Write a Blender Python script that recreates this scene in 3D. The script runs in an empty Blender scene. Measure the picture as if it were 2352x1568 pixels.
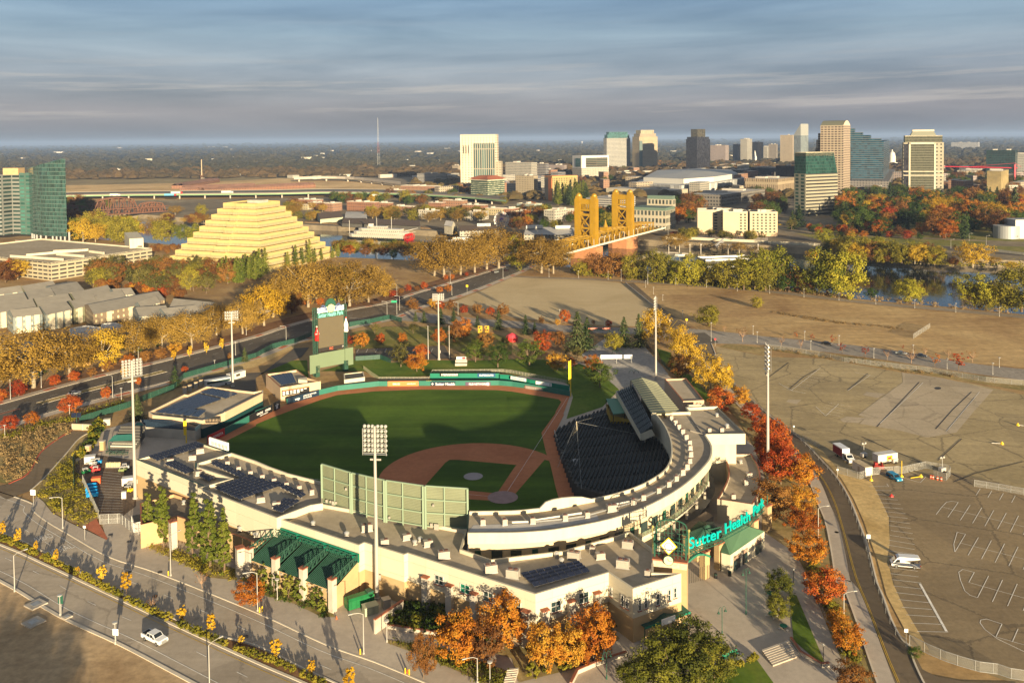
import bpy,bmesh,math,random
from mathutils import Vector,Matrix,Euler
from mathutils.geometry import tessellate_polygon,delaunay_2d_cdt
R=math.radians
rnd=random.Random(7)
scene=bpy.context.scene
col=scene.collection
FPX,HC,PITCH,ROLL=1980.0,100.0,R(2.0),-0.0095
cd=bpy.data.cameras.new("camera");cam=bpy.data.objects.new("camera",cd);col.objects.link(cam)
scene.camera=cam
cd.sensor_width=36.0;cd.lens=36.0*FPX/2352.0
cd.clip_start=1.0;cd.clip_end=120000.0
PPY=319.0+FPX*math.tan(PITCH)
cd.shift_y=(PPY-784.0)/2352.0
MROT=Matrix.Rotation(math.pi/2-PITCH,3,'X')@Matrix.Rotation(ROLL,3,'Z')
cam.rotation_euler=MROT.to_euler();cam.location=(0,0,HC)
SUN_EL,SUN_AZ=R(8.6),R(21.2)
sd=bpy.data.lights.new("sun",'SUN');sun=bpy.data.objects.new("sun",sd);col.objects.link(sun)
sd.energy=5.0;sd.angle=R(0.6);sd.color=(1.0,0.81,0.52)
to_sun=Vector((math.sin(SUN_AZ)*math.cos(SUN_EL),-math.cos(SUN_AZ)*math.cos(SUN_EL),math.sin(SUN_EL)))
sun.rotation_euler=to_sun.to_track_quat('Z','Y').to_euler();sun.location=(60,-150,160)
w=bpy.data.worlds.new("World");scene.world=w;w.use_nodes=True
def build_world():
 nt=w.node_tree;N=nt.nodes;L=nt.links;N.clear()
 out=N.new('ShaderNodeOutputWorld');bg=N.new('ShaderNodeBackground');bg.inputs[1].default_value=0.1
 sky=N.new('ShaderNodeTexSky');sky.sky_type='NISHITA';sky.sun_disc=False
 sky.sun_elevation=SUN_EL;sky.sun_rotation=math.pi-SUN_AZ;sky.altitude=100;sky.air_density=1.0;sky.dust_density=1.0
 tc=N.new('ShaderNodeTexCoord');sep=N.new('ShaderNodeSeparateXYZ');L.new(tc.outputs['Generated'],sep.inputs[0])
 def math_(op,a,b=None,c=None):
  n=N.new('ShaderNodeMath');n.operation=op
  for i,v in enumerate((a,b,c)):
   if v is None:continue
   if isinstance(v,(int,float)):n.inputs[i].default_value=v
   else:L.new(v,n.inputs[i])
  return n.outputs[0]
 z=sep.outputs[2]
 az=math_('ARCTAN2',sep.outputs[0],sep.outputs[1])
 tilt=math_('ADD',z,math_('MULTIPLY',az,-0.016))
 cv=N.new('ShaderNodeCombineXYZ');L.new(math_('MULTIPLY',az,2.2),cv.inputs[0]);L.new(math_('MULTIPLY',tilt,19.0),cv.inputs[1])
 n1=N.new('ShaderNodeTexNoise');n1.inputs['Scale'].default_value=1.3;n1.inputs['Detail'].default_value=9;n1.inputs['Roughness'].default_value=0.52
 n1.inputs['Distortion'].default_value=0.35;L.new(cv.outputs[0],n1.inputs['Vector'])
 cv2=N.new('ShaderNodeCombineXYZ');L.new(math_('MULTIPLY',az,4.0),cv2.inputs[0]);L.new(math_('MULTIPLY',tilt,80.0),cv2.inputs[1]);cv2.inputs[2].default_value=3.3
 n2=N.new('ShaderNodeTexNoise');n2.inputs['Scale'].default_value=1.0;n2.inputs['Detail'].default_value=8;n2.inputs['Roughness'].default_value=0.6
 L.new(cv2.outputs[0],n2.inputs['Vector'])
 def ramp(fac,stops):
  r=N.new('ShaderNodeValToRGB');L.new(fac,r.inputs[0]);e=r.color_ramp.elements
  while len(e)<len(stops):e.new(0.5)
  for el,(p,c)in zip(e,stops):el.position=p;el.color=(*c,1)
  return r.outputs[0]
 base=ramp(math_('MULTIPLY',z,2.0),[(0.0,(.52,.62,.84)),(.025,(.68,.76,.98)),(.07,(1.06,1.06,1.28)),(.15,(1.18,1.38,1.72)),(.235,(.96,1.36,1.80)),(.33,(.66,1.12,1.74)),(1.0,(.95,.98,1.06))])
 def mix(f,a,b,mode='MIX'):
  m=N.new('ShaderNodeMix');m.data_type='RGBA';m.blend_type=mode
  if isinstance(f,(int,float)):m.inputs[0].default_value=f
  else:L.new(f,m.inputs[0])
  for k,v in((6,a),(7,b)):
   if isinstance(v,tuple):m.inputs[k].default_value=(*v,1)
   else:L.new(v,m.inputs[k])
  return m.outputs[2]
 c1=ramp(n1.outputs[0],[(.34,(.66,.72,.79)),(.50,(1.,1.,1.)),(.66,(1.34,1.28,1.2))])
 body=mix(1.0,base,c1,'MULTIPLY')
 band=ramp(math_('MULTIPLY',z,10.0),[(.10,(0,0,0)),(.30,(1,1,1)),(.62,(1,1,1)),(.95,(.12,.12,.12))])
 s2=ramp(n2.outputs[0],[(.52,(0,0,0)),(.66,(1,1,1))])
 sf=N.new('ShaderNodeMix');sf.data_type='RGBA';sf.blend_type='MULTIPLY';sf.inputs[0].default_value=1
 L.new(band,sf.inputs[6]);L.new(s2,sf.inputs[7])
 sfv=N.new('ShaderNodeRGBToBW');L.new(sf.outputs[2],sfv.inputs[0])
 body=mix(math_('MULTIPLY',sfv.outputs[0],.5),body,(2.3,2.1,2.0))
 final=mix(0.93,sky.outputs[0],body)
 L.new(final,bg.inputs[0]);L.new(bg.outputs[0],out.inputs[0])
build_world()
scene.view_settings.view_transform='Standard';scene.view_settings.look='None'
scene.view_settings.exposure=1.33;scene.view_settings.gamma=1.0
scene.render.engine='CYCLES'
scene.cycles.use_denoising=True
scene.cycles.max_bounces=5;scene.cycles.diffuse_bounces=2;scene.cycles.glossy_bounces=3;scene.cycles.transmission_bounces=3
scene.cycles.volume_bounces=0;scene.cycles.caustics_reflective=False;scene.cycles.caustics_refractive=False
scene.cycles.sample_clamp_indirect=4.0
CROPS={}
for r_,y_ in((1,450),(2,1050),(3,1650),(4,2051)):
 for c_ in(1,2,3,4):CROPS[r_*10+c_]=((c_-1)*1024,y_,1024/2352)
CROPS['A']=(0,1380,600/2352);CROPS['B']=(1150,1150,500/2240);CROPS['C']=(900,1450,600/2352);CROPS['D']=(2500,1900,600/2352)
def q(k,x,y):
 x0,y0,s=CROPS[k];return((x0+x*s)/1.741497,(y0+y*s)/1.741497)
def ray(p):
 return MROT@Vector(((p[0]-1176.0)/FPX,(PPY-p[1])/FPX,-1.0))
def G(p,z=0.0):
 d=ray(p);t=(z-HC)/d.z;return Vector((d.x*t,d.y*t,z))
def GY(p,Y):
 d=ray(p);t=Y/d.y;return Vector((d.x*t,Y,HC+d.z*t))
def g(k,x,y,z=0.0):return G(q(k,x,y),z)
def gl(k,pts,z=0.0):return[G(q(k,*p),z)for p in pts]
def zat(base,topy,x=None):
 """height reached at pixel row topy straight above the world point base"""
 px=proj(base)[0]if x is None else x
 d=ray((px,topy));t=math.hypot(base.x,base.y)/math.hypot(d.x,d.y);return HC+d.z*t
MINV=MROT.transposed()
def proj(v):
 l=MINV@(Vector(v)-Vector((0,0,HC)));return(1176+FPX*l.x/-l.z,PPY-FPX*l.y/-l.z)
def mpp(v):return v.y/FPX
MATS={}
def P(name,c,rough=.7,metal=0.0,var=.0,scale=.5,c2=None,bump=0.0,emit=0,spec=.3,obj=False,detail=5,rough_n=.6,stretch=None):
 """plain surface with a noise variation between c and c2"""
 if name in MATS:return MATS[name]
 m=bpy.data.materials.new(name);m.use_nodes=True;nt=m.node_tree;N=nt.nodes;L=nt.links
 b=N['Principled BSDF'];b.inputs['Roughness'].default_value=rough;b.inputs['Metallic'].default_value=metal
 b.inputs['Specular IOR Level'].default_value=spec
 b.inputs['Base Color'].default_value=(*c,1)
 if var or c2:
  geo=N.new('ShaderNodeTexCoord' if obj else 'ShaderNodeNewGeometry');n=N.new('ShaderNodeTexNoise');n.inputs['Scale'].default_value=scale;n.inputs['Detail'].default_value=detail
  n.inputs['Roughness'].default_value=rough_n
  src=geo.outputs['Object' if obj else 'Position']
  if stretch:
   mp=N.new('ShaderNodeMapping');mp.inputs['Scale'].default_value=stretch[:3]
   if len(stretch)>3:mp.inputs['Rotation'].default_value=(0,0,stretch[3])
   L.new(src,mp.inputs[0]);src=mp.outputs[0]
  L.new(src,n.inputs['Vector'])
  r=N.new('ShaderNodeValToRGB');L.new(n.outputs[0],r.inputs[0])
  c2=c2 or tuple(min(1,x*(1+var))for x in c);c1=c if not var else tuple(x*(1-var)for x in c)
  r.color_ramp.elements[0].position=.32;r.color_ramp.elements[1].position=.68
  r.color_ramp.elements[0].color=(*c1,1);r.color_ramp.elements[1].color=(*c2,1)
  L.new(r.outputs[0],b.inputs['Base Color'])
  if bump:
   bp=N.new('ShaderNodeBump');bp.inputs['Strength'].default_value=bump;L.new(n.outputs[0],bp.inputs['Height']);L.new(bp.outputs[0],b.inputs['Normal'])
 if emit:
  b.inputs['Emission Color'].default_value=(*c,1);b.inputs['Emission Strength'].default_value=emit
 MATS[name]=m;return m
def nmath(nt,op,a,b=None,c=None):
 n=nt.nodes.new('ShaderNodeMath');n.operation=op
 for i,v in enumerate((a,b,c)):
  if v is None:continue
  if isinstance(v,(int,float)):n.inputs[i].default_value=v
  else:nt.links.new(v,n.inputs[i])
 return n.outputs[0]
def nmix(nt,f,a,b,mode='MIX'):
 m=nt.nodes.new('ShaderNodeMix');m.data_type='RGBA';m.blend_type=mode
 if isinstance(f,(int,float)):m.inputs[0].default_value=f
 else:nt.links.new(f,m.inputs[0])
 for k,v in((6,a),(7,b)):
  if isinstance(v,tuple):m.inputs[k].default_value=(*v,1)
  else:nt.links.new(v,m.inputs[k])
 return m.outputs[2]
def _af(name,cols,scale=.02,fine=.4,rough=.95,tracks=None,finevar=.25,crack=0):
 """bare earth / asphalt: three tones in big soft patches plus fine grain"""
 if name in MATS:return MATS[name]
 m=bpy.data.materials.new(name);m.use_nodes=True;nt=m.node_tree;N=nt.nodes;L=nt.links
 b=N['Principled BSDF'];b.inputs['Roughness'].default_value=rough;b.inputs['Specular IOR Level'].default_value=.12
 geo=N.new('ShaderNodeNewGeometry')
 n=N.new('ShaderNodeTexNoise');n.inputs['Scale'].default_value=scale;n.inputs['Detail'].default_value=8;n.inputs['Roughness'].default_value=.62;n.inputs['Distortion'].default_value=.6
 L.new(geo.outputs['Position'],n.inputs['Vector'])
 r=N.new('ShaderNodeValToRGB');L.new(n.outputs[0],r.inputs[0]);e=r.color_ramp.elements
 while len(e)<len(cols):e.new(.5)
 for i,c in enumerate(cols):e[i].position=.3+.4*i/max(1,len(cols)-1);e[i].color=(*c,1)
 n2=N.new('ShaderNodeTexNoise');n2.inputs['Scale'].default_value=fine;n2.inputs['Detail'].default_value=6;n2.inputs['Roughness'].default_value=.7
 L.new(geo.outputs['Position'],n2.inputs['Vector'])
 r2=N.new('ShaderNodeValToRGB');L.new(n2.outputs[0],r2.inputs[0]);e2=r2.color_ramp.elements
 e2[0].position=.3;e2[1].position=.7;e2[0].color=(*([1-finevar]*3),1);e2[1].color=(*([1+finevar]*3),1)
 out=nmix(nt,1.0,r.outputs[0],r2.outputs[0],'MULTIPLY')
 if tracks:
  ang,sc,amt=tracks
  mp=N.new('ShaderNodeMapping');mp.inputs['Rotation'].default_value=(0,0,ang);mp.inputs['Scale'].default_value=(.012,sc,1)
  L.new(geo.outputs['Position'],mp.inputs[0]);n3=N.new('ShaderNodeTexNoise');n3.inputs['Scale'].default_value=1;n3.inputs['Detail'].default_value=4;L.new(mp.outputs[0],n3.inputs['Vector'])
  r3=N.new('ShaderNodeValToRGB');L.new(n3.outputs[0],r3.inputs[0]);r3.color_ramp.elements[0].position=.35;r3.color_ramp.elements[1].position=.65
  r3.color_ramp.elements[0].color=(*([1-amt]*3),1);r3.color_ramp.elements[1].color=(*([1+amt]*3),1)
  out=nmix(nt,1.0,out,r3.outputs[0],'MULTIPLY')
 if crack:
  ad=N.new('ShaderNodeVectorMath');ad.operation='MULTIPLY_ADD';L.new(n2.outputs['Color'],ad.inputs[0]);ad.inputs[1].default_value=(3,3,0);L.new(geo.outputs['Position'],ad.inputs[2])
  vo=N.new('ShaderNodeTexVoronoi');vo.feature='DISTANCE_TO_EDGE';vo.inputs['Scale'].default_value=.05;L.new(ad.outputs[0],vo.inputs['Vector']);out=nmix(nt,nmath(nt,'MULTIPLY',nmath(nt,'LESS_THAN',vo.outputs['Distance'],.012),crack),out,(.05,.045,.04))
  v2=N.new('ShaderNodeTexVoronoi');v2.inputs['Scale'].default_value=.035;L.new(ad.outputs[0],v2.inputs['Vector']);bw=N.new('ShaderNodeRGBToBW');L.new(v2.outputs['Color'],bw.inputs[0]);out=nmix(nt,nmath(nt,'MULTIPLY',nmath(nt,'LESS_THAN',bw.outputs[0],.32),.16),out,(.08,.07,.06))
 L.new(out,b.inputs['Base Color']);MATS[name]=m;return m
def _ab(name,wall,glass,wx,wy,fx=.6,fy=.5,gmetal=.0,grough=.12,wall2=None,off=(0,0),rough=.75,lit=.0,gvar=.5,wmetal=0,skip=None):
 """windowed wall read from UVs in metres: bays wx wide, storeys wy high, the pane filling fx x fy of each"""
 if name in MATS:return MATS[name]
 m=bpy.data.materials.new(name);m.use_nodes=True;nt=m.node_tree;N=nt.nodes;L=nt.links
 wall=tuple(x*(.58 if wx!=6.2 else 1)for x in wall);b=N['Principled BSDF'];uv=N.new('ShaderNodeUVMap');s=N.new('ShaderNodeSeparateXYZ');L.new(uv.outputs[0],s.inputs[0])
 u=nmath(nt,'ADD',nmath(nt,'DIVIDE',s.outputs[0],wx),100+off[0]);v=nmath(nt,'ADD',nmath(nt,'DIVIDE',s.outputs[1],wy),100+off[1])
 def inside(x,f):
  if f>=1:return None
  d=nmath(nt,'ABSOLUTE',nmath(nt,'SUBTRACT',nmath(nt,'FRACT',x),.5));return nmath(nt,'LESS_THAN',d,f/2)
 a,c=inside(u,fx),inside(v,fy)
 mask=a if c is None else c if a is None else nmath(nt,'MULTIPLY',a,c)
 cid=N.new('ShaderNodeCombineXYZ');L.new(nmath(nt,'FLOOR',u),cid.inputs[0]);L.new(nmath(nt,'FLOOR',v),cid.inputs[1])
 wn=N.new('ShaderNodeTexWhiteNoise');wn.noise_dimensions='2D';L.new(cid.outputs[0],wn.inputs['Vector'])
 r=N.new('ShaderNodeValToRGB');L.new(wn.outputs['Value'],r.inputs[0]);e=r.color_ramp.elements
 e[0].color=(*[x*(1-gvar)for x in glass],1);e[1].color=(*[min(1,x*(1+gvar))for x in glass],1)
 geo=N.new('ShaderNodeNewGeometry');n=N.new('ShaderNodeTexNoise');n.inputs['Scale'].default_value=.06;n.inputs['Detail'].default_value=6;L.new(geo.outputs['Position'],n.inputs['Vector'])
 rr=N.new('ShaderNodeValToRGB');L.new(n.outputs[0],rr.inputs[0]);rr.color_ramp.elements[0].position=.3;rr.color_ramp.elements[1].position=.7
 w2=wall2 or tuple(x*.88 for x in wall);rr.color_ramp.elements[0].color=(*w2,1);rr.color_ramp.elements[1].color=(*wall,1)
 if mask is None:mask=nmath(nt,'ADD',1.0,0.0)
 L.new(nmix(nt,mask,rr.outputs[0],r.outputs[0]),b.inputs['Base Color'])
 L.new(nmath(nt,'ADD',nmath(nt,'MULTIPLY',mask,grough-rough),rough),b.inputs['Roughness'])
 L.new(nmath(nt,'ADD',nmath(nt,'MULTIPLY',mask,gmetal-wmetal),wmetal),b.inputs['Metallic'])
 b.inputs['Specular IOR Level'].default_value=.5
 bp=N.new('ShaderNodeBump');bp.inputs['Strength'].default_value=.6;bp.inputs['Distance'].default_value=.25;bp.invert=True
 L.new(mask,bp.inputs['Height']);L.new(bp.outputs[0],b.inputs['Normal'])
 MATS[name]=m;return m
def _av(name,c1,c2,c3,tint=.0):
 """foliage: leaf tone differs from sprig to sprig and from tree to tree"""
 if name in MATS:return MATS[name]
 m=bpy.data.materials.new(name);m.use_nodes=True;nt=m.node_tree;N=nt.nodes;L=nt.links
 b=N['Principled BSDF'];b.inputs['Roughness'].default_value=.75;b.inputs['Specular IOR Level'].default_value=.15
 tc=N.new('ShaderNodeTexCoord');oi=N.new('ShaderNodeObjectInfo')
 off=N.new('ShaderNodeVectorMath');off.operation='ADD';sc=nmath(nt,'MULTIPLY',oi.outputs['Random'],50.0)
 L.new(tc.outputs['Object'],off.inputs[0]);L.new(sc,off.inputs[1])
 n=N.new('ShaderNodeTexNoise');n.inputs['Scale'].default_value=.42;n.inputs['Detail'].default_value=5;n.inputs['Roughness'].default_value=.75;L.new(off.outputs[0],n.inputs['Vector'])
 f=nmath(nt,'ADD',n.outputs[0],nmath(nt,'MULTIPLY',nmath(nt,'SUBTRACT',oi.outputs['Random'],.5),.28))
 r=N.new('ShaderNodeValToRGB');L.new(f,r.inputs[0]);e=r.color_ramp.elements;e.new(.5)
 for el,p,c in zip(e,(.32,.5,.68),(c1,c2,c3)):el.position=p;el.color=(*c,1)
 L.new(r.outputs[0],b.inputs['Base Color'])
 tr=N.new('ShaderNodeBsdfTranslucent');L.new(r.outputs[0],tr.inputs[0]);mx=N.new('ShaderNodeMixShader');mx.inputs[0].default_value=.22
 L.new(b.outputs[0],mx.inputs[1]);L.new(tr.outputs[0],mx.inputs[2]);L.new(mx.outputs[0],N['Material Output'].inputs[0])
 MATS[name]=m;return m
def tag(o,label=None,cat=None,group=None,kind=None):
 if label:o['label']=label
 if cat:o['category']=cat
 if group:o['group']=group
 if kind:o['kind']=kind
 return o
def T(name,label,cat,loc=(0,0,0),group=None,rotz=0,link=True):
 o=bpy.data.objects.new(name,None);o.empty_display_size=.5
 if link:col.objects.link(o)
 o.location=loc;o.rotation_euler=(0,0,rotz);return tag(o,label,cat,group)
LINK=[True]
class MB:
 """collects shapes; build() links them as one mesh object"""
 def __init__(s):s.v=[];s.f=[];s.m=[];s.uv={}
 def face(s,pts,mi=0,uv=None):
  i=len(s.v);s.v.extend(tuple(p)for p in pts);s.f.append(tuple(range(i,i+len(pts))));s.m.append(mi)
  if uv:s.uv[len(s.f)-1]=uv
  return s
 def box(s,c,d,rz=0.0,mi=0,rot=None):
  M=rot if rot is not None else Matrix.Rotation(rz,3,'Z');c=Vector(c);hx,hy,hz=d[0]/2,d[1]/2,d[2]/2
  P8=[c+M@Vector((x,y,z))for z in(-hz,hz)for x,y in((-hx,-hy),(hx,-hy),(hx,hy),(-hx,hy))]
  i=len(s.v);s.v.extend(tuple(p)for p in P8)
  for f in((0,3,2,1),(4,5,6,7),(0,1,5,4),(1,2,6,5),(2,3,7,6),(3,0,4,7)):s.f.append(tuple(i+k for k in f));s.m.append(mi)
  return s
 def beam(s,a,b,wd,ht=None,mi=0):
  """square bar from a to b"""
  a,b=Vector(a),Vector(b);d=b-a;L=d.length
  if L<1e-6:return s
  x=d/L;up=Vector((0,0,1))if abs(x.z)<.95 else Vector((0,1,0));y=up.cross(x).normalized();z=x.cross(y)
  M=Matrix((x,y,z)).transposed();return s.box((a+b)/2,(L,wd,ht or wd),mi=mi,rot=M)
 def tube(s,a,b,r0,r1=None,n=8,mi=0,cap=True):
  a,b=Vector(a),Vector(b);r1=r0 if r1 is None else r1;d=(b-a)
  if d.length<1e-6:return s
  d.normalize();u=d.orthogonal().normalized();w_=d.cross(u);i=len(s.v)
  for c,r_ in((a,r0),(b,r1)):
   for k in range(n):
    t=2*math.pi*k/n;s.v.append(tuple(c+(u*math.cos(t)+w_*math.sin(t))*r_))
  for k in range(n):s.f.append((i+k,i+(k+1)%n,i+n+(k+1)%n,i+n+k));s.m.append(mi)
  if cap:s.f.append(tuple(i+n-1-k for k in range(n)));s.m.append(mi);s.f.append(tuple(i+n+k for k in range(n)));s.m.append(mi)
  return s
 def path(s,pts,r,n=6,mi=0):
  for a,b in zip(pts,pts[1:]):s.tube(a,b,r,n=n,mi=mi)
  return s
 def Lt_(s,prof,c=(0,0,0),n=16,mi=0,sx=1,sy=1):
  c=Vector(c);i=len(s.v);k_=len(prof)
  for r_,z in prof:
   for k in range(n):
    t=2*math.pi*k/n;s.v.append((c.x+r_*math.cos(t)*sx,c.y+r_*math.sin(t)*sy,c.z+z))
  for j in range(k_-1):
   for k in range(n):
    s.f.append((i+j*n+k,i+j*n+(k+1)%n,i+(j+1)*n+(k+1)%n,i+(j+1)*n+k));s.m.append(mi)
  s.f.append(tuple(i+n-1-k for k in range(n)));s.m.append(mi);s.f.append(tuple(i+(k_-1)*n+k for k in range(n)));s.m.append(mi);return s
 def cap(s,poly,z=None,mi=0,down=False):
  pts=[Vector((p[0],p[1],p[2]if z is None else z))for p in poly];flat=[Vector((p.x,p.y,0))for p in pts]
  tri=tessellate_polygon([flat]);i=len(s.v);s.v.extend(tuple(p)for p in pts)
  for t in tri:
   a,b,c=(flat[k]for k in t);up=(b-a).cross(c-a).z>0
   s.f.append(tuple(i+k for k in(t if up!=down else t[::-1])));s.m.append(mi)
  return s
 def wall(s,pts,z0,z1,mi=0,cs_=False,u0=0.0):
  """vertical faces under a line, with UVs in metres; z0/z1 numbers or per-point lists"""
  n=len(pts);u=u0
  for k in range(n if cs_ else n-1):
   a,b=pts[k],pts[(k+1)%n];L=math.hypot(b[0]-a[0],b[1]-a[1])
   za0,zb0=(z0[k],z0[(k+1)%n])if isinstance(z0,(list,tuple))else(z0,z0)
   za1,zb1=(z1[k],z1[(k+1)%n])if isinstance(z1,(list,tuple))else(z1,z1)
   s.face([(a[0],a[1],za0),(b[0],b[1],zb0),(b[0],b[1],zb1),(a[0],a[1],za1)],mi,[(u,za0),(u+L,zb0),(u+L,zb1),(u,za1)]);u+=L
  return s
 def Pz_(s,poly,z0,z1,mi=0,top=None,bottom=False):
  poly=ccw(poly);s.wall(poly,z0,z1,mi,cs_=True)
  s.cap(poly,z1,mi if top is None else top)
  if bottom:s.cap(poly,z0,mi,down=True)
  return s
 def parapet(s,poly,z,h=.9,t=.45,mi=0,cs_=True):
  """low wall standing round a roof edge"""
  poly=ccw(poly)if cs_ else poly;inn=_aT(poly,t,cs_)
  n=len(poly)
  for k in range(n if cs_ else n-1):
   j=(k+1)%n;a,b,c,d=poly[k],poly[j],inn[j],inn[k]
   s.face([(a[0],a[1],z),(b[0],b[1],z),(b[0],b[1],z+h),(a[0],a[1],z+h)],mi)
   s.face([(c[0],c[1],z),(d[0],d[1],z),(d[0],d[1],z+h),(c[0],c[1],z+h)],mi)
   s.face([(a[0],a[1],z+h),(b[0],b[1],z+h),(c[0],c[1],z+h),(d[0],d[1],z+h)],mi)
  return s
 def Bd_(s,name,mat,parent=None,smooth=False,label=None,lc_=False):
  me=bpy.data.meshes.new(name)
  off=Vector((0,0,0))if(parent is None or lc_)else parent.matrix_basis.translation.copy()
  p2=parent.parent if parent is not None and not lc_ else None
  while p2 is not None:off+=p2.matrix_basis.translation;p2=p2.parent
  vs=s.v if off.length==0 else[(x-off.x,y-off.y,z-off.z)for x,y,z in s.v]
  me.from_pydata(vs,[],s.f)
  for m in(mat if isinstance(mat,(list,tuple))else[mat]):me.materials.append(m)
  me.polygons.foreach_set('material_index',s.m)
  if s.uv:
   ul=me.uv_layers.new(name='UVMap')
   for fi,uvs in s.uv.items():
    st=me.polygons[fi].loop_start
    for k,t in enumerate(uvs):ul.data[st+k].uv=t
  if smooth:me.polygons.foreach_set('use_smooth',[True]*len(s.f))
  me.update();o=bpy.data.objects.new(name,me)
  if LINK[0]:col.objects.link(o)
  if parent is not None:o.parent=parent
  if label:o['label']=label
  return o
def ccw(p):
 a=sum(p[i][0]*p[(i+1)%len(p)][1]-p[(i+1)%len(p)][0]*p[i][1]for i in range(len(p)))
 return list(p)if a>0 else list(reversed(p))
def _aT(poly,t,cs_=True):
 n=len(poly);out=[]
 for i in range(n):
  p=Vector(poly[i][:2])
  a=Vector(poly[i-1][:2])if(cs_ or i>0)else None;b=Vector(poly[(i+1)%n][:2])if(cs_ or i<n-1)else None
  n1=Vector((-(p-a).y,(p-a).x)).normalized()if a is not None and(p-a).length>1e-6 else None
  n2=Vector((-(b-p).y,(b-p).x)).normalized()if b is not None and(b-p).length>1e-6 else None
  n1=n1 or n2;n2=n2 or n1;m=(n1+n2);L=max(.35,m.length/2)
  m=m.normalized()if m.length>1e-6 else n1
  out.append(Vector((p.x+m.x*t/L,p.y+m.y*t/L)))
 return out
def _aa(name,poly,z,mat,kind='structure',label=None,cat=None):
 o=MB().cap(poly,z).Bd_(name,mat)
 return tag(o,label,cat,None,kind)
def strip(a,b,z=None):
 """ribbon polygon between two lines"""
 return list(a)+list(reversed(b))
def _ae(pts,d):
 return[Vector((p[0],p[1],0))for p in _aT([Vector((p[0],p[1]))for p in pts],d,cs_=False)]
def _ao(pts,n=6):
 """Catmull-Rom through the points"""
 P_=[Vector(p)for p in pts];P_=[P_[0]*2-P_[1]]+P_+[P_[-1]*2-P_[-2]];out=[]
 for i in range(1,len(P_)-2):
  a,b,c,d=P_[i-1:i+3]
  for k in range(n):
   t=k/n;out.append(.5*((2*b)+(c-a)*t+(2*a-5*b+4*c-d)*t*t+(3*b-a-3*c+d)*t**3))
 out.append(P_[-2]);return out
def _ay(pts,step,start=0.0):
 """points and headings every step metres along a line"""
 out=[];dist=start;acc=0.0
 for a,b in zip(pts,pts[1:]):
  L=(b-a).length
  while dist<=acc+L and L>0:out.append((a+(b-a)*((dist-acc)/L),math.atan2((b-a).y,(b-a).x)));dist+=step
  acc+=L
 return out
def _bs(o,parent=None):
 c=o.copy();col.objects.link(c);c.parent=parent
 for ch in KIDS.get(o,()):_bs(ch,c)
 return c
KIDS={}
class proto:
 """while open, new objects stay unlinked: a pattern to be copied"""
 def __enter__(s):LINK[0]=False;return s
 def __exit__(s,*a):
  LINK[0]=True
  KIDS.clear()
  for o in bpy.data.objects:
   if o.parent:KIDS.setdefault(o.parent,[]).append(o)
def _aY(p,loc,rotz=0.0,sc=1.0,label=None,group=None,cat=None):
 o=_bs(p);o.location=loc;o.rotation_euler=(0,0,rotz)
 o.scale=sc if isinstance(sc,(tuple,list))else(sc,sc,sc)
 return tag(o,label,cat,group)
ORD="first second third fourth fifth sixth seventh eighth ninth tenth eleventh twelfth thirteenth fourteenth fifteenth sixteenth seventeenth eighteenth nineteenth twentieth".split()
TENS={2:'twenty',3:'thirty',4:'forty',5:'fifty',6:'sixty',7:'seventy'}
TENTH={3:'thirtieth',4:'fortieth',5:'fiftieth',6:'sixtieth',7:'seventieth'}
def nth(i):
 if i<20:return ORD[i]
 n=i+1
 return TENTH[n//10]if n%10==0 else TENS[n//10]+'-'+ORD[n%10-1]
def _bJ(s,size,depth=.02,align='CENTER',bold=0.0,slant=0.0,sp=1.0):
 c=bpy.data.curves.new('lettering','FONT');c.body=s;c.size=size;c.extrude=depth;c.align_x=align;c.align_y='CENTER';c.offset=bold;c.shear=slant;c.space_character=sp
 c.resolution_u=3
 o=bpy.data.objects.new('lettering',c);col.objects.link(o);bpy.context.view_layer.update()
 me=bpy.data.meshes.new_from_object(o.evaluated_get(bpy.context.evaluated_depsgraph_get()))
 bpy.data.objects.remove(o);bpy.data.curves.remove(c);return me
def _aG(s,parent,M,mat,size,depth=.03,width=None,name='lettering',bold=0.0,slant=0.0,height=None):
 """letters on the plane given by matrix M (x along the line, y up, z out), fitted to width"""
 me=_bJ(s,size,depth,bold=bold,slant=slant)
 xs=[v.co.x for v in me.vertices];wd=max(xs)-min(xs);cx=(max(xs)+min(xs))/2
 ys=[v.co.y for v in me.vertices];cy=(max(ys)+min(ys))/2;hh=max(ys)-min(ys)
 k=1.0 if not width else width/wd;ky=(height/hh)if height else(min(k,1.25)if width else 1.0)
 off=Vector((0,0,0));p2=parent
 while p2 is not None:off+=p2.matrix_basis.translation;p2=p2.parent
 for v in me.vertices:
  v.co=(M@Vector(((v.co.x-cx)*k,(v.co.y-cy)*ky,v.co.z)))-off
 me.materials.append(mat);me.name=name
 o=bpy.data.objects.new(name,me);col.objects.link(o);o.parent=parent;return o
def _aH(origin,xdir,up=(0,0,1),lift=.0):
 x=Vector(xdir).normalized();u=Vector(up);z=x.cross(u).normalized();y=z.cross(x)
 M=Matrix((x,y,z)).transposed().to_4x4();M.translation=Vector(origin)+z*lift;return M
_bK=_af('dry_earth',[(.26,.15,.07),(.40,.26,.115),(.52,.35,.16)],.03,.5,tracks=(R(25),.35,0.070))
_bL=_af('city_ground',[(.15,.12,.085),(.25,.20,.13),(.36,.29,.19)],.012,.1)
_bM=_af('dry_field',[(.30,.18,.08),(.48,.32,.145),(.62,.44,.21)],.012,.25,tracks=(R(-28),.18,0.100))
_bN=_af('gravel',[(.46,.35,.19),(.54,.42,.24),(.60,.475,.28)],.02,.8,finevar=.12,tracks=(R(-20),.3,0.030))
_bO=_af('worn_asphalt',[(.24,.175,.10),(.30,.225,.13),(.35,.265,.155)],.03,.9,finevar=.16,tracks=(R(48),.5,0.060),crack=.4)
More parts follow.
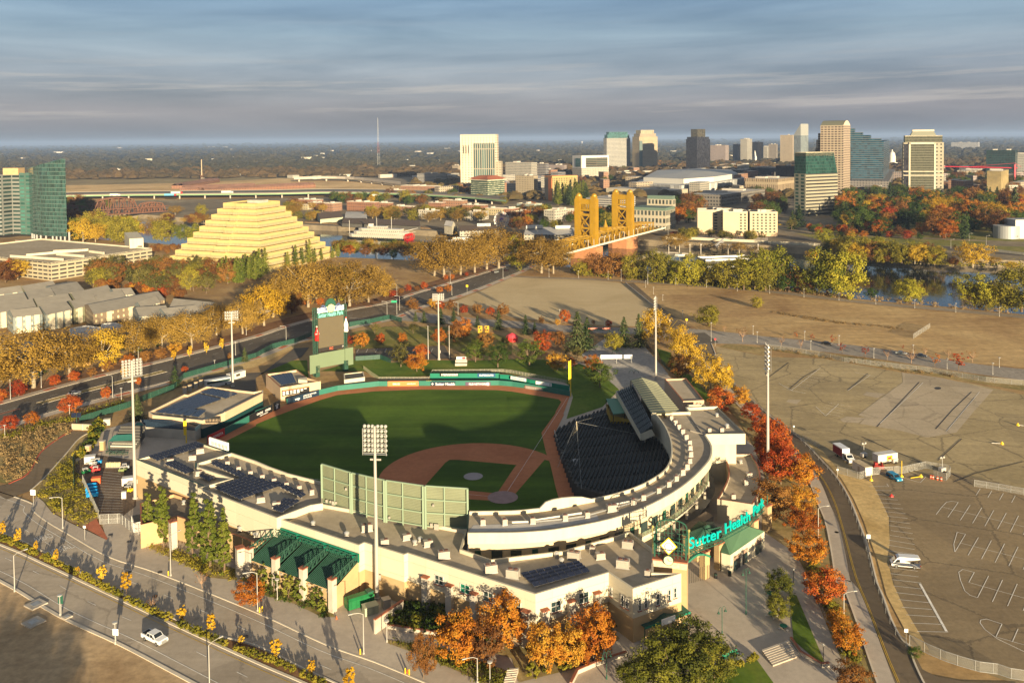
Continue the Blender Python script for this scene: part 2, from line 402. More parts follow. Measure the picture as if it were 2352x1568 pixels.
_bP=_af('dusty_asphalt',[(.30,.235,.125),(.41,.32,.175),(.49,.385,.215)],.022,.6,finevar=.18,tracks=(R(52),.3,0.075),crack=.4)
_bt=_af('pale_slab',[(.42,.34,.23),(.48,.39,.27),(.53,.43,.30)],.05,.9,finevar=.12,tracks=(R(52),.4,0.050),crack=.22)
_aZ=_af('asphalt',[(.095,.082,.068),(.13,.112,.09),(.16,.138,.108)],.02,.7,finevar=.12,tracks=(R(58),.6,0.060))
_bb=_af('brown_asphalt',[(.15,.112,.075),(.19,.145,.095),(.22,.17,.11)],.03,.8,finevar=.12,tracks=(R(100),.8,0.050),crack=.22)
_bQ=_af('concrete_road',[(.36,.30,.23),(.43,.365,.285),(.48,.41,.32)],.03,.8,finevar=.10,tracks=(R(-35),.45,0.065),crack=.22)
_aU=_af('pavement',[(.40,.34,.27),(.48,.41,.33),(.54,.465,.37)],.06,.7,finevar=.10)
_bu=_af('mulch',[(.14,.07,.035),(.22,.12,.06),(.29,.165,.085)],.1,.9)
_aI=_af('scrub_earth',[(.17,.16,.05),(.32,.24,.10),(.45,.33,.15)],.07,.6,finevar=.35)
_bv=_af('straw_verge',[(.46,.31,.12),(.58,.41,.18),(.66,.48,.22)],.06,.7,finevar=.25)
_aV=_af('lawn',[(.065,.12,.012),(.11,.17,.02),(.19,.21,.035)],.05,.7,finevar=.2)
_bc=_af('dry_lawn',[(.12,.14,.025),(.22,.20,.05),(.34,.27,.10)],.05,.7,finevar=.2)
_bw=_af('turf',[(.045,.092,.008),(.065,.118,.011),(.09,.148,.016)],.03,.5,finevar=.12,tracks=(R(75),.16,.22))
_bx=_af('clay',[(.42,.15,.065),(.50,.19,.085),(.56,.22,.10)],.06,.6,finevar=.1)
_bR=P('kerb',(.62,.55,.44),.85,var=.12,scale=.3)
_bl=P('road_paint',(.80,.76,.68),.7,var=.22,scale=.5)
_bd=P('yellow_paint',(.66,.42,.05),.7,var=.2,scale=.5)
_be=P('red_paving',(.46,.15,.075),.85,var=.15,scale=.4)
def river_mat():
 m=bpy.data.materials.new('river_water');m.use_nodes=True;nt=m.node_tree;N=nt.nodes;b=N['Principled BSDF']
 b.inputs['Base Color'].default_value=(.020,.026,.026,1);b.inputs['Roughness'].default_value=.06;b.inputs['IOR'].default_value=1.33
 b.inputs['Specular IOR Level'].default_value=.8
 g_=N.new('ShaderNodeNewGeometry');mp=N.new('ShaderNodeMapping');mp.inputs['Scale'].default_value=(.10,.045,1);mp.inputs['Rotation'].default_value=(0,0,R(20))
 nt.links.new(g_.outputs['Position'],mp.inputs[0]);n=N.new('ShaderNodeTexNoise');n.inputs['Scale'].default_value=1.0;n.inputs['Detail'].default_value=6;n.inputs['Roughness'].default_value=.65
 nt.links.new(mp.outputs[0],n.inputs['Vector']);bp=N.new('ShaderNodeBump');bp.inputs['Strength'].default_value=.30;bp.inputs['Distance'].default_value=.35
 nt.links.new(n.outputs[0],bp.inputs['Height']);nt.links.new(bp.outputs[0],b.inputs['Normal']);return m
def F_(pts,z=0.0):return[G(p,z)for p in pts]
near_bank=F_([(-900,492),(-300,514),(0,532),(200,548),(400,562),(620,585),(813,592),(1010,600),(1180,606),(1290,612),(1500,622),(1700,645),(1850,664),(1964,686),(2051,694),(2114,700),(2214,707),(2352,722),(2700,765)])
far_bank=_ae(F_([(-900,470),(-200,480),(150,490),(250,498),(330,503),(420,511),(560,520),(700,528),(800,533),(1025,545),(1180,551),(1320,556),(1440,562),(1538,569),(1640,574),(1780,580),(1850,585),(1954,597),(2040,603),(2139,609),(2260,614),(2352,617),(2800,640)],-5.5),6.0)
def land(name,line,close,mat,back):
 o=MB();low=_ae(line,back*.6);n=len(line)
 o.cap(list(line)+[Vector(p)for p in close],0.0,0)
 for k in range(n-1):
  a,b=line[k],line[k+1];c,d=low[k+1],low[k]
  f=[(a.x,a.y,0),(b.x,b.y,0),(c.x,c.y,-7.5),(d.x,d.y,-7.5)]
  o.face(f if back<0 else f[::-1],0)
 return tag(o.Bd_(name,mat),None,None,None,'structure')
land('ground',near_bank,[(2500,300,0),(2500,-300,0),(-2500,-300,0),(-2500,560,0)],_bK,7.0)
lb=land('ground_beyond_river',far_bank,[(3000,700,0),(9000,4000,0),(60000,70000,0),(-60000,70000,0),(-9000,4000,0),(-3000,1300,0)],_bL,-9.0)
MB().cap([(-2600,1450,0),(-2600,500,0),(1500,250,0),(2600,250,0),(2600,900,0),(600,1100,0)],-5.5).Bd_('river',river_mat())['kind']='structure'
_bS=_af('wooded_plain',[(.02,.024,.016),(.035,.036,.022),(.08,.066,.04)],.0016,.012,finevar=.4)
_aa('distant_plain',F_([(-2600,421),(-400,412),(150,405),(560,402),(900,398),(1200,404),(1600,402),(2000,396),(2500,392),(5200,376)],0)+[Vector((52000,61000,0)),Vector((-52000,61000,0))],.05,_bS)
_aa('railyard_flats',[Vector(p)for p in F_([(-500,470),(150,466),(430,458),(700,452),(880,450),(980,436),(900,424),(820,414),(560,406),(150,408),(-500,420)])],.09,_af('pale_flats',[(.45,.30,.14),(.68,.46,.21),(.80,.56,.28)],.006,.05))
_aa('flats_verge',F_([(150,426),(420,421),(640,410),(820,416),(860,408),(560,400),(150,405)]),.13,_af('flats',[(.20,.16,.08),(.30,.23,.11),(.38,.29,.15)],.01,.1))
_aa('gravel_lot',gl(22,[(1720,400),(1900,330),(2352,140)])+gl(23,[(0,135),(600,145),(1040,192),(1160,290),(1300,400),(1440,560),(1230,590),(700,570),(0,505)])+gl(22,[(2200,450),(1900,380)]),.04,_bN)
_aa('dirt_lot',gl(41,[(-1500,0),(0,640),(540,960),(1100,1220),(1560,1460),(2100,1750),(2100,2600),(-4000,2600)]),.03,_af('sandy_dirt',[(.32,.21,.11),(.47,.33,.185),(.55,.40,.235)],.05,.6,tracks=(R(-35),.3,0.060)))
_aa('parking_lot',gl(23,[(1870,770),(2352,868)])+gl(24,[(500,880),(1200,1005),(1900,1115),(2352,1215),(4600,1500)])+gl(44,[(4600,1500),(2352,1600),(1500,1290),(1130,800),(1020,430),(1110,100)])+gl(34,[(1000,720),(640,560),(310,240),(0,0)])+gl(23,[(2050,1110),(1900,950)]),.04,_bP)
_aa('asphalt_lot',gl(34,[(780,610),(1100,560),(1700,560),(2100,640),(2352,700),(4200,1000)])+gl(44,[(4200,1800),(2352,1590),(2200,1460),(1480,1250),(1330,1060),(1200,800),(1110,480),(1115,250),(1120,100)])+gl(34,[(1110,960),(1000,730),(900,680)]),.08,_bO)
_aa('concrete_slab',gl(24,[(1230,1010),(1600,1060),(2070,1170),(1890,1370),(1730,1562)])+gl(34,[(1460,230),(1230,170)])+gl(24,[(840,1480),(900,1425),(830,1400),(960,1300),(1240,1100)]),.08,_bt)
for pts in([(165,1280),(190,1258),(305,1262),(265,1300)],[(870,1215),(910,1188),(1080,1205),(1010,1245)],[(660,1440),(720,1415),(900,1425),(830,1475),(690,1465)]):
 _aa('concrete_patch',gl(24,pts),.07,_bt)
_aa('manhole_stain',[g(24,1560+32*math.cos(t),1155+12*math.sin(t))for t in[k*.42 for k in range(15)]],.1,P('oil_stain',(.05,.045,.04),.6))
_aa('straw_verge',gl(34,[(290,220),(500,350),(640,520),(800,590),(950,640),(1000,730),(1110,960),(1118,1200),(1090,1400)])+gl(44,[(1115,500),(1150,650),(1240,850),(1400,1120),(1480,1260),(1420,1260),(1250,1060),(1090,760),(1000,420),(920,200)])+gl(34,[(880,1000),(790,800),(670,600),(480,400)]),.1,_bv)
_aa('dry_field',gl(23,[(1120,195),(1500,215),(2000,240),(2352,280)])+gl(24,[(0,300),(1000,395),(2352,530),(5000,800),(5000,1250),(2352,965),(1900,925),(1100,795),(500,725),(0,675)])+gl(23,[(1700,605),(1640,570),(1400,430)]),.03,_bM)
_aa('weedy_bank',gl(23,[(2000,745),(2352,790)])+gl(24,[(0,765),(600,840),(1150,915),(1600,985),(2100,1060),(2352,1085),(2352,1180),(1900,1105),(1200,990),(450,870),(0,800)])+gl(23,[(2352,860),(1900,775)]),.06,_aI)
UPK=gl(31,[(-1300,560),(-400,640),(240,815),(290,895),(420,1000),(640,1130),(1000,1330),(1480,1490)])+gl(42,[(0,920),(640,1215),(1090,1375),(1560,1570),(1900,1720)])
UPK=_ao(UPK,4)
MED_U=_ao(gl(41,[(-900,-150),(0,180),(300,310),(640,500),(1370,870),(1900,1100)])+gl(42,[(0,1222),(430,1432),(720,1565),(1100,1750)]),4)
MED_L=_ao(gl(41,[(-900,-20),(0,300),(430,490),(1000,757),(1560,1022),(2352,1385)])+gl(42,[(430,1570),(800,1750)]),4)
LOK=_ao(gl(41,[(-900,200),(0,612),(540,932),(1100,1192),(1560,1432),(2100,1720),(2500,1950)]),4)
_aa('road',strip(UPK,LOK),.05,_bQ)
def _az(name,line,w_=.35,h=.13,mat=_bR):
 o=MB();ln=_ae(line,w_)
 for a,b,c,d in zip(line,line[1:],ln[1:],ln):
  for zz,quad in((h,(a,b,c,d)),):o.face([(p[0],p[1],zz)for p in quad][::(1 if w_>0 else-1)])
  for e,f in((a,b),(c,d)):o.face([(e[0],e[1],0),(f[0],f[1],0),(f[0],f[1],h),(e[0],e[1],h)])
 return tag(o.Bd_(name,mat),None,None,None,'structure')
_az('kerb',UPK,.35,.16);_az('kerb',MED_U,.35,.16);_az('kerb',MED_L,.6,.17);_az('kerb',LOK,-.7,.17)
_aa('median_bed',strip(_ae(MED_U,-.3),_ae(MED_L,.5)),.10,_bu)
MARK={}
def line(pts,wd=.14,mat=_bl,z=.09,dash=None,key='road_markings'):
 """painted stripe along world points"""
 o=MARK.setdefault((key,mat.name),(MB(),mat))[0]
 if dash:
  on,off=dash;pos=_ay(pts,on+off)
  for p,a in pos:
   d=Vector((math.cos(a),math.sin(a),0));_bf(o,p,p+d*on,wd,z)
 else:
  for a,b in zip(pts,pts[1:]):_bf(o,a,b,wd,z)
def _bf(o,a,b,wd,z):
 d=Vector((b[0]-a[0],b[1]-a[1],0))
 if d.length<1e-4:return
 n=Vector((-d.y,d.x,0)).normalized()*wd/2;a=Vector((a[0],a[1],z));b=Vector((b[0],b[1],z))
 o.face([a-n,b-n,b+n,a+n])
def L_(k,*pts,**kw):line(gl(k,pts),**kw)
line(_ae(LOK,2.1),.16);line(_ae(LOK,6.2),.14,dash=(3,9))
line(_ae(UPK,-1.9),.16);line(_ae(UPK,-5.4),.14,dash=(3,9))
line(_ae(MED_L,-.9),.12,_bd)
def _by(s,k,p,p2,height,mat=_bl,parent=None):
 a,b=g(k,*p),g(k,*p2);x=(b-a);M=Matrix.Translation(((a+b)/2)+Vector((0,0,.10)))@Matrix.Rotation(math.atan2(x.y,x.x),4,'Z')
 o=_aG(s,parent,M,mat,height,.001,width=x.length,height=height,name='road_lettering');tag(o,None,None,None,'structure')
_by('AHEAD',41,(310,255),(480,205),3.2);_by('SIGNAL',41,(430,380),(665,300),3.2)
PLZ_E=gl(44,[(-60,160),(190,330),(290,440),(350,560),(450,800),(560,1080),(700,1400),(800,1600)])
_aa('pavement',list(UPK[10:])+gl(44,[(300,2100),(1000,1600)])+list(reversed(PLZ_E))+gl(33,[(2330,700),(2300,380),(2150,250)])+gl(23,[(1700,1300),(1400,1000),(700,900)])+gl(31,[(1900,300),(1300,60),(700,230),(690,640),(920,960),(980,1172),(640,1012),(480,922),(400,822),(330,762)]),.12,_aU)
_aa('brick_paving',gl(31,[(760,1050),(885,975),(990,1160),(975,1172)]),.16,_be)
_aa('scrub_slope',gl(31,[(-900,380),(-300,300),(0,225),(400,110),(660,110),(665,165),(530,245),(380,365),(270,555),(90,655),(-300,600)]),.10,_aI)
_aa('scrub_slope',gl(31,[(280,715),(600,385),(720,245),(820,185),(900,100),(940,150),(800,330),(690,440),(670,640),(770,640),(905,975),(760,1045),(640,1000),(485,912),(400,815),(330,752)]),.14,_aI)
ramp_r=_ao(gl(31,[(270,725),(400,605),(600,385),(720,245),(830,180)]),5);ramp_l=_ao(gl(31,[(88,658),(265,562),(380,370),(530,250),(665,168)]),5)
_aa('access_ramp',strip(ramp_r,ramp_l)+gl(31,[(-100,700),(60,800)]),.16,_bb);_az('kerb',ramp_l,.4,.3,P('red_kerb',(.45,.09,.05),.8));_az('kerb',ramp_r,-.3,.3)
_aa('service_yard',gl(31,[(700,460),(820,380),(1250,440),(1250,860),(1120,960),(910,985),(770,640),(690,600)]),.17,_af('dark_asphalt',[(.12,.085,.06),(.16,.115,.08),(.2,.15,.105)],.06,.8))
for k in range(17):
 y=545+k*26;xl=925+(k>14)*-10;L_(31,(xl-k*1.5,y),(1110+k*1.5,y+22-k*1.4),wd=.10,z=.2)
CR_L=_ao(gl(23,[(1690,762),(1745,860),(1790,980),(1900,1120),(2050,1290),(2200,1440),(2352,1580)])+gl(34,[(110,300),(280,500),(380,655),(450,835),(520,1005),(575,1275),(622,1562)])+gl(44,[(690,700),(790,960),(905,1305),(1000,1580),(1080,1800)]),4)
CR_R=_ao(gl(23,[(1835,745),(1880,860),(1905,960),(2050,1118),(2352,1392)])+gl(34,[(310,250),(480,425),(640,605),(760,805),(850,1025),(930,1250),(1010,1562)])+gl(44,[(1062,760),(1150,1000),(1240,1170),(1310,1230),(1350,1370),(1460,1600),(1600,1800)]),4)
_aa('curved_street',strip(CR_L,CR_R),.14,_bb)
_az('kerb',CR_L,.3,.3);_az('kerb',CR_R,-.35,.3)
_aa('side_apron',gl(44,[(1305,1215),(1340,1290),(1420,1440),(1540,1500),(1800,1550),(2300,1562),(2352,1700),(1500,1700),(1400,1560)]),.13,_bb)
_aa('tree_bed',list(_ae(CR_L,3.3)[8:])+list(reversed(PLZ_E))+gl(33,[(2330,600),(2200,250)])+gl(23,[(2000,1350),(1800,1180),(1600,950)]),.15,_aI)
_aa('side_pavement',strip(_ae(CR_L,.3)[6:],_ae(CR_L,3.3)[6:]),.2,_aU)
mid=[(a+b)/2 for a,b in zip(CR_L,CR_R[:len(CR_L)])]
cl=_ao(gl(23,[(1760,755),(1815,860),(1850,970)])+gl(34,[(95,185),(240,320),(385,470),(520,640),(610,820),(665,990),(715,1170),(775,1400),(825,1562)])+gl(44,[(905,830),(1000,1070),(1100,1330),(1200,1562)]),4)
line(_ae(cl,.14),.12,_bd,.18);line(_ae(cl,-.14),.12,_bd,.18)
for k,x,y in((34,630,1103),(44,630,182),(44,727,826),(44,877,1240),(41,1190,547),(41,1425,767),(41,1470,549),(41,1015,205),(41,1185,268),(41,2255,1137)):
 c=g(k,x,y);MB().Lt_([(.55,0),(.55,.02)],(c.x,c.y,.18),14).Bd_('manhole_cover',P('iron',(.09,.085,.08),.6,.4))['kind']='structure'
for p in[((990,716),(1133,719)),((985,752),(1163,760)),((1008,790),(1193,804)),((1028,828),(1218,843)),((1048,870),(1241,885)),((1072,910),(1263,930)),((1095,952),(1283,973)),((1108,995),(1302,1020)),((1110,1038),(1314,1065)),((1130,1085),(1330,1112)),((1118,1128),(1342,1163)),((1110,1172),(1346,1212)),((1105,1218),(1346,1258)),((1095,1268),(1348,1304)),((1095,1318),(1200,1330)),((1112,1424),(1375,1457)),((1125,1480),(1385,1510)),((1138,1535),(1410,1566)),((925,680),(1110,680)),((1110,680),(1090,655)),((1240,600),(1400,645)),((1400,645),(1452,587))]:
 L_(34,*p,wd=.13,z=.12)
for p in[((1155,672),(1428,702)),((1175,733),(1448,764)),((1200,797),(1478,826)),((1230,868),(1508,888)),((1270,938),(1549,956)),((1312,1013),(1603,1025)),((1368,1090),(1655,1096)),((1395,650),(1640,1090))]:
 L_(44,*p,wd=.13 if p[0][0]!=1395 else.5,z=.12)
def stalls(k,base,top,spine,n=1):
 for a,b in zip(base,top):L_(k,a,b,wd=.13,z=.12)
 if spine:L_(k,*spine,wd=.11,z=.12)
stalls(34,[(1912,760),(2020,782),(2127,805),(2238,828)],[(1950,700),(2056,720),(2163,742),(2272,764)],None)
stalls(34,[(1652,963),(1767,990),(1880,1017),(1993,1044),(2109,1070),(2227,1097),(2345,1123)],[(1748,825),(1857,850),(1965,874),(2074,899),(2189,924),(2302,948),(2420,972)],[(1597,868),(2500,1085)])
L_(34,(1545,937),(1597,868),(1640,824),(1690,815),(1748,825),wd=.13,z=.12)
stalls(34,[(1717,1283),(1838,1313),(1962,1346),(2087,1378),(2213,1410),(2345,1442)],[(1815,1118),(1933,1148),(2053,1175),(2174,1205),(2298,1234),(2425,1262)],[(1773,1200),(2500,1385)])
L_(34,(1815,1118),(1738,1100),(1707,1210),(1717,1283),wd=.13,z=.12)
stalls(44,[(1925,780),(2062,818),(2202,857),(2345,900)],[(2027,580),(2155,617),(2290,654),(2430,690)],[(1845,640),(2500,825)])
L_(44,(1845,640),(1895,548),(1790,520),(1752,545),(1768,620),(1810,720),(1860,760),(1925,780),wd=.13,z=.12)
stalls(44,[(2245,1187),(2380,1225)],[(2298,1066),(2440,1110)],[(2095,1140),(2500,1255)])
L_(44,(2095,1140),(2150,1022),(2010,976),(1955,985),(1948,1010),(1990,1070),(2110,1160),(2352,1275),wd=.13,z=.12)
for a,b in[((215,1175),(480,970)),((100,1110),(215,1175)),((530,1410),(650,1300)),((440,1325),(530,1410)),((735,1175),(940,1035)),((1030,1480),(1425,1105)),((1640,1550),(1945,1188)),((800,1010),(985,1050)),((215,1175),(350,1203))]:L_(24,a,b,wd=.16,z=.13)
for x0,y0,dx,dy,n in((215,1175,26,-22,9),(640,1300,-24,22,5)):
 for k in range(n):L_(24,(x0+dx*k-90,y0+dy*k-14),(x0+dx*k+120,y0+dy*k+26),wd=.09,z=.125)
_bT=P('tar_seam',(.045,.04,.036),.6)
for k,pts in((24,[(1000,1510),(1210,1290),(1390,1100)]),(24,[(735,1172),(920,1020)]),(24,[(1540,1530),(1700,1350),(1870,1190)]),(24,[(195,1165),(330,1050),(450,985)]),(34,[(1700,640),(1900,560),(2352,450)]),(34,[(860,222),(1100,330),(1400,450)]),(34,[(1300,430),(1600,520),(1880,660)]),(34,[(1780,240),(1560,440)]),(24,[(0,1060),(190,920)]),(34,[(1690,560),(1830,620)]),(24,[(1640,1550),(1900,1240)])):
 line(gl(k,pts),.3,_bT,.126,key='tar_seams')
RS_U=_ao(gl(22,[(1330,445),(1600,470),(2000,512),(2352,536)])+gl(23,[(300,562),(700,590),(1230,602),(1700,612),(2352,682)])+gl(24,[(500,728),(1100,800),(1500,868),(1900,930),(2352,980),(3600,1120)]),3)
RS_L=_ao(gl(22,[(1300,532),(1700,562),(2100,582),(2352,600)])+gl(23,[(480,640),(1200,662),(1640,735),(1860,745),(2352,760)])+gl(24,[(600,832),(1150,907),(1600,977),(2100,1050),(2352,1082),(3600,1250)]),3)
_aa('riverfront_street',strip(RS_U,RS_L),.09,_af('pale_road',[(.25,.215,.18),(.33,.29,.24),(.39,.345,.29)],.03,.6))
_aa('junction_asphalt',gl(23,[(1580,655),(1770,645),(1900,735),(1690,775),(1560,720)]),.115,_aZ)
_aa('spur_road',gl(23,[(1060,192),(1115,188),(1280,330),(1450,470),(1650,600),(1500,610),(1430,560),(1340,440),(1200,310)]),.1,_bb)
_aa('riverside_path',strip(_ao(gl(22,[(2300,60)])+gl(23,[(0,118),(700,145),(1500,185),(2352,255)])+gl(24,[(500,312),(1000,365),(1700,425),(2352,485),(3600,620)]),3),_ao(gl(22,[(2300,72)])+gl(23,[(0,132),(700,160),(1500,207),(2352,276)])+gl(24,[(500,335),(1000,390),(1700,452),(2352,515),(3600,650)]),3)),.07,_af('path',[(.26,.21,.15),(.31,.25,.18),(.36,.29,.21)],.05,.6))
L_(23,(1470,590),(1520,530),(1555,530),wd=.35,mat=_bd,z=.13)
L_(23,(1500,598),(1620,600),wd=.3,z=.13);L_(23,(1700,750),(1840,745),wd=.3,z=.18);L_(23,(1640,715),(1690,770),wd=.25,z=.16)
AV_F=_ao(gl(21,[(-900,1540),(0,1306),(500,1165),(1130,1000),(1500,912),(2352,690)])+gl(22,[(300,592),(850,442),(1200,378),(1500,278),(1800,192),(2352,20)])+gl(13,[(100,1345),(300,1262),(420,1205)]),3)
AV_N=_ao(gl(21,[(-900,1760),(0,1510),(600,1335),(1250,1165),(1540,1095),(2352,862)])+gl(22,[(350,725),(870,592),(1160,532),(1300,492),(1480,415),(1900,290),(2352,112)])+gl(13,[(140,1425),(340,1330),(520,1260)]),3)
_aa('avenue',strip(AV_F,AV_N),.09,_aZ);_az('kerb',AV_F,.3,.2);_az('kerb',AV_N,-.3,.2)
_aa('avenue_pavement',strip(_ae(AV_F,.3),_ae(AV_F,4.2)),.16,_aU);_aa('avenue_pavement',strip(_ae(AV_N,-.3),_ae(AV_N,-4.5)),.16,_aU)
for c_,(p,a)in enumerate(_ay(_ae(AV_F,1.7),11)):
 if c_%2:MB().box((p.x,p.y,.17),(5,2.4,.02),a).Bd_('red_paving_panel',_be)['kind']='structure'
for c_,(p,a)in enumerate(_ay(_ae(AV_N,-2.0),11)):
 if c_%2:MB().box((p.x,p.y,.17),(6,2.6,.02),a).Bd_('red_paving_panel',_be)['kind']='structure'
_aa('mulch_bed',strip(_ae(AV_F,4.3),_ae(AV_F,17)),.05,_bu)
md=[(a+b)/2 for a,b in zip(AV_F,AV_N)]
_aa('median_bed',strip(_ae(md[5:13],2.2),_ae(md[5:13],-1.2)),.13,_aI);_az('kerb',_ae(md[5:13],2.2),.25,.18);_az('kerb',_ae(md[5:13],-1.2),-.25,.18)
line(_ae(md[:5],1.2),.7,_be,.13,key='avenue_median_band')
for o_ in(-4.5,6.0):line(_ae(md,o_),.12,dash=(3,8),z=.14)
line(_ae(AV_F,-1.4),.12,z=.14);line(_ae(AV_N,1.4),.12,z=.14);line(_ae(md[:5],3.2),.12,z=.14)
_aa('junction',gl(22,[(860,430),(1300,370),(1500,415),(1300,530),(860,600),(520,570),(700,500)]),.12,_af('brownroad',[(.13,.105,.075),(.17,.135,.095),(.2,.16,.11)],.05,.6))
for a,b in[((860,510),(1040,525)),((1160,400),(1350,410)),((1290,480),(1400,470)),((1200,520),(1330,480))]:L_(22,a,b,wd=.35,z=.16)
_aa('park_lawn',gl(22,[(590,1000),(740,960),(930,880),(1150,888),(1240,925),(1570,900),(2000,905),(2352,890)])+gl(23,[(300,895),(420,930),(540,1010),(560,1150),(470,1100)])+gl(22,[(2270,1015),(1600,1040),(1130,1080),(1000,1000)]),.2,_aV)
_aa('park_lawn',gl(22,[(820,690),(900,640),(1200,590),(1700,590),(2200,660),(2352,700),(2352,850),(1940,850),(1740,760),(930,795),(850,760)]),.18,_bc)
_aa('park_lawn',gl(22,[(100,1005),(330,905),(470,900),(480,1060),(200,1010)]),.18,_aV)
_aa('park_lawn',gl(23,[(480,990),(610,930),(760,980),(985,1170),(830,1330),(500,1440),(560,1240)]),.19,_aV)
_aa('car_park',gl(22,[(915,800),(1730,766),(1800,885),(1240,905),(920,865)]),.22,_aZ)
for k in range(9):L_(22,(925+k*85,830),(945+k*85,795),wd=.14,z=.25)
_aa('plaza_walk',gl(23,[(640,850),(850,700),(1060,775),(1215,770),(1330,900),(1440,1030),(1190,1060),(985,1172),(760,960)]),.2,_af('grey_walk',[(.33,.31,.28),(.40,.37,.33),(.45,.42,.37)],.06,.6))
_aa('service_road',gl(21,[(2352,1060),(2352,1290),(2100,1140),(1850,1120),(1700,1180),(1690,1130),(1900,1040)])+gl(22,[(80,1010),(420,870),(490,780),(350,790)]),.17,_aZ)
_aa('straw_bank',gl(21,[(1690,1085),(2352,880)])+gl(22,[(350,760),(350,790),(0,960)])+gl(21,[(2352,960),(2250,985),(2050,1010),(1700,1110)]),.15,_bv)
_aa('grass_verge',gl(23,[(1330,790),(1460,830),(1500,960),(1640,1040),(1800,1200),(1830,1270),(1750,1270),(1500,1040),(1380,930)]),.17,_aV)
_aa('grass_triangle',gl(44,[(195,750),(262,762),(530,1400),(490,1395),(235,1175)]),.2,_aV)
_aa('lawn_patch',gl(43,[(1800,1562),(1840,1510),(2240,1340),(2400,1562),(2400,1700),(1700,1700)]),.2,_aV)
_aa('planting_bed',gl(31,[(1290,1165),(1600,1260),(2352,1500),(2352,1562),(1930,1520),(1700,1400),(1300,1210)]),.2,_aI)
_aa('planting_bed',gl(41,[(2200,600),(2352,640)])+gl(42,[(0,740),(360,840),(600,960),(730,960),(640,850),(100,600)]),.2,_aI)
_aa('planting_bed',gl(42,[(1210,1060),(1350,820),(1900,960),(2352,1250)])+gl(43,[(150,1200),(830,960),(900,1050),(990,1160),(560,1440),(60,1562),(0,1340)])+gl(42,[(1700,1150)]),.2,_aI)
_aa('planting_bed',gl(42,[(1210,1170),(1700,1240),(2300,1450),(2250,1640),(1900,1480),(1560,1330),(1210,1200)]),.2,_aI)
for(key,mn),(o,mat)in MARK.items():o.Bd_(key,mat)['kind']='structure'
_ag=P('cream_render',(.56,.505,.38),.8,var=.09,scale=.5,stretch=(1,1,.12))
_aJ=P('tan_render',(.44,.31,.16),.85,var=.10,scale=.2)
_bz=_af('flat_roof',[(.36,.29,.20),(.45,.375,.27),(.52,.44,.33)],.07,.6,finevar=.12)
_a0=_af('white_roof',[(.42,.40,.38),(.52,.49,.45),(.60,.57,.52)],.06,.6,finevar=.1)
_aA=P('brick_coping',(.30,.11,.06),.85,var=.1)
_ax=P('green_metal',(.025,.075,.05),.5,var=.12,scale=.3)
_ak=P('dark_green_steel',(.02,.085,.055),.5)
_aN=P('teal_panel',(.01,.17,.105),.55,var=.08,scale=.2)
_al=P('dark_opening',(.015,.016,.016),.5)
_aO=P('window_glass',(.025,.045,.045),.08,spec=.8)
_ac=P('white_metal',(.60,.57,.52),.5,var=.05,scale=.4)
_ai=P('galvanised_steel',(.46,.46,.44),.45,.55,var=.1,scale=1.0)
_aW=P('painted_pole',(.42,.40,.36),.5,.2)
_aP=P('unit_casing',(.38,.34,.29),.5,.1,var=.08,scale=1.2)
_bA=P('solar_cell',(.012,.016,.035),.15,spec=.7,var=.3,scale=.5)
_aj=P('concrete',(.45,.40,.33),.85,var=.12,scale=.3)
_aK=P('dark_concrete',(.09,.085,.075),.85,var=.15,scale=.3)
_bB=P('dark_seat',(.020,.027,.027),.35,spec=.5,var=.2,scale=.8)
_at=P('yellow_paintwork',(.80,.55,.02),.5)
_aE=P('red_paintwork',(.55,.03,.03),.5)
_bg=P('padded_green_wall',(.03,.16,.12),.6,var=.1,scale=.3)
_a1=P('navy_banner',(.012,.03,.055),.6);_bh=P('black_banner',(.012,.012,.013),.6);_bi=P('orange_banner',(.70,.22,.07),.6)
_aq=P('white_banner',(.80,.80,.78),.6);_a2=P('white_lettering',(.85,.84,.80),.6);_bU=P('teal_lettering',(.0,.40,.37),.4)
_bV=P('light_blue_lettering',(.25,.62,.62),.5)
_bC=_ab('cream_panels',(.58,.50,.36),(.56,.505,.38),6.2,3.1,.985,.975,grough=.8,gvar=.05)
def blk(parent,poly,zt,zb=0.0,par=.8,wall=_ag,roof=_bz,split=None,wall2=_aJ,cap=None,t=.45,names=('wall','roof')):
 """flat-roofed block: outer walls (two-tone when split), sunken roof deck and parapet"""
 wall=_bC if wall is _ag else wall;poly=[Vector((p[0],p[1]))for p in ccw(poly)];o=MB()
 o.wall(poly,zb if split is None else split,zt,0,True)
 if par:
  inn=_aT(poly,t);n=len(poly)
  for k in range(n):
   j=(k+1)%n;a,b,c,d=poly[k],poly[j],inn[j],inn[k]
   o.face([(a.x,a.y,zt),(b.x,b.y,zt),(c.x,c.y,zt),(d.x,d.y,zt)],1 if cap else 0)
   o.face([(c.x,c.y,zt-par),(d.x,d.y,zt-par),(d.x,d.y,zt),(c.x,c.y,zt)],0)
 o.Bd_(names[0],[wall,cap or(_ag if wall is _bC else wall)],parent)
 if split is not None:MB().wall(poly,zb,split,0,True).Bd_('wall_base',wall2,parent)
 MB().cap(_aT(poly,t*.9)if par else poly,zt-par).Bd_(names[1],roof,parent)
def _ad(pts):return Vector((sum(p[0]for p in pts)/len(pts),sum(p[1]for p in pts)/len(pts),0))
def _a3(p,A,B):
 """where the sight line through pixel p meets the upright plane over A-B"""
 d=ray(p);nx,ny=-(B[1]-A[1]),(B[0]-A[0]);t=(nx*A[0]+ny*A[1])/(nx*d.x+ny*d.y);return Vector((d.x*t,d.y*t,HC+d.z*t))
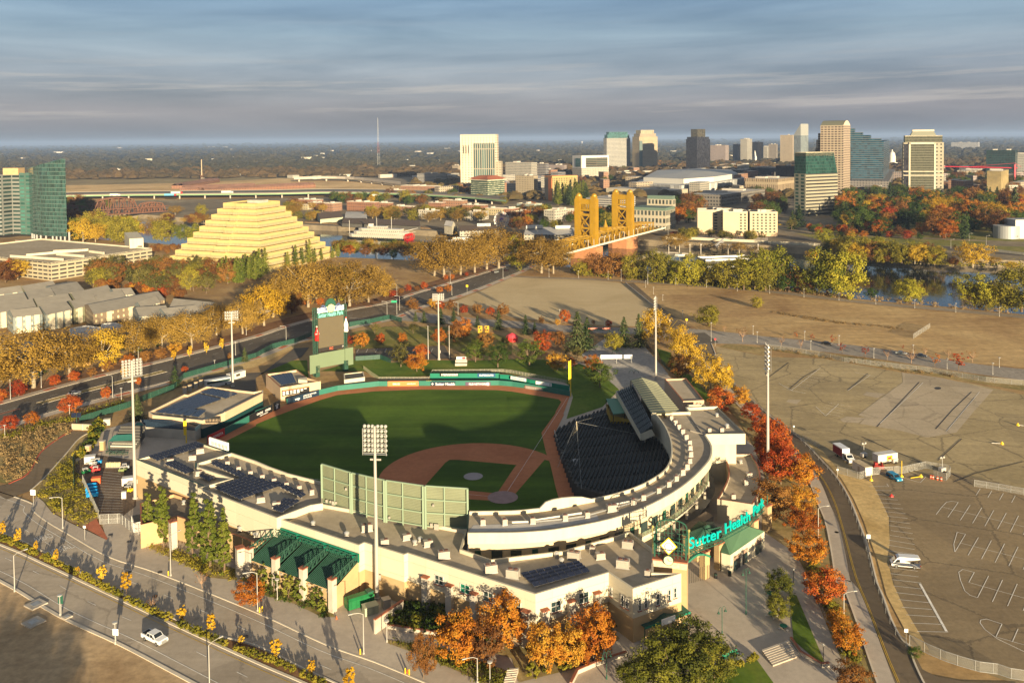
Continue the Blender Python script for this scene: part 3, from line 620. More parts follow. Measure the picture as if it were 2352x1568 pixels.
def _aB(k,A,B,lt,rb):
 a,c=_a3(q(k,*lt),A,B),_a3(q(k,*rb),A,B)
 x=Vector((B[0]-A[0],B[1]-A[1],0)).normalized();
 if ray(q(k,*rb)).x/ray(q(k,*rb)).y>ray(q(k,*lt)).x/ray(q(k,*lt)).y and x.dot(c-a)<0:x=-x
 return(a+c)/2,abs((c-a).dot(x)),abs(a.z-c.z),x
def _a4(parent,k,A,B,lt,rb,nx=2,ny=2,glass=_aO,sill=True,frame=_ac):
 c,w_,h,x=_aB(k,A,B,lt,rb);n=Vector((x.y,-x.x,0))
 if n.dot(c)>0:n=-n
 M=Matrix((x,n,Vector((0,0,1)))).transposed();fr=MB()
 for s in(-1,1):
  fr.box(c+x*s*w_/2+n*.05,(.12,.2,h+.12),rot=M);fr.box(c+Vector((0,0,s*h/2))+n*.05,(w_,.2,.12),rot=M)
 for i in range(1,nx):fr.box(c+x*(i/nx-.5)*w_+n*.05,(.07,.14,h),rot=M)
 for i in range(1,ny):fr.box(c+Vector((0,0,(i/ny-.5)*h))+n*.05,(w_,.14,.07),rot=M)
 f=fr.Bd_('window',frame,parent)
 MB().box(c+n*.03,(w_,.04,h),rot=M).Bd_('pane',glass,f)
 if sill:MB().box(c-Vector((0,0,h/2+.14))+n*.15,(w_+.3,.3,.12),rot=M).Bd_('sill',_aA,f)
 return f
WZ=11.0
A_=gl(31,[(1250,430),(1790,270),(1870,285),(2130,368),(1810,462),(1808,500),(2122,605),(1890,682)],10.8)
t=T('ballpark_building','cream west wing of the ballpark with rooftop solar panels beside the service yard','building',_ad(A_));blk(t,A_,10.8,split=6.4,par=.6,cap=_ak)
B_=gl(31,[(1808,500),(1812,462),(2130,366)],11.8)+gl(32,[(0,440),(130,495),(300,555),(615,635),(615,832),(500,850),(190,966)],11.8)+gl(31,[(1816,690),(2122,603)],11.8)
t=T('ballpark_building','cream rooftop block with the long dark solar array behind the tall pines','building',_ad(B_));blk(t,B_,11.8,split=5.5)
low=gl(31,[(1290,1030),(1285,830),(1600,742),(1820,812)],6)+gl(32,[(10,1060),(200,1135),(0,1200)],6)+gl(41,[(2200,215),(1620,30)],6)
t=T('ballpark_building','low flat roofed service range behind the piered masonry wall','building',_ad(low));blk(t,low,6.0,wall=_aJ,roof=_af('brown_roof',[(.16,.125,.09),(.2,.16,.12),(.24,.19,.14)],.1,.8),cap=_aA)
for k,x,y0,yb in((41,1592,0,340),(41,2210,212,600)):
 b=g(k,x,yb);MB().box((b.x,b.y,3.6),(1.7,1.7,7.2),.6).box((b.x,b.y,7.3),(1.9,1.9,.25),.6,1).Bd_('pier',[_aj,_aA],t)
C_=gl(32,[(190,968),(500,850),(615,835),(1940,1075),(1890,1250),(2160,1343)],WZ)+gl(33,[(490,1262),(520,1248),(950,1130),(1080,1086),(1303,1255),(1300,1463)],WZ)+gl(43,[(1555,552),(1110,695),(888,546),(215,745)],WZ)+gl(32,[(1395,1290),(1360,1303),(995,1192),(945,1217)],WZ)
front=t=T('ballpark_building','cream front hall and corner offices of the ballpark with tan base and square windows','building',_ad(C_));blk(t,C_,WZ,split=5.0)
w0,w1,w2,w3,w4=g(32,1395,1290,WZ),g(43,215,745,WZ),g(43,888,546,WZ),g(43,1110,695,WZ),g(43,1555,552,WZ)
for lt,rb in(((1645,560),(1722,665)),((1880,640),(1965,748)),((2093,710),(2180,825))):_a4(t,42,w0,w1,lt,rb,glass=_aN if lt[0]==1880 else _aO)
_a4(t,43,w0,w1,(-15,790),(82,905))
for lt,rb in(((355,820),(447,885)),((612,740),(702,808))):_a4(t,43,w1,w2,lt,rb)
for lt,rb in(((902,672),(920,765)),((1005,745),(1028,862)),((1048,775),(1070,880))):_a4(t,43,w2,w3,lt,rb,1,2)
for lt,rb in(((1160,795),(1184,888)),((1215,777),(1240,866)),((1324,741),(1350,836)),((1431,705),(1455,797)),((1484,688),(1508,770))):_a4(t,43,w3,w4,lt,rb,1,2)
for k,A,B,lt,rb in((42,w0,w1,(1548,570),(1602,850)),(42,w0,w1,(1762,645),(1825,930)),(42,w0,w1,(1990,720),(2048,1010)),(43,w0,w1,(112,880),(178,1190)),(43,w1,w2,(262,888),(320,1150)),(43,w1,w2,(505,805),(560,1080)),(43,w1,w2,(742,730),(798,960))):
 c,w_,h,x=_aB(k,A,B,lt,rb);n=Vector((x.y,-x.x,0));n=-n if n.dot(c)>0 else n;M=Matrix((x,n,Vector((0,0,1)))).transposed();zt=c.z+h/2
 MB().box((c.x+n.x*.5,c.y+n.y*.5,zt/2),(1.5,1.2,zt),rot=M).box((c.x+n.x*.5,c.y+n.y*.5,zt+.1),(1.7,1.4,.2),rot=M,mi=1).Bd_('pier',[_aj,_aA],t)
c,w_,h,x=_aB(43,w2,w1,(820,890),(885,970));M=Matrix((x,Vector((x.y,-x.x,0)),Vector((0,0,1)))).transposed();MB().box((c.x,c.y,1.4),(2.6,.5,2.8),rot=M).Bd_('door',_al,t)
fa,fb=(Vector((p.x,p.y,0))for p in(g(32,192,968,WZ),g(32,945,1217,WZ)));dx=(fb-fa).normalized();nrm=Vector((dx.y,-dx.x,0));nrm=-nrm if nrm.dot(fa)>0 else nrm
Mh=Matrix((dx,nrm,Vector((0,0,1)))).transposed();Lh=(fb-fa).length
t=T('loading_gallery','tan gallery with dark green pitched metal roof bays and open trusses under the cream hall','building',(fa+fb)/2*1.0)
t.location.z=0
md_=(fa+fb)/2
MB().box((md_.x+nrm.x*.22,md_.y+nrm.y*.22,8.25),(Lh+.5,.3,1.9),rot=Mh).Bd_('fascia_band',_aN,t)
D_=8.0;e0,e1=fa+nrm*D_,fb+nrm*D_
MB().wall([fa+nrm*.3,e0,e1,fb+nrm*.3],0,4.6,0).face([(p.x,p.y,z)for p,z in((fb+nrm*.3,4.6),(e1,4.6),(fb+nrm*.3,7.4))]).face([(p.x,p.y,z)for p,z in((fa+nrm*.3,4.6),(e0,4.6),(fa+nrm*.3,7.4))]).Bd_('wall',_aJ,t)
for i in range(3):
 a,b=fa+dx*Lh*(i/3+.0),fa+dx*Lh*((i+1)/3)
 o=MB();ins=dx*.6
 o.face([(p.x,p.y,z)for p,z in((a+ins+nrm*(D_+.5),4.7),(b-ins+nrm*(D_+.5),4.7),(b-ins+nrm*.4,7.5),(a+ins+nrm*.4,7.5))])
 nr=16
 for k in range(nr+1):
  s=a+ins+(b-a-ins*2)*(k/nr);o.beam((s.x+nrm.x*(D_+.5),s.y+nrm.y*(D_+.5),4.75),(s.x+nrm.x*.4,s.y+nrm.y*.4,7.55),.08,.12)
 o.Bd_('roof_bay',_ax,t)
for i in range(4):
 s=fa+dx*Lh*i/3+nrm*(D_+.3);M=Mh
 MB().box((s.x,s.y,3.6),(1.3,1.3,7.2),rot=M).box((s.x,s.y,7.3),(1.5,1.5,.22),rot=M,mi=1).Bd_('pier',[_aj,_aA],t)
 p0,p1=s+Vector((0,0,7.4)),fa+dx*Lh*i/3+nrm*.5+Vector((0,0,9.0));q0=s+Vector((0,0,5.2));q1=fa+dx*Lh*i/3+nrm*.5+Vector((0,0,7.6))
 o=MB().beam(p0,p1,.2).beam(q0,q1,.2)
 for k in range(6):
  u,v=k/6,(k+1)/6;o.beam(q0.lerp(q1,u),p0.lerp(p1,v),.14).beam(p0.lerp(p1,v),q0.lerp(q1,v),.14)
 o.Bd_('truss',_ax,t)
 if i<3:
  w_a,w_b=fa+dx*(Lh*i/3+.8)+nrm*1.2,fa+dx*(Lh*(i+1)/3-.8)+nrm*1.2;o=MB()
  for k in range(9):
   u,v=w_a.lerp(w_b,k/9),w_a.lerp(w_b,(k+1)/9)
   o.beam((u.x,u.y,7.6),(v.x,v.y,9.0 if k%2 else 8.4),.13).beam((u.x,u.y,8.6),(v.x,v.y,7.7),.13)
  o.beam((w_a.x,w_a.y,7.6),(w_b.x,w_b.y,7.6),.16).beam((w_a.x,w_a.y,9),(w_b.x,w_b.y,9),.16).Bd_('truss',_ax,t)
 if i<3:
  for k in range(4):
   s2=fa+dx*Lh*(i/3+.06+.072*k)+nrm*(D_+.05);MB().box((s2.x,s2.y,3.9),(.5,.4,.45),rot=Mh).Bd_('wall_lamp',_aP,t)
a,b=g(42,1090,1115),g(42,1350,930)
t=T('screen_wall','low tan screen wall with brick coping beside the green refuse compactor','wall',(a+b)/2)
MB().beam(a+Vector((0,0,1.5)),b+Vector((0,0,1.5)),.4,3.0).Bd_('wall',_aj,t);MB().beam(a+Vector((0,0,3.1)),b+Vector((0,0,3.1)),.6,.2).Bd_('coping',_aA,t)
_bm=P('compactor_green',(.01,.13,.04),.45,var=.15,scale=.8)
c=g(42,950,850);t=T('refuse_compactor','dark green refuse compactor container beside the tan gallery','container',c,None,R(32))
t2=MB();t2.Pz_([(-3,-1.2),(3,-1.2),(3,1.2),(-3,1.2)],.3,2.1);t2.face([(-3,-1.2,2.1),(3,-1.2,2.1),(2.7,-.8,2.5),(-2.7,-.8,2.5)]).face([(3,1.2,2.1),(-3,1.2,2.1),(-2.7,.8,2.5),(2.7,.8,2.5)]).face([(3,-1.2,2.1),(3,1.2,2.1),(2.7,.8,2.5),(2.7,-.8,2.5)]).face([(-3,1.2,2.1),(-3,-1.2,2.1),(-2.7,-.8,2.5),(-2.7,.8,2.5)]).cap([(-2.7,-.8),(2.7,-.8),(2.7,.8),(-2.7,.8)],2.5)
t2.Bd_('container',_bm,t,lc_=True);o=MB()
for s in(-1,1):
 for x in(-2.2,-1.1,0,1.1,2.2):o.box((x,s*1.23,1.2),(.1,.08,1.7))
o.box((0,-.7,.15),(6,.15,.3)).box((0,.7,.15),(6,.15,.3)).Bd_('ribs',_bm,t,lc_=True);MB().box((2.3,0,2.62),(1.4,1.7,.3)).Bd_('hopper_lid',_ak,t,lc_=True)
for(x,y),s,m,nm,lb in(((1050,920),(3,2,1.8),P('beige_cabinet',(.38,.38,.26),.6),'transformer_cabinet','olive transformer cabinet in the fenced refuse yard'),((1195,870),(1.6,1.5,2),_aP,'transformer_cabinet','grey equipment cabinet behind the olive cabinet in the refuse yard')):
 c=g(42,x,y);tt=T(nm,lb,'cabinet',c,None,.5);MB().box((0,0,s[2]/2),s).box((0,0,s[2]+.06),(s[0]+.2,s[1]+.2,.12)).Bd_('casing',m,tt,lc_=True);MB().box((0,-s[1]/2-.03,s[2]/2),(s[0]*.4,.05,s[2]*.8)).box((s[0]*.25,-s[1]/2-.03,s[2]/2),(s[0]*.4,.05,s[2]*.8)).Bd_('door',m,tt,lc_=True)
RZ=15.0
RIN=_ao(gl(32,[(1962,912)],RZ)+gl(33,[(0,906),(190,890),(370,868),(640,815),(900,762),(1130,690),(1270,622),(1390,540),(1448,450),(1464,350),(1448,240),(1400,130),(1330,35)],RZ)+gl(23,[(1290,1392)],RZ),3)
ROUT=_ao(gl(32,[(1945,1105)],RZ)+gl(33,[(0,1102),(200,1092),(400,1072),(800,1002),(1080,922),(1300,832),(1500,722),(1650,612),(1780,482),(1832,400),(1837,300),(1780,205)],RZ),3)
NE=gl(33,[(2145,200)],RZ)+gl(23,[(1890,1333),(1610,1342),(1640,1384)],RZ)
ring=t=T('grandstand','curved cream grandstand ring with white fascia and a row of roof units','grandstand',_ad(RIN));t.location.z=0
ringpoly=RIN+list(reversed(NE))+list(reversed(ROUT))
o=MB().wall(RIN,7.0,RZ+.4,0);inn=_ae(RIN,-.5)
blkp=[Vector((p.x,p.y))for p in ccw(ringpoly)]
MB().cap(blkp,RZ-.5).Bd_('roof',_bz,t)
MB().wall(RIN,7.0,RZ+.3).wall(_ae(RIN,-.4 if(_ae(RIN,-.4)[10]-_ad(ROUT)).length<(RIN[10]-_ad(ROUT)).length else.4),RZ-.5,RZ+.3).cap(strip(RIN,_ae(RIN,-.4 if(_ae(RIN,-.4)[10]-_ad(ROUT)).length<(RIN[10]-_ad(ROUT)).length else.4)),RZ+.3).Bd_('inner_parapet',_ag,t)
def inward(line,d,ref):
 a,b=_ae(line,d),_ae(line,-d);k=len(line)//2;return a if(a[k]-ref).length<(b[k]-ref).length else b
rc=_ad(RIN)
ri=inward(ROUT,2.6,rc);rt=inward(ROUT,.45,rc)
fz=[12.7-.0*k for k in range(len(ROUT))]
MB().wall(ROUT,12.6,RZ).cap(strip(ROUT,rt),RZ).wall(rt,RZ-.5,RZ).cap(strip(ROUT,ri),12.6,down=True).Bd_('fascia',_ag,t)
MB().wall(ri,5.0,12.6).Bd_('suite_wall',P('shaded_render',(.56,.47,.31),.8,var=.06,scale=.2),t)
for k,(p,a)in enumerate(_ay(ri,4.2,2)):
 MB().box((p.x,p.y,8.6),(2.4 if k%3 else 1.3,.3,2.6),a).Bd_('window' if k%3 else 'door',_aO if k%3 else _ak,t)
bal=inward(ROUT[len(ROUT)//2-4:],1.0,rc);bo=MB()
MB().cap(strip(bal,ri[len(ROUT)//2-4:]),7.6).wall(bal,6.9,7.6).Bd_('balcony',_ag,t)
for k,(p,a)in enumerate(_ay(bal,1.5)):bo.box((p.x,p.y,8.1),(.07,.07,1.0),a)
for zz in(7.9,8.3,8.6):bo.path([Vector((p.x,p.y,zz))for p in bal],.04,4)
bo.Bd_('balcony_railing',P('sage_steel',(.30,.40,.26),.5),t)
for k,(p,a)in enumerate(_ay(bal,7)):MB().box((p.x,p.y,3.45),(.5,.5,6.9),a).Bd_('column',_aj,t)
MB().cap(strip(inward(ROUT,9,rc),[p+(p-rc).normalized()*1 for p in ROUT]),5.0).Bd_('concourse_floor',_aK,t)
press=RIN[len(RIN)//16*2+3:len(RIN)//2-7]
n=len(press);po=inward(press,.5,_ad(ROUT));ht=[RZ+.3+1.7*math.sin(math.pi*(k/(n-1))**.8)**.7 if 0<k<n-1 else RZ+.3 for k in range(n)]
o=MB().wall(press,RZ,ht).wall(po,RZ-.4,ht)
for k in range(n-1):o.face([(press[k].x,press[k].y,ht[k]),(press[k+1].x,press[k+1].y,ht[k+1]),(po[k+1].x,po[k+1].y,ht[k+1]),(po[k].x,po[k].y,ht[k])])
o.Bd_('press_parapet',_ag,t)
ne=gl(33,[(1780,205),(2145,200)],RZ)
nw=[Vector((p.x,p.y))for p in ne+gl(23,[(1890,1333)],RZ)]
MB().wall(nw,12.2,RZ).wall([p*1.0 for p in nw],RZ,RZ+.25).Bd_('east_fascia',_ag,t)
a,b=g(33,1800,262,12.2),g(33,2060,268,12.2);MB().Pz_([a,b,b+(nw[2].to_3d()-nw[1].to_3d())*.8,a+(nw[2].to_3d()-nw[1].to_3d())*.8],0,12.2).Bd_('east_wall',_ag,t)
MB().parapet(gl(23,[(1290,1392),(1640,1384),(1610,1342),(1890,1333)],RZ),RZ-.4,.8,.5,cs_=False).Bd_('north_parapet',_ag,t)
o=MB()
sp=ROUT[-9:]+gl(33,[(1700,60)],RZ);
for a,b in(((1640,35),(1745,190)),((1640,165),(1780,205))):o.beam(g(33,*a,RZ-.3),g(33,*b,RZ-.3),.25,.35)
o.Bd_('roof_upstand',_aj,t)
sheetw=MB().cap(gl(33,[(0,1085),(0,1022),(300,1000),(780,935),(800,985),(400,1055)],RZ-.46),RZ-.46).cap(gl(32,[(2000,1030),(2352,1020),(2352,1085),(1955,1090)],RZ-.46),RZ-.46).Bd_('pale_roof_sheet',_a0,t)
a,b=gl(33,[(340,1170),(420,1160)],8.6),gl(33,[(515,1240),(385,1255)],7)
c=(a[0]+a[1]+b[0]+b[1])/4;tt=T('canopy','small sloping green canopy over the concourse between ring and offices','canopy',(c.x,c.y,0))
MB().face([a[0],b[1],b[0],a[1]]).Bd_('canopy_roof',_ax,tt);MB().tube(b[0],(b[0].x,b[0].y,5),.1).tube(b[1],(b[1].x,b[1].y,5),.1).Bd_('posts',_ak,tt)
rng=random.Random(3)
with proto():
 def mk_unit(name,d,fans):
  e=T(name,None,None,link=False);MB().box((0,0,d[2]/2+.25),d).box((0,-d[1]/2-.02,d[2]*.55+.2),(d[0]*.8,.06,d[2]*.5)).Bd_('casing',_aP,e,lc_=True)
  o=MB()
  for fx in fans:o.Lt_([(min(d[0]/len(fans),d[1])*.36,0),(min(d[0]/len(fans),d[1])*.36,.12)],(fx*d[0],0,d[2]+.25),12)
  o.Bd_('fan',P('fan_grille',(.16,.08,.06),.6),e,lc_=True)
  MB().box((0,d[1]*.4,.12),(d[0]*1.1,.15,.24)).box((0,-d[1]*.4,.12),(d[0]*1.1,.15,.24)).Bd_('skid',_ai,e,lc_=True);return e
 U_S=mk_unit('roof_unit',(1.15,1.1,1.15),(0,));U_L=mk_unit('roof_unit',(2.5,1.6,1.45),(-.22,.22));U_M=mk_unit('roof_unit',(1.9,1.2,1.05),(.2,))
 VENT=T('roof_vent',None,None,link=False);MB().Lt_([(.4,0),(.4,.5),(.55,.55),(.6,.9),(.4,1.1),(.15,1.2)],n=14).Bd_('cowl',P('bright_cowl',(.66,.65,.62),.3,.6),VENT,lc_=True);MB().box((0,0,.2),(1.0,1.0,.3)).Bd_('curb',_aP,VENT,lc_=True)
def _am(k,pts,z,pr,grp,lab,rot=.2):
 for i,(x,y)in enumerate(pts):_aY(pr,g(k,x,y,z),rot+rng.uniform(-.1,.1)if not callable(rot)else rot(x,y),rng.uniform(.92,1.05),lab.format(nth(i)),grp,'vent' if pr is VENT else 'air unit')
ringu=[(190,1018),(487,990),(690,962),(1115,842),(1205,802),(1343,738),(1437,680),(1507,625),(1565,570),(1605,518),(1630,462),(1638,402),(1635,343),(1628,296),(1597,245),(1565,195),(1530,150),(1497,110),(1460,65)]
_am(33,ringu,RZ-.5,U_S,'air units round the curved roof','white air unit on the curved roof, {} counted from the screen end')
_am(32,[(2085,1030),(2283,1030)],RZ-.5,U_S,'air units by the green screen','white air unit on the curved roof by the green screen, {} from it')
_am(33,[(918,905)],RZ-.5,U_L,None,'long white air unit amid pipework behind the press box parapet')
_am(32,[(1020,1085),(1725,1335),(2155,1465)],WZ-.8,U_L,'large units on the front hall roof','large air unit on the front hall roof, {} from the floodlight mast',.25)
_am(33,[(570,1345),(1020,1420),(1065,1240),(10,1510)],WZ-.8,U_L,'large units on the corner office roof','large pale air unit on the corner office roof, {} from the tan concourse wall',-.35)
_am(32,[(1385,1165),(1180,1210)],WZ-.8,U_M,'small units on the hall roof','small air unit on the hall roof below the screen, {} from right',.3)
_am(33,[(740,1285),(1245,1500)],WZ-.8,U_S,'small units on the office roof','small white air unit on the office roof, {} from the concourse',-.3)
_am(32,[(1580,1225)],WZ-.8,U_M,None,'silver duct box standing on the hall roof beside the cowls',.3);_am(33,[(810,1340)],WZ-.8,U_M,None,'silver duct box on the corner office roof above the solar panels',.3)
_am(32,[(525,1035),(835,1135),(1460,1210),(1508,1180)],WZ-.8,VENT,'exhaust cowls on the hall roof','silver exhaust cowl on the front hall roof, {} from the left')
_am(33,[(455,1380),(410,1325)],WZ-.8,VENT,'cowls on the office roof','silver cowl by the solar panels of the office roof, {} from them')
_am(33,[(1975,138),(1882,35)],RZ-.5,VENT,'cowls on the east roof','silver cowl on the square east roof, {} from its lit front edge')
_am(33,[(1810,180),(1925,180)],RZ-.5,U_S,'small units on the east roof','low white unit at the front edge of the square east roof, {} from the left')
_am(31,[(1565,462),(1770,432),(1840,370),(1830,575)],10.2,U_M,'units on the west wing roof','white air unit on the west wing roof, {} from the tall light pole',.35)
_am(31,[(2090,488),(2192,540),(2300,580)],11,U_S,'units behind the white sign','white air unit on the solar roof behind the white sign, {} from it',.4)
_am(32,[(55,615),(165,650),(280,685),(395,715),(512,750)],11,U_S,'units in the row beside the field edge','white air unit along the field edge of the solar roof, {} towards the screen',.4)
_am(32,[(45,820),(190,865)],11,U_M,'units among the solar panels','white air unit standing amid the large solar array, {} from the left',.3)
_am(31,[(1690,840),(2205,1085),(2345,1140)],5.4,VENT,'cowls on the low service roof','steel cowl on the brown service roof behind the pines, {} from the left')
_am(32,[(15,1140)],5.4,VENT,None,'steel cowl at the end of the brown service roof beside the trusses')
pl=MB()
for a,b in zip(ringu[:-1],ringu[1:]):pl.tube(g(33,a[0]-18,a[1]-14,RZ-.1),g(33,b[0]-18,b[1]-14,RZ-.1),.16,n=6)
tag(pl.Bd_('roof_pipes',_ai),'silver pipe run linking the air units along the curved roof','pipework')
o=MB();prev=None
for k,pts in((33,[(0,1005),(150,1000)]),(33,[(215,985),(440,950),(640,920)]),(33,[(900,850),(1080,815)])):o.path([g(k,*p,RZ)for p in pts],.22,6)
tag(o.Bd_('roof_duct',_ac),'white duct lying along the curved roof behind the air units','duct')
def _aC(label,corners,k,z,rows,cols,tilt=.35,group='solar arrays on the ballpark roofs',name='solar_array'):
 A,B,C,D=[g(kk,x,y,z)for kk,x,y in[(c if len(c)==3 else(k,*c))for c in corners]]
 e=T(name,label,'solar panels',(A+B+C+D)/4,group)
 for r in range(rows):
  o=MB();v0,v1=(r+.05)/rows,(r+.92)/rows
  for c in range(cols):
   u0,u1=(c+.03)/cols,(c+.97)/cols
   pt=lambda u,v,h:(A.lerp(B,u)).lerp(D.lerp(C,u),v)+Vector((0,0,h))
   o.face([pt(u0,v0,.45+tilt),pt(u1,v0,.45+tilt),pt(u1,v1,.45),pt(u0,v1,.45)][::-1])
   o.face([pt(u0,v0,.40+tilt),pt(u1,v0,.40+tilt),pt(u1,v1,.40),pt(u0,v1,.40)],1)
   if c%2==0:o.tube(pt((u0+u1)/2,v0,0),pt((u0+u1)/2,v0,.42+tilt),.05,n=4,mi=1).tube(pt((u0+u1)/2,v1,0),pt((u0+u1)/2,v1,.42),.05,n=4,mi=1)
  o.Bd_('panel_row',[_bA,_ai],e)
_aC('dark solar array along the far edge of the west wing roof',[(1360,420),(1805,285),(1880,318),(1445,457)],31,10.3,3,12)
_aC('dark solar array of three rows near the front of the west wing roof',[(1510,488),(1610,455),(1795,548),(1705,577)],31,10.3,6,3)
_aC('smallest dark solar array at the corner of the west wing roof',[(1825,602),(1925,556),(2012,600),(1915,646)],31,10.3,4,3)
_aC('narrow dark solar array of two rows behind the big array',[(1930,482),(1992,460),(2265,585),(2212,617)],31,11.2,8,2)
_aC('largest dark solar array on the roof behind the pines',[(1970,712),(2300,592),(2570,690),(2200,815)],31,11.2,7,8)
_aC('dark solar array continuing the largest one towards the screen',[(100,640),(180,640),(465,768),(410,800)],32,11.2,8,2)
_aC('dark solar array at the front edge beside the green fascia',[(150,908),(260,805),(410,822),(232,936)],32,11.2,4,4)
_aC('dark solar array on the corner office roof',[(78,580),(615,465),(718,555),(205,700)],43,WZ-.8,4,8)
H_=g(33,-18,785);Hm=G((1156,1145));Mm=G((1087,1096));s_=(Mm-Hm).length/18.44
d2=(Mm-Hm).normalized();dn=Vector((-d2.y,d2.x,0))
def fld(x,y):return Hm+d2*(y*s_)+dn*(x*s_)
owall=gl(31,[(1905,290),(2080,205),(2352,60)])+gl(22,[(0,1425),(150,1370)])+gl(22,[(285,1305),(580,1222),(750,1182),(1130,1140),(1500,1136),(1610,1136),(2230,1132),(2352,1142)])+gl(23,[(160,1165),(300,1190),(530,1232)])
track=owall+gl(23,[(470,1400)])+gl(33,[(480,20),(392,195),(432,340),(482,500),(522,640),(572,720),(600,800),(500,950),(-100,1000)])+gl(32,[(1900,900),(1000,760),(0,560)])+gl(31,[(1900,450),(1800,330)])
_aa('warning_track',track,.24,_bx)
turf=gl(31,[(1980,330),(2110,250),(2352,128)])+gl(22,[(0,1492),(150,1428),(300,1372),(600,1265),(750,1222),(1100,1187),(1500,1172),(2200,1176),(2352,1190)])+gl(23,[(300,1240),(430,1262),(452,1285),(400,1375)])+gl(33,[(400,10),(270,190),(312,370),(352,480),(402,700),(440,830),(330,960),(-100,990)])+gl(32,[(1900,880),(1000,730),(0,520)])+gl(31,[(1980,430)])
_aa('outfield_turf',turf,.28,_bw)
th=math.pi/4
b1=lambda r,s:fld(r*math.sin(th)*s,r*math.cos(th))
arc=[fld(29*math.cos(t),18.4+29*math.sin(t))for t in[math.pi*(-.06+1.12*k/30)for k in range(31)]]
_aa('infield_clay',arc+[fld(-26,18.5),fld(-1.5,-1.8),fld(1.5,-1.8),fld(26,18.5)],.31,_bx)
_aa('infield_grass',[fld(0,3.6),fld(-14.2,17.8),fld(-16.0,19.4),fld(-14.4,21.0),fld(-2.2,33.2),fld(0,34.6),fld(2.2,33.2),fld(14.4,21.0),fld(16.0,19.4),fld(14.2,17.8)],.34,_bw)
_bW=P('field_tarp',(.36,.31,.31),.7,var=.05,scale=1);_bX=P('home_tarp',(.34,.22,.20),.7,var=.12,scale=.6)
MB().cap([fld(2.95*math.cos(k*.2618),18.44+2.95*math.sin(k*.2618))for k in range(24)],.37).Bd_('mound_tarp',_bW);tag(bpy.data.objects['mound_tarp'],'pale round tarp covering the pitcher\'s mound','tarp')
MB().cap([fld(4.4*math.cos(k*.2618),.3+4.4*math.sin(k*.2618))for k in range(24)],.37).Bd_('home_plate_tarp',_bX);tag(bpy.data.objects['home_plate_tarp'],'larger dusty round tarp covering home plate','tarp')
o=MB();_bf(o,fld(-.9,.9),b1(98,-1),.1,.33);_bf(o,fld(.9,.9),b1(95,1),.1,.33);o.Bd_('foul_lines',_bl)['kind']='structure'
def _aX(name,label,line,z0,z1,mat,cat='wall'):
 e=T(name,label,cat,_ad(line));o=MB();ln=[Vector((p[0],p[1]))for p in line];bk=[Vector((p[0],p[1]))for p in line]
 off=_aT(ln,.3,cs_=False);off2=_aT(ln,-.3,cs_=False);ref=Vector((Hm.x,Hm.y));k=len(ln)//2
 far=off if(off[k]-ref).length>(off2[k]-ref).length else off2
 o.wall(ln,z0,z1).wall(far,z0,z1).cap([Vector((p.x,p.y,z1))for p in ln]+[Vector((p.x,p.y,z1))for p in reversed(far)],z1)
 o.wall([ln[0],far[0]],z0,z1).wall([ln[-1],far[-1]],z0,z1)
 o.Bd_('padding',mat,e);return e
def _aF(e,a,b,z0,z1,mat,lines,lm=_a2,name='banner',gap=.12):
 """banner stretched from a to b on the field side; lines = (text, width share, centre share x, y, height share)"""
 a,b=Vector((a[0],a[1],0)),Vector((b[0],b[1],0));x=(b-a).normalized();n=Vector((x.y,-x.x,0));n=-n if n.dot(a)>0 else n
 c=(a+b)/2+n*gap;c.z=(z0+z1)/2;L,H=(b-a).length,z1-z0
 p=MB().box(c,(L,.12,H),rot=Matrix((x,n,Vector((0,0,1)))).transposed()).Bd_(name,mat,e)
 for tx in lines:
  s,wd,cx,cy,hh=tx[:5];M=_aH(c+x*(cx*L)+Vector((0,0,cy*H))+n*.08,x)
  _aG(s,p,M,tx[5]if len(tx)>5 else lm,1,.01,width=wd*L,height=hh*H,bold=.02)
 return p,c,x,n
def strokes(e,a,b,z0,z1,mat,lm,rows,seed):
 p,c,x,n=_aF(e,a,b,z0,z1,mat,[]);r=random.Random(seed);L=(Vector(b)-Vector(a)).length;o=MB();M=Matrix((x,n,Vector((0,0,1)))).transposed()
 for i in range(rows):
  u=-.42
  while u<.40:w_=r.uniform(.04,.13);o.box(c+x*(L*(u+w_/2))+n*.08+Vector((0,0,(z1-z0)*((i+.5)/rows-.5)*-.8)),(L*w_,.03,(z1-z0)*.5/rows),rot=M);u+=w_+.025
 o.Bd_('faded_print',lm,p);return p,c,x,n
e=_aX('outfield_wall','dark green padded left field wall with red and black banners',owall[:5],0,2.6,_bg)
_aF(e,g(31,1905,292),g(31,2062,215),.1,2.9,_aE,[('TOYOTA',.6,.1,0,.32)])
_aF(e,g(31,2290,92),g(22,148,1372),.1,2.7,_bh,[('CACHE',.26,-.06,.12,.30),('CREEK',.26,.30,.12,.30),('CASINO RESORT',.36,.12,-.24,.14)])
a,b=g(22,160,1370),g(22,218,1343);e2=T('banner_board','upright dark board with a pale jersey shape at the wall gap','board',(a+b)/2)
p_,c_,x_,n_=_aF(e2,a,b,0,3.4,_bh,[],name='panel')
MB().box(c_+n_*.1+Vector((0,0,-.2)),(1.1,.05,1.6),rot=Matrix((x_,n_,Vector((0,0,1)))).transposed()).box(c_+n_*.1+Vector((0,0,.35)),(1.9,.05,.5),rot=Matrix((x_,n_,Vector((0,0,1)))).transposed()).Lt_([(.3,0),(.3,.05)],c_+n_*.1+Vector((0,0,.8)),8).Bd_('jersey',_aq,e2)
e=_aX('outfield_wall','green padded left centre wall with the navy eyewear banner',owall[5:9],0,2.3,_bg)
_aF(e,g(22,290,1305),g(22,578,1224),.05,2.5,_a1,[('vsp',.16,-.2,-.1,.4),('LIFE IS BETTER',.42,.2,.17,.22),('IN FOCUS.',.27,.13,-.16,.22)])
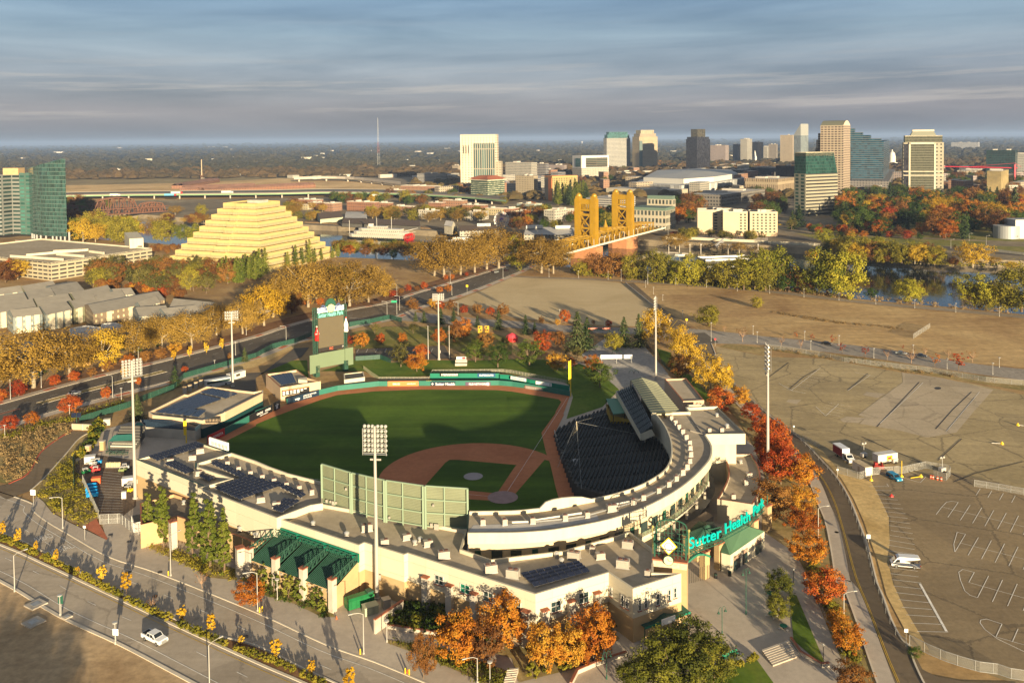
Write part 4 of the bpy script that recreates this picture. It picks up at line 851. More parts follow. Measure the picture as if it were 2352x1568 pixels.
e=_aX('outfield_wall','green padded centre field wall with orange and white lettered banners',owall[8:13],0,2.2,_bg)
_aF(e,g(22,1212,1140),g(22,1492,1137),.05,2.25,_bi,[('SMUD',.24,-.22,0,.30),('smud.org',.28,.27,0,.30)])
_aF(e,g(22,1604,1135),g(22,1832,1135),.05,1.9,_a1,[('Sutter Health',.78,.09,0,.6),('+',.09,-.42,0,.55)])
_aF(e,g(22,1925,1134),g(22,2155,1133),.05,1.7,P('purple_banner',(.10,.07,.12),.6),[('MLB NETWORK',.72,0,0,.5)])
for x0,w_ in((1945,22),(2120,22)):
 a,b=g(22,x0,1133),g(22,x0+w_,1133);_aF(e,a,b,.3,1.5,_aq,[],name='emblem',gap=.22)
_aG('380',e,_aH(g(22,1590,1133)+Vector((0,-.2,2.0)),(1,.0,0)),_at,1,.02,width=2.2,height=.6)
bp=gl(22,[(1590,1090),(1610,1018)]);
e=_aX('bullpen_wall','upper green wall of the bullpen with white and blue banners',gl(22,[(1600,1075),(2240,1075)]),0,2.6,_aN)
_aF(e,g(22,2035,1075),g(22,2200,1075),1.1,2.7,P('blue_banner',(.02,.09,.19),.6),[('SUPERCUTS',.78,0,0,.45)])
strokes(e,g(22,1690,1075),g(22,1860,1075),1.5,2.7,_bh,_a2,2,1)
e=_aX('bullpen_wall','dark green right field bullpen wall below the white banners',gl(22,[(2240,1082),(2352,1090)])+gl(23,[(160,1130),(380,1165),(525,1190)]),0,2.5,_aN)
strokes(e,g(23,-10,1098),g(23,132,1122),1.3,2.6,_aq,P('faint_print',(.55,.48,.42),.6),1,2);_aF(e,g(23,220,1140),g(23,370,1162),1.0,2.4,_aq,[('X',.10,.38,0,.75,_a1)])
e=_aX('outfield_wall','dark green right field wall running to the yellow foul pole',owall[12:],0,2.2,_bg)
pp,c,x,n=strokes(e,g(23,120,1160),g(23,300,1188),.05,1.6,P('grey_banner',(.22,.19,.17),.6),_aP,1,3);MB().Lt_([(.6,0),(.6,.05)],c-x*4.2+n*.15,14,sy=.2).Bd_('orange_disc',_bi,pp)
def _as(name,label,line,h,mat,step=2.0,rails=(1.0,),r=.05,cat='fence',z=0.0,mesh=None):
 e=T(name,label,cat,_ad(line));e.location.z=z;pm=None
 for p,a in _ay(line,step):
  if pm is None:po_=MB().tube((0,0,0),(0,0,h),r,n=5).Bd_('post',mat,e,lc_=True);pm=po_.data
  else:po_=bpy.data.objects.new('post',pm);col.objects.link(po_);po_.parent=e
  po_.location=(p.x-e.location.x,p.y-e.location.y,0)
 o=MB()
 for f in rails:o.path([Vector((p.x,p.y,z+h*f))for p in line],r*.8,4)
 o.Bd_('rails',mat,e)
 if mesh:
  m=MB();m.wall([Vector((p.x,p.y))for p in line],z+.1,z+h*.97);m.Bd_('mesh',mesh,e)
 return e
def _a5(name,c,cell,fill):
 if name in MATS:return MATS[name]
 m=bpy.data.materials.new(name);m.use_nodes=True;nt=m.node_tree;N=nt.nodes;L=nt.links;uv=N.new('ShaderNodeUVMap');s=N.new('ShaderNodeSeparateXYZ');L.new(uv.outputs[0],s.inputs[0])
 a=nmath(nt,'LESS_THAN',nmath(nt,'FRACT',nmath(nt,'DIVIDE',nmath(nt,'ADD',s.outputs[0],s.outputs[1]),cell)),fill);b_=nmath(nt,'LESS_THAN',nmath(nt,'FRACT',nmath(nt,'DIVIDE',nmath(nt,'SUBTRACT',s.outputs[0],s.outputs[1]),cell)),fill)
 k=nmath(nt,'MAXIMUM',a,b_);tr=N.new('ShaderNodeBsdfTransparent');mx=N.new('ShaderNodeMixShader');L.new(k,mx.inputs[0]);L.new(tr.outputs[0],mx.inputs[1]);L.new(N['Principled BSDF'].outputs[0],mx.inputs[2]);L.new(mx.outputs[0],N['Material Output'].inputs[0])
 N['Principled BSDF'].inputs['Base Color'].default_value=(*c,1);MATS[name]=m;return m
_aQ=_a5('chain_link',(.34,.33,.30),.25,.18);_bj=_a5('green_screen_cloth',(.02,.075,.052),.3,.62)
_as('railing','pale railing along the top of the bullpen in front of the lawn',gl(22,[(1130,1085),(1590,1085),(1620,1018),(2270,1012),(2352,1020)])+gl(23,[(500,1115)]),1.6,P('tan_rail',(.42,.38,.26),.6),1.6,(1.0,.5),mesh=_aQ)
_as('railing','pale railing curving from the scoreboard store to the bullpen',gl(22,[(990,985),(1060,1040),(1130,1085)]),1.8,MATS['tan_rail'],1.2,(1.0,.5))
for k,(bx,by),ty,lb in((23,(540,1230),895,'tall yellow right field foul pole standing at the dark green wall'),(31,(1712,280),70,'yellow left field foul pole beside the shed roof of the party deck')):
 b=g(k,bx,by);zt=zat(b,q(k,bx,ty)[1]);e=T('foul_pole',lb,'foul pole',b)
 MB().tube((0,0,0),(0,0,zt),.2,n=8).Bd_('pole',_at,e,lc_=True);MB().box((-.45,0,zt*.66),(.8,.06,zt*.62)).Bd_('screen',_at,e,lc_=True)
sb=[g(33,*p)for p in[(392,190,1),(432,340,1),(468,440,1),(562,700,1),(612,772,1.5),(880,758,6),(1130,690,8),(1270,622,8),(1390,540,8),(1448,430,8),(1440,260,8),(1330,80,8)]]+[g(23,*p)for p in[(1290,1440,8),(1080,1325,6),(870,1332,4),(600,1425,2),(430,1520,1)]]
sb2=[Vector((p.x,p.y))for p in ccw(sb)]
rd=(g(23,540,1232)-Hm);rd=Vector((rd.x,rd.y)).normalized();rn=Vector((rd.y,-rd.x))
e=T('seating_bowl','dark green terraced seats along the first base side of the field','seats',_ad(sb));e.location.z=0
vals=[rn.dot(p)for p in sb2];r0,r1=min(vals),max(vals);NR=34
def clip_row(c):
 xs=[]
 for a,b in zip(sb2,sb2[1:]+sb2[:1]):
  ca,cb=rn.dot(a)-c,rn.dot(b)-c
  if ca*cb<0:xs.append(rd.dot(a.lerp(b,ca/(ca-cb))))
 return(min(xs),max(xs))if len(xs)>1 else None
terr=MB();step=(r1-r0)/NR
for i in range(NR):
 c=r0+step*(i+.5);sg=clip_row(c)
 if not sg or sg[1]-sg[0]<1.5:continue
 z=.9+i*.235;m0=rn*c
 terr.box(((m0+rd*(sg[0]+sg[1])/2).x,(m0+rd*(sg[0]+sg[1])/2).y,z/2-.1),(sg[1]-sg[0],step,z+.2),math.atan2(rd.y,rd.x))
 o=MB();s=sg[0]+.4;pitch=9.0
 k0=math.floor(sg[0]/pitch)
 for k in range(k0,int(sg[1]/pitch)+1):
  a,b=max(sg[0]+.3,k*pitch+.65),min(sg[1]-.3,(k+1)*pitch-.65)
  if b-a<.6:continue
  cc=m0+rd*(a+b)/2+rn*(step*.2);o.box((cc.x,cc.y,z+.55),(b-a,.10,.62),math.atan2(rd.y,rd.x));cc=m0+rd*(a+b)/2-rn*(step*.03);o.box((cc.x,cc.y,z+.38),(b-a,.42,.08),math.atan2(rd.y,rd.x))
  for w_ in range(int((b-a)/.56)):
   p=m0+rd*(a+.28+w_*.56)+rn*(step*.12);o.box((p.x,p.y,z+.62),(.07,.5,.34),math.atan2(rd.y,rd.x))
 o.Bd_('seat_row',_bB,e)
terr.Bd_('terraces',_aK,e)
dg=[g(33,*p,3.4)for p in[(555,420),(632,418),(728,700),(648,702)]];MB().Pz_(dg,.3,3.4).Bd_('dugout_roof',P('dugout_grey',(.40,.41,.42),.6,var=.08),e)
fr=_ao([g(33,*p,0)for p in[(388,190),(430,340),(466,440),(556,700)]],4)
MB().wall(fr,0,1.2).wall(_ae(fr,.25),0,1.2).cap(strip(fr,_ae(fr,.25)),1.2).Bd_('front_wall',_aj,e)
b0=g(33,610,330,1);o=MB();top=Vector((b0.x,b0.y,9.5));e=T('backstop_net','thin backstop net hung from a leaning pole behind home plate','net',(b0.x,b0.y,0))
MB().tube(b0,(b0.x-.6,b0.y,9.8),.14,n=6).Bd_('pole',P('net_pole',(.5,.42,.28),.6),e)
o=MB();
for k,x,y in((33,870,10),(33,1320,230),(33,640,700),(33,420,500)):o.tube((b0.x-.6,b0.y,9.6),g(k,x,y,6),.035,n=4)
o.Bd_('cables',_ai,e)
nl=[Vector((p.x,p.y))for p in(g(33,420,500),g(33,520,450),b0)];m=MB();m.wall(nl,.4,[3,6,9.4]);m.Bd_('net',_a5('fine_net',(.5,.46,.36),.3,.05),e)
ud=[g(23,960,1192,10.5),g(23,1115,1140,13)];ue=[g(33,1185,208,10.5),g(33,1297,150,13)]
e=T('upper_deck','raised upper deck of dark seat rows with a white front edge','seats',_ad(ud+ue));e.location.z=0
o=MB();NRU=9
for i in range(NRU):
 u0,u1=i/NRU,(i+1)/NRU;a,b=ud[0].lerp(ud[1],u0),ue[0].lerp(ue[1],u0);c,d=ud[0].lerp(ud[1],u1),ue[0].lerp(ue[1],u1);z=10.2+i*.36
 for f in([(a.x,a.y,z),(b.x,b.y,z),(d.x,d.y,z),(c.x,c.y,z)],[(a.x,a.y,z-.36),(b.x,b.y,z-.36),(b.x,b.y,z),(a.x,a.y,z)]):o.face(f)
 s=MB();n_s=10
 for k in range(n_s):
  p0,p1=a.lerp(b,(k+.05)/n_s),a.lerp(b,(k+.93)/n_s);m_=(p0+p1)/2;c_=c.lerp(d,(k+.5)/n_s);m_=m_.lerp(c_,.35);s.box((m_.x,m_.y,z+.45),((p1-p0).length,.4,.75),math.atan2((p1-p0).y,(p1-p0).x))
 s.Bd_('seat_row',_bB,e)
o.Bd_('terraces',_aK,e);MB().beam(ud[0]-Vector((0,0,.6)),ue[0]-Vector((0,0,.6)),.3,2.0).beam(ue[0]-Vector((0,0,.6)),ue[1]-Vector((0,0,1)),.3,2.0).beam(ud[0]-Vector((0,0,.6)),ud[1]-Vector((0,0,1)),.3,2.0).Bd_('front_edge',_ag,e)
for k in range(5):p=ud[0].lerp(ue[0],.1+.2*k)+(ud[1]-ud[0])*.35;MB().tube((p.x,p.y,2),(p.x,p.y,10),.3,n=8).Bd_('column',_aj,e)
rl=[g(23,1090,1075,15.2),g(23,1185,1050,16.6),g(23,1325,1095,14.6)];rr=[g(23,1285,1383,15.2),g(23,1412,1373,16.6),g(23,1548,1366,14.6)]
e=T('stand_roof','grey green gabled metal roof behind the upper deck seats','roof',_ad(rl+rr));e.location.z=0
_bY=P('sage_metal_roof',(.30,.30,.19),.55,var=.06,scale=.1);o=MB()
for i in range(2):o.face([rl[i],rr[i],rr[i+1],rl[i+1]]);o.face([p-Vector((0,0,.4))for p in(rl[i],rl[i+1],rr[i+1],rr[i])])
o.wall([Vector((rl[0].x,rl[0].y)),Vector((rr[0].x,rr[0].y))],rl[0].z-.4,rl[0].z);o.face([rl[0],rl[1],rl[2]]);o.face(rr)
for i in range(2):
 for k in range(1,16):o.beam(rl[i].lerp(rr[i],k/16)+Vector((0,0,.06)),rl[i+1].lerp(rr[i+1],k/16)+Vector((0,0,.06)),.06,.1)
o.Bd_('roof',_bY,e);o=MB()
for p in(rl[0],rr[0],rl[2],rr[2]):o.tube((p.x,p.y,4),(p.x,p.y,p.z-.3),.25,n=6)
o.Bd_('posts',_aj,e);MB().wall([Vector((p.x,p.y))for p in(rl[1],rr[1])],0,15).Bd_('wall',_aK,e)
tc=[g(23,*p,9)for p in((865,1250),(978,1245),(1035,1380),(930,1390))];e=T('camera_booth','yellow railed booth under a flat teal roof beside the upper deck','booth',_ad(tc))
MB().Pz_(tc,8.8,9.05,bottom=True).Bd_('roof',P('teal_roof',(.10,.24,.16),.6),e);pl_=[g(23,*p,6.5)for p in((868,1320),(975,1310),(1085,1400),(1090,1465),(1000,1440),(905,1420))]
MB().Pz_(pl_,4.5,6.2).Bd_('base',P('ochre_board',(.34,.22,.02),.6),e);MB().parapet(pl_,6.2,1.0,.15).Bd_('railing',MATS['ochre_board'],e);o=MB()
for p in tc:o.tube((p.x,p.y,6.2),(p.x,p.y,8.8),.12,n=6)
o.Bd_('posts',_al,e)
p1=gl(23,[(1400,1068),(1600,1060),(1765,1262),(1572,1272)],7);e=T('ballpark_building','narrow tan flat roofed block with red coping beside the grey green roof','building',_ad(p1));blk(e,p1,7,wall=P('pink_render',(.50,.36,.25),.8,var=.06),cap=_aA,par=.6)
p1=gl(23,[(1610,1305),(1760,1300),(1800,1330),(1630,1336)],7.5);e=T('ballpark_building','small cream link block between the tan block and the square roof','building',_ad(p1));blk(e,p1,7.5)
cb=_ao(gl(33,[(1885,792),(1962,650),(1987,560),(1975,480),(1940,380)],6.5),4)+_ao(gl(33,[(2200,375),(2260,480),(2287,600),(2265,740),(2212,842)],6.5),4)
e=T('ballpark_building','curved tan shop building with brick red coping below the curved roof','building',_ad(cb));blk(e,cb,6.5,wall=P('shop_render',(.46,.40,.30),.8,var=.08),cap=_aA,par=.7)
MB().beam(g(33,1885,800,5.9),g(33,2212,850,5.9),.2,.5).Bd_('brick_band',P('salmon_brick',(.48,.26,.15),.8),e)
_am(33,[(2175,590)],5.8,U_M,None,'pale air unit in the middle of the curved shop roof');_am(33,[(2145,660)],5.8,U_S,None,'squat pale unit on the curved shop roof nearer the letters');_am(33,[(2030,795)],5.8,U_S,None,'white air unit at the near edge of the curved shop roof');_am(33,[(2100,465)],5.8,VENT,None,'cowl near the far end of the curved shop roof')
ev=[g(33,*p,4.6)for p in((1920,1285),(2005,1308),(2322,1088),(2235,1062))];rg=[g(33,1935,1112,7.4),g(33,2130,1030,7.4)]
e=T('ticket_pavilion','cream ticket pavilion with hipped green ribbed roof at the entrance plaza','pavilion',_ad(ev));e.location.z=0
_bZ=P('green_rib_roof',(.075,.15,.085),.55,var=.06,scale=.2);o=MB().face([ev[1],ev[2],rg[1],rg[0]]).face([ev[0],ev[1],rg[0]]).face([ev[2],ev[3],rg[1]]).face([ev[3],ev[0],rg[0],rg[1]])
for k in range(1,26):o.beam(ev[1].lerp(ev[2],k/26)+Vector((0,0,.05)),rg[0].lerp(rg[1],k/26)+Vector((0,0,.05)),.06,.12)
for k in range(1,8):o.beam(ev[0].lerp(ev[1],k/8)+Vector((0,0,.05)),rg[0]+Vector((0,0,.05)),.05,.1)
o.Bd_('roof',_bZ,e);wl=[p*.985+_ad(ev)*.015 for p in ev];wl=[Vector((p.x,p.y))for p in wl];MB().wall(wl,0,4.6,cs_=True).Bd_('wall',_ag,e)
for lt,rb in(((2035,1350),(2095,1400)),((2120,1260),(2160,1330)),((2235,1160),(2290,1250))):
 c,w_,h,x=_aB(33,wl[1],wl[2],lt,rb);n=Vector((x.y,-x.x,0));n=-n if n.dot(c)>0 else n;M=Matrix((x,n,Vector((0,0,1)))).transposed()
 f=MB().box((c.x,c.y,1.9),(w_,.25,3.2),rot=M).Bd_('window',_aO,e);MB().box((c.x+n.x*.1,c.y+n.y*.1,3.2),(w_,.15,.8),rot=M).Bd_('poster',P('poster',(.32,.22,.16),.6,var=.5,scale=1.5),f)
g2=[g(33,*p,5)for p in((1560,1120),(1700,1185),(1930,1110),(1850,1000),(1700,985))];ap=g(33,1790,1035,7.5);e=T('entrance_roof','dark green hipped roof behind the big teal letters','roof',_ad(g2));o=MB()
for a,b in zip(g2,g2[1:]+g2[:1]):
 o.face([a,b,ap])
 for k in range(1,8):o.beam(a.lerp(b,k/8)+Vector((0,0,.05)),ap+Vector((0,0,.05)),.05,.1)
o.Bd_('roof',_ax,e);MB().wall([Vector((p.x,p.y))for p in g2],0,5,cs_=True).Bd_('wall',_aJ,e)
p1=[g(33,*p,5.5)for p in((1540,1060),(1780,905),(1850,945),(1640,1090))];e=T('entrance_roof','flat brown roof between the curved ring and the shop building','roof',_ad(p1));MB().Pz_(p1,0,5.5).Bd_('roof',MATS['brown_roof'],e)
ta,tb=g(33,1296,1338,12),g(33,1605,1376,12);x=(tb-ta).normalized();n=Vector((x.y,-x.x,0));n=-n if n.dot(ta)>0 else n;M=Matrix((x,n,Vector((0,0,1)))).transposed();L=(tb-ta).length;m_=(ta+tb)/2-n*1.6
e=T('clock_tower','tan clock tower with round clock and green arched lattice crown at the entrance','tower',(m_.x,m_.y,0))
MB().box((m_.x,m_.y,5.2),(L,3.2,10.4),rot=M).Bd_('shaft',_aJ,e);MB().box((m_.x,m_.y,11.1),(L+.1,3.3,1.4),rot=M).Bd_('block_band',P('block_stone',(.52,.44,.32),.8,var=.2,scale=2),e);MB().box((m_.x,m_.y,11.9),(L+.4,3.6,.3),rot=M).Bd_('coping',_aA,e)
cc=_a3(q(33,1438,1352),ta+n*.3,tb+n*.3);R_=Matrix((x,Vector((0,0,1)),n)).transposed().to_4x4()
def _bk(c,r0,r1,t0,t1):
 o=MB()
 pts0=[c+R_@Vector((r0*math.cos(k*.2618),r0*math.sin(k*.2618),t1))for k in range(24)];ptb=[c+R_@Vector((r0*math.cos(k*.2618),r0*math.sin(k*.2618),t0))for k in range(24)]
 o.face(pts0)
 for k in range(24):o.face([ptb[k],ptb[(k+1)%24],pts0[(k+1)%24],pts0[k]])
 return o
ck=_bk(cc,1.05,1.05,0,.28).Bd_('clock',_ak,e);_bk(cc,.92,.92,.26,.32).Bd_('dial',P('clock_dial',(.82,.74,.42),.5),ck)
MB().beam(cc+n*.36,cc+n*.36+x*.75,.09,.05).beam(cc+n*.36,cc+n*.36+x*-.1+Vector((0,0,.5)),.11,.05).Bd_('hands',_al,ck)
for dep,zt,nm in((.6,15.6,'front_lattice'),(-2.8,18.6,'rear_lattice')):
 o=MB();base=m_+n*dep;zs=12.0;zsp=zt-1.2;hw=L/2-.3
 archz=lambda u:zsp+1.3*math.sqrt(max(0,1-(u/hw)**2))
 for k in range(9):
  u=-hw+2*hw*k/8;o.beam((base.x+x.x*u,base.y+x.y*u,zs),(base.x+x.x*u,base.y+x.y*u,archz(u)),.16 if k in(0,8)else.1)
 zz=zs+.8
 while zz<zsp:o.beam((base.x-x.x*hw,base.y-x.y*hw,zz),(base.x+x.x*hw,base.y+x.y*hw,zz),.1);zz+=1.0
 pa=[Vector((base.x+x.x*u,base.y+x.y*u,archz(u)))for u in[-hw+2*hw*k/16 for k in range(17)]]
 for a,b in zip(pa,pa[1:]):o.beam(a,b,.22)
 o.Bd_(nm,_ak,e)
o=MB()
for s in(-1,1):
 for dep in(.6,-2.8):p=m_+x*s*(L/2-.2)+n*dep;o.box((p.x,p.y,14.4),(.35,.35,4.8),rot=M)
 a,b=m_+x*s*(L/2-.2)+n*.6,m_+x*s*(L/2-.2)-n*2.8
 for zz in(13,14.2,15.4,16.4):o.beam((a.x,a.y,zz),(b.x,b.y,zz),.1)
o.Bd_('corner_posts',_ak,e)
ec=_a3(q(33,1440,1222),ta+n*1.2,tb+n*1.2);dm=lambda r,t:[ec+R_@Vector((r*c,r*s*1.05,t))for c,s in((1,0),(0,1),(-1,0),(0,-1))]
em=MB().face(dm(1.75,.0)).face(dm(1.75,.12));[em.face([dm(1.75,0)[k],dm(1.75,0)[(k+1)%4],dm(1.75,.12)[(k+1)%4],dm(1.75,.12)[k]])for k in range(4)]
eb=em.Bd_('emblem',_at,e);MB().face(dm(1.5,.14)).Bd_('emblem_field',P('emblem_white',(.70,.70,.66),.5),eb);o=MB()
for k in range(12):o.beam(ec+R_@Vector((.8*math.cos(k*.5),.8*math.sin(k*.5)-.1,.17)),ec+R_@Vector((.8*math.cos(k*.5+.5),.8*math.sin(k*.5+.5)-.1,.17)),.12,.05)
o.beam(ec+R_@Vector((-1.1,-.7,.17)),ec+R_@Vector((1.1,-.7,.17)),.3,.05).Bd_('emblem_drawing',_a1,eb)
o=MB()
for s in(-1,1):p=m_+x*s*(L/2+.3)-n*.5;o.tube((p.x,p.y,12),(p.x,p.y,17.8),.09,n=6).Lt_([(.25,0),(.3,.3),(.1,.5)],(p.x,p.y,17.6),8)
o.Bd_('side_lamps',P('lamp_brass',(.6,.55,.2),.4,.5),e)
e=T('entrance_sign','big teal letters Sutter Health Park raised on a truss over the entrance','sign',g(33,1950,1120,13.4));e.location.z=0
ZB=10.5;seg=[('Sutter',(1612,1258),(1932,1140),2.5),('Health',(1948,1118),(2192,985),2.45),('Park',(2212,955),(2318,850),2.35)];chord=[]
for s,pa,pb,hh in seg:
 a,b=g(33,*pa,ZB),g(33,*pb,ZB);M=_aH((a+b)/2+Vector((0,0,hh/2)),b-a);_aG(s,e,M,_bU,1,.14,width=(b-a).length*.94,height=hh,name='word',bold=.012);chord+=[a,b]
o=MB();chord=[c-Vector((0,0,.25))for c in chord];back=[c+Vector((-.4,.9,0))for c in chord]
for ln in(chord,back):o.path(ln,.12,6);o.path([c-Vector((0,0,1.0))for c in ln],.1,6)
ps=_ay(chord,1.5)
for k,(p,a)in enumerate(ps):
 o.beam(p,p-Vector((0,0,1.0)),.09).beam(p,p+Vector((-.4,.9,0)),.08)
 if k:o.beam(ps[k-1][0],p-Vector((0,0,1.0)),.08)
o.Bd_('truss',_ak,e);end=chord[-1]
for x,y,zt in((1770,1270,6.2),(1902,1195,6.2),(2222,985,6.8),(2345,850,6.8)):
 p=g(33,x,y,zt);MB().box((p.x,p.y,zt/2),(1.9,1.4,zt),.7).box((p.x,p.y,zt+.12),(2.2,1.7,.25),.7,1).tube((p.x,p.y,zt),(p.x,p.y,9.4),.15,n=6,mi=2).Bd_('pier',[_aJ,_aA,_ak],e)
ga,gb=g(33,1615,1365,5.2),g(33,1815,1318,5.2);o=MB();npts=[ga.lerp(gb,k/12)+Vector((0,0,1.1*math.sin(math.pi*k/12)))for k in range(13)]
for a,b in zip(npts,npts[1:]):o.beam(a,b,.7,.45)
for k in range(0,13,2):o.beam(npts[k],npts[k]+Vector((-1.6,3.2,.4)),.14)
o.Bd_('arch',P('gate_teal',(.02,.16,.10),.5),e)
o=MB();
for k in range(13):p=ga.lerp(gb,k/12);o.beam((p.x,p.y,0),(p.x,p.y,3.2),.07)
o.Bd_('gate',_al,e)
pc=g(33,1860,1330);o=MB()
for a,b in((-1.6,1.6),(1.6,-1.6)):o.beam((pc.x+a,pc.y+a*.5,4),(pc.x+b,pc.y+b*.5,7),.16)
for zz in(4,7):o.beam((pc.x-1.8,pc.y-.9,zz),(pc.x+1.8,pc.y+.9,zz),.2)
o.Bd_('lattice_panel',_ak,e)
cv=[g(43,*p,3.6)for p in((1130,985),(1560,838))]+[g(43,*p,3.0)for p in((1640,908),(1220,1055))];e=T('entrance_canopy','green metal awning with a small white sign along the office front','awning',_ad(cv));e.location.z=0;o=MB();mid_=12
for k in range(mid_):
 u,v=k/mid_,(k+1)/mid_;hz=lambda t_:Vector((0,0,.9*math.exp(-((t_-.48)/.12)**2)))
 o.face([cv[0].lerp(cv[1],u)+hz(u),cv[0].lerp(cv[1],v)+hz(v),cv[3].lerp(cv[2],v)+hz(v)*.8,cv[3].lerp(cv[2],u)+hz(u)*.8])
o.Bd_('roof',_ax,e);MB().beam(cv[3]-Vector((0,0,.1)),cv[2]-Vector((0,0,.1)),.15,.4).Bd_('fascia',_aN,e)
sg=g(43,1437,985,3.6);MB().box(sg,(3.4,.2,1.2),math.atan2((cv[2]-cv[3]).y,(cv[2]-cv[3]).x)).Bd_('sign_board',_aq,e);o=MB()
for p in(cv[3],cv[3].lerp(cv[2],.5),cv[2]):o.tube((p.x,p.y,0),(p.x,p.y,p.z),.1,n=6)
o.Bd_('posts',_ak,e)
bs=[g(32,*p,WZ-.8)for p in((620,832),(880,912),(1190,995),(1545,1055),(1950,1078))];tp=[466,543,612,664,690]
e=T('backdrop_screen','tall pale green panelled screen standing on the hall roof','screen',bs[2]*1.0)
_b0=P('pale_green_sheet',(.215,.235,.155),.6,var=.1,scale=.15);_b1=P('screen_frame',(.22,.29,.20),.6)
zt=[zat(b,q(32,0,y)[1],proj(b)[0])for b,y in zip(bs,tp)]
for i in range(4):
 a,b=bs[i]+Vector((0,0,.6)),bs[i+1]+Vector((0,0,.6));za,zb=zt[i],zt[i+1];x=(b-a).normalized();nn=Vector((x.y,-x.x,0));nn=-nn if nn.dot(a)>0 else nn;a2=a+x*.5 if i else a
 o=MB();NB=26
 for k in range(NB):
  u,v=k/NB,(k+1)/NB;A0,A1=a2.z+(za-a2.z)*u,a2.z+(za-a2.z)*v;B0,B1=b.z+(zb-b.z)*u,b.z+(zb-b.z)*v;off=nn*.10
  o.face([(a2.x,a2.y,A0),(b.x,b.y,B0),(b.x+off.x,b.y+off.y,B1),(a2.x+off.x,a2.y+off.y,A1)]);o.face([(a2.x+off.x,a2.y+off.y,A1),(b.x+off.x,b.y+off.y,B1),(b.x,b.y,B1),(a2.x,a2.y,A1)])
 pnl=o.Bd_('panel',_b0,e);o=MB();bk=nn*.35
 for f in(0,.33,.66,1):o.beam(Vector((a2.x,a2.y,a2.z+(za-a2.z)*f))+bk,Vector((b.x,b.y,b.z+(zb-b.z)*f))+bk,.3,.28)
 for f in(0,.45,1):p=a2.lerp(b,f);o.beam(Vector((p.x,p.y,p.z-.6))+bk,Vector((p.x,p.y,p.z+(za-a2.z)*(1-f)+(zb-b.z)*f))+bk,.45 if f!=.45 else.28,.7 if f!=.45 else.35)
 o.Bd_('frame',_b1,pnl)
o=MB()
for k,x,y,s in((32,655,800,.5),(32,690,805,.4),(32,715,820,.7),(32,740,815,.4),(32,1615,1020,.6),(32,1660,1040,1.1),(32,833,690,.4),(32,1632,838,.4),(32,1230,950,.4)):
 i=0 if x<880 else 1 if x<1190 else 2 if x<1545 else 3
 p=_a3(q(k,x,y),bs[i],bs[i+1]);p=p-Vector((0,.7,0));MB().box(p,(s,.3,s*1.5),-.3).Bd_('control_box',_aP,e)
_bn=P('peach_render',(.60,.44,.28),.8,var=.07,scale=.2)
E_=gl(21,[(1365,1370),(1692,1208),(1727,1213),(1897,1135),(2332,1186)],6)+gl('C',[(600,430),(590,482),(0,782)],6)+gl(21,[(1860,1450),(1400,1400)],6)
e=T('party_deck','left field party deck building with cream parapet and a roof full of solar panels','building',_ad(E_));blk(e,E_,6,wall=_bn,par=.7,cap=_ag,split=3.2,wall2=P('shaded_teal',(.01,.05,.05),.5))  # green base wall, with the shade on the front put into its colour
f0,f1=g('C',0,782,6),g('C',590,482,6);MB().beam(f0+Vector((0,-.3,-.2)),f1+Vector((0,-.3,-.2)),.5,.9).Bd_('fascia',_bn,e)
_aC('dark solar array covering the far part of the party deck roof',[(1840,1205),(1950,1165),(2190,1215),(2080,1260)],21,5.4,5,8,.15)
_aC('dark solar array covering the middle of the party deck roof',[(1560,1330),(1830,1215),(2040,1265),(1760,1365)],21,5.4,6,10,.1)
_aC('dark solar array along the near edge of the party deck roof',[(1420,1385),(1560,1335),(1900,1370),(1830,1430)],21,5.4,5,9,.1)
S_=[g(31,*p)for p in((1290,62,5.2),(1905,62,5.2),(1795,158,3.6),(1345,128,3.6))]
e=T('shed_roof_deck','dark blue solar shed roof on pale walls above the left field corner','building',_ad(S_));e.location.z=0;o=MB().face(S_)
e_w=[Vector((p.x,p.y))for p in S_];MB().wall(e_w,0,[p.z-.15 for p in S_],cs_=True).Bd_('wall',_aj,e);o.Bd_('roof',P('blue_solar_roof',(.02,.035,.055),.25,var=.25,scale=.6),e);MB().beam(S_[2]+Vector((0,0,.1)),S_[1]+Vector((0,0,.1)),.3,1.2).Bd_('fascia_sign',P('pale_teal',(.35,.48,.45),.6),e)
_aG('Sutter Health',e,_aH(S_[2].lerp(S_[1],.5)+Vector((0,-.25,.1)),S_[1]-S_[2]),_a2,1,.01,width=5,height=.8)
s6=gl('C',[(640,180),(1130,108),(1285,230),(1500,290),(870,392)],5.5)
e=T('store_building','peach flat roofed store with solar panels and a black name board by left centre field','building',_ad(s6));blk(e,s6,5.5,wall=_bn,cap=_aA,par=.8)
a,b=g('C',870,392,5.5),g('C',1500,290,5.5)
c,w_,h,x=_aB('C',a,b,(888,425),(1322,440));n=Vector((x.y,-x.x,0));n=-n if n.dot(c)>0 else n;M=Matrix((x,n,Vector((0,0,1)))).transposed();c.z=3.2
bd=MB().box(c+n*.15,(w_,.2,2.2),rot=M).Bd_('name_board',_bh,e)
MB().box(c+n*.27+Vector((0,0,.9)),(w_*.95,.03,.22),rot=M).Bd_('gold_heading',_bi,bd)
for r_ in range(3):
 for k in range(7-r_):MB().box(c+n*.27+x*(w_*(-.43+k*.13))+Vector((0,0,.45-r_*.5)),(w_*.09,.03,.3),rot=M).Bd_('name_plate',_aq,bd)
_aC('dark solar array on the peach store roof',[(720,225),(1050,175),(1120,330),(890,372)],'C',4.7,6,8,.1)
s7=gl('C',[(1140,245),(1285,225),(1290,275),(1150,262)],6.4);MB().Pz_(s7,5,6.4).Bd_('penthouse',_ag,e)
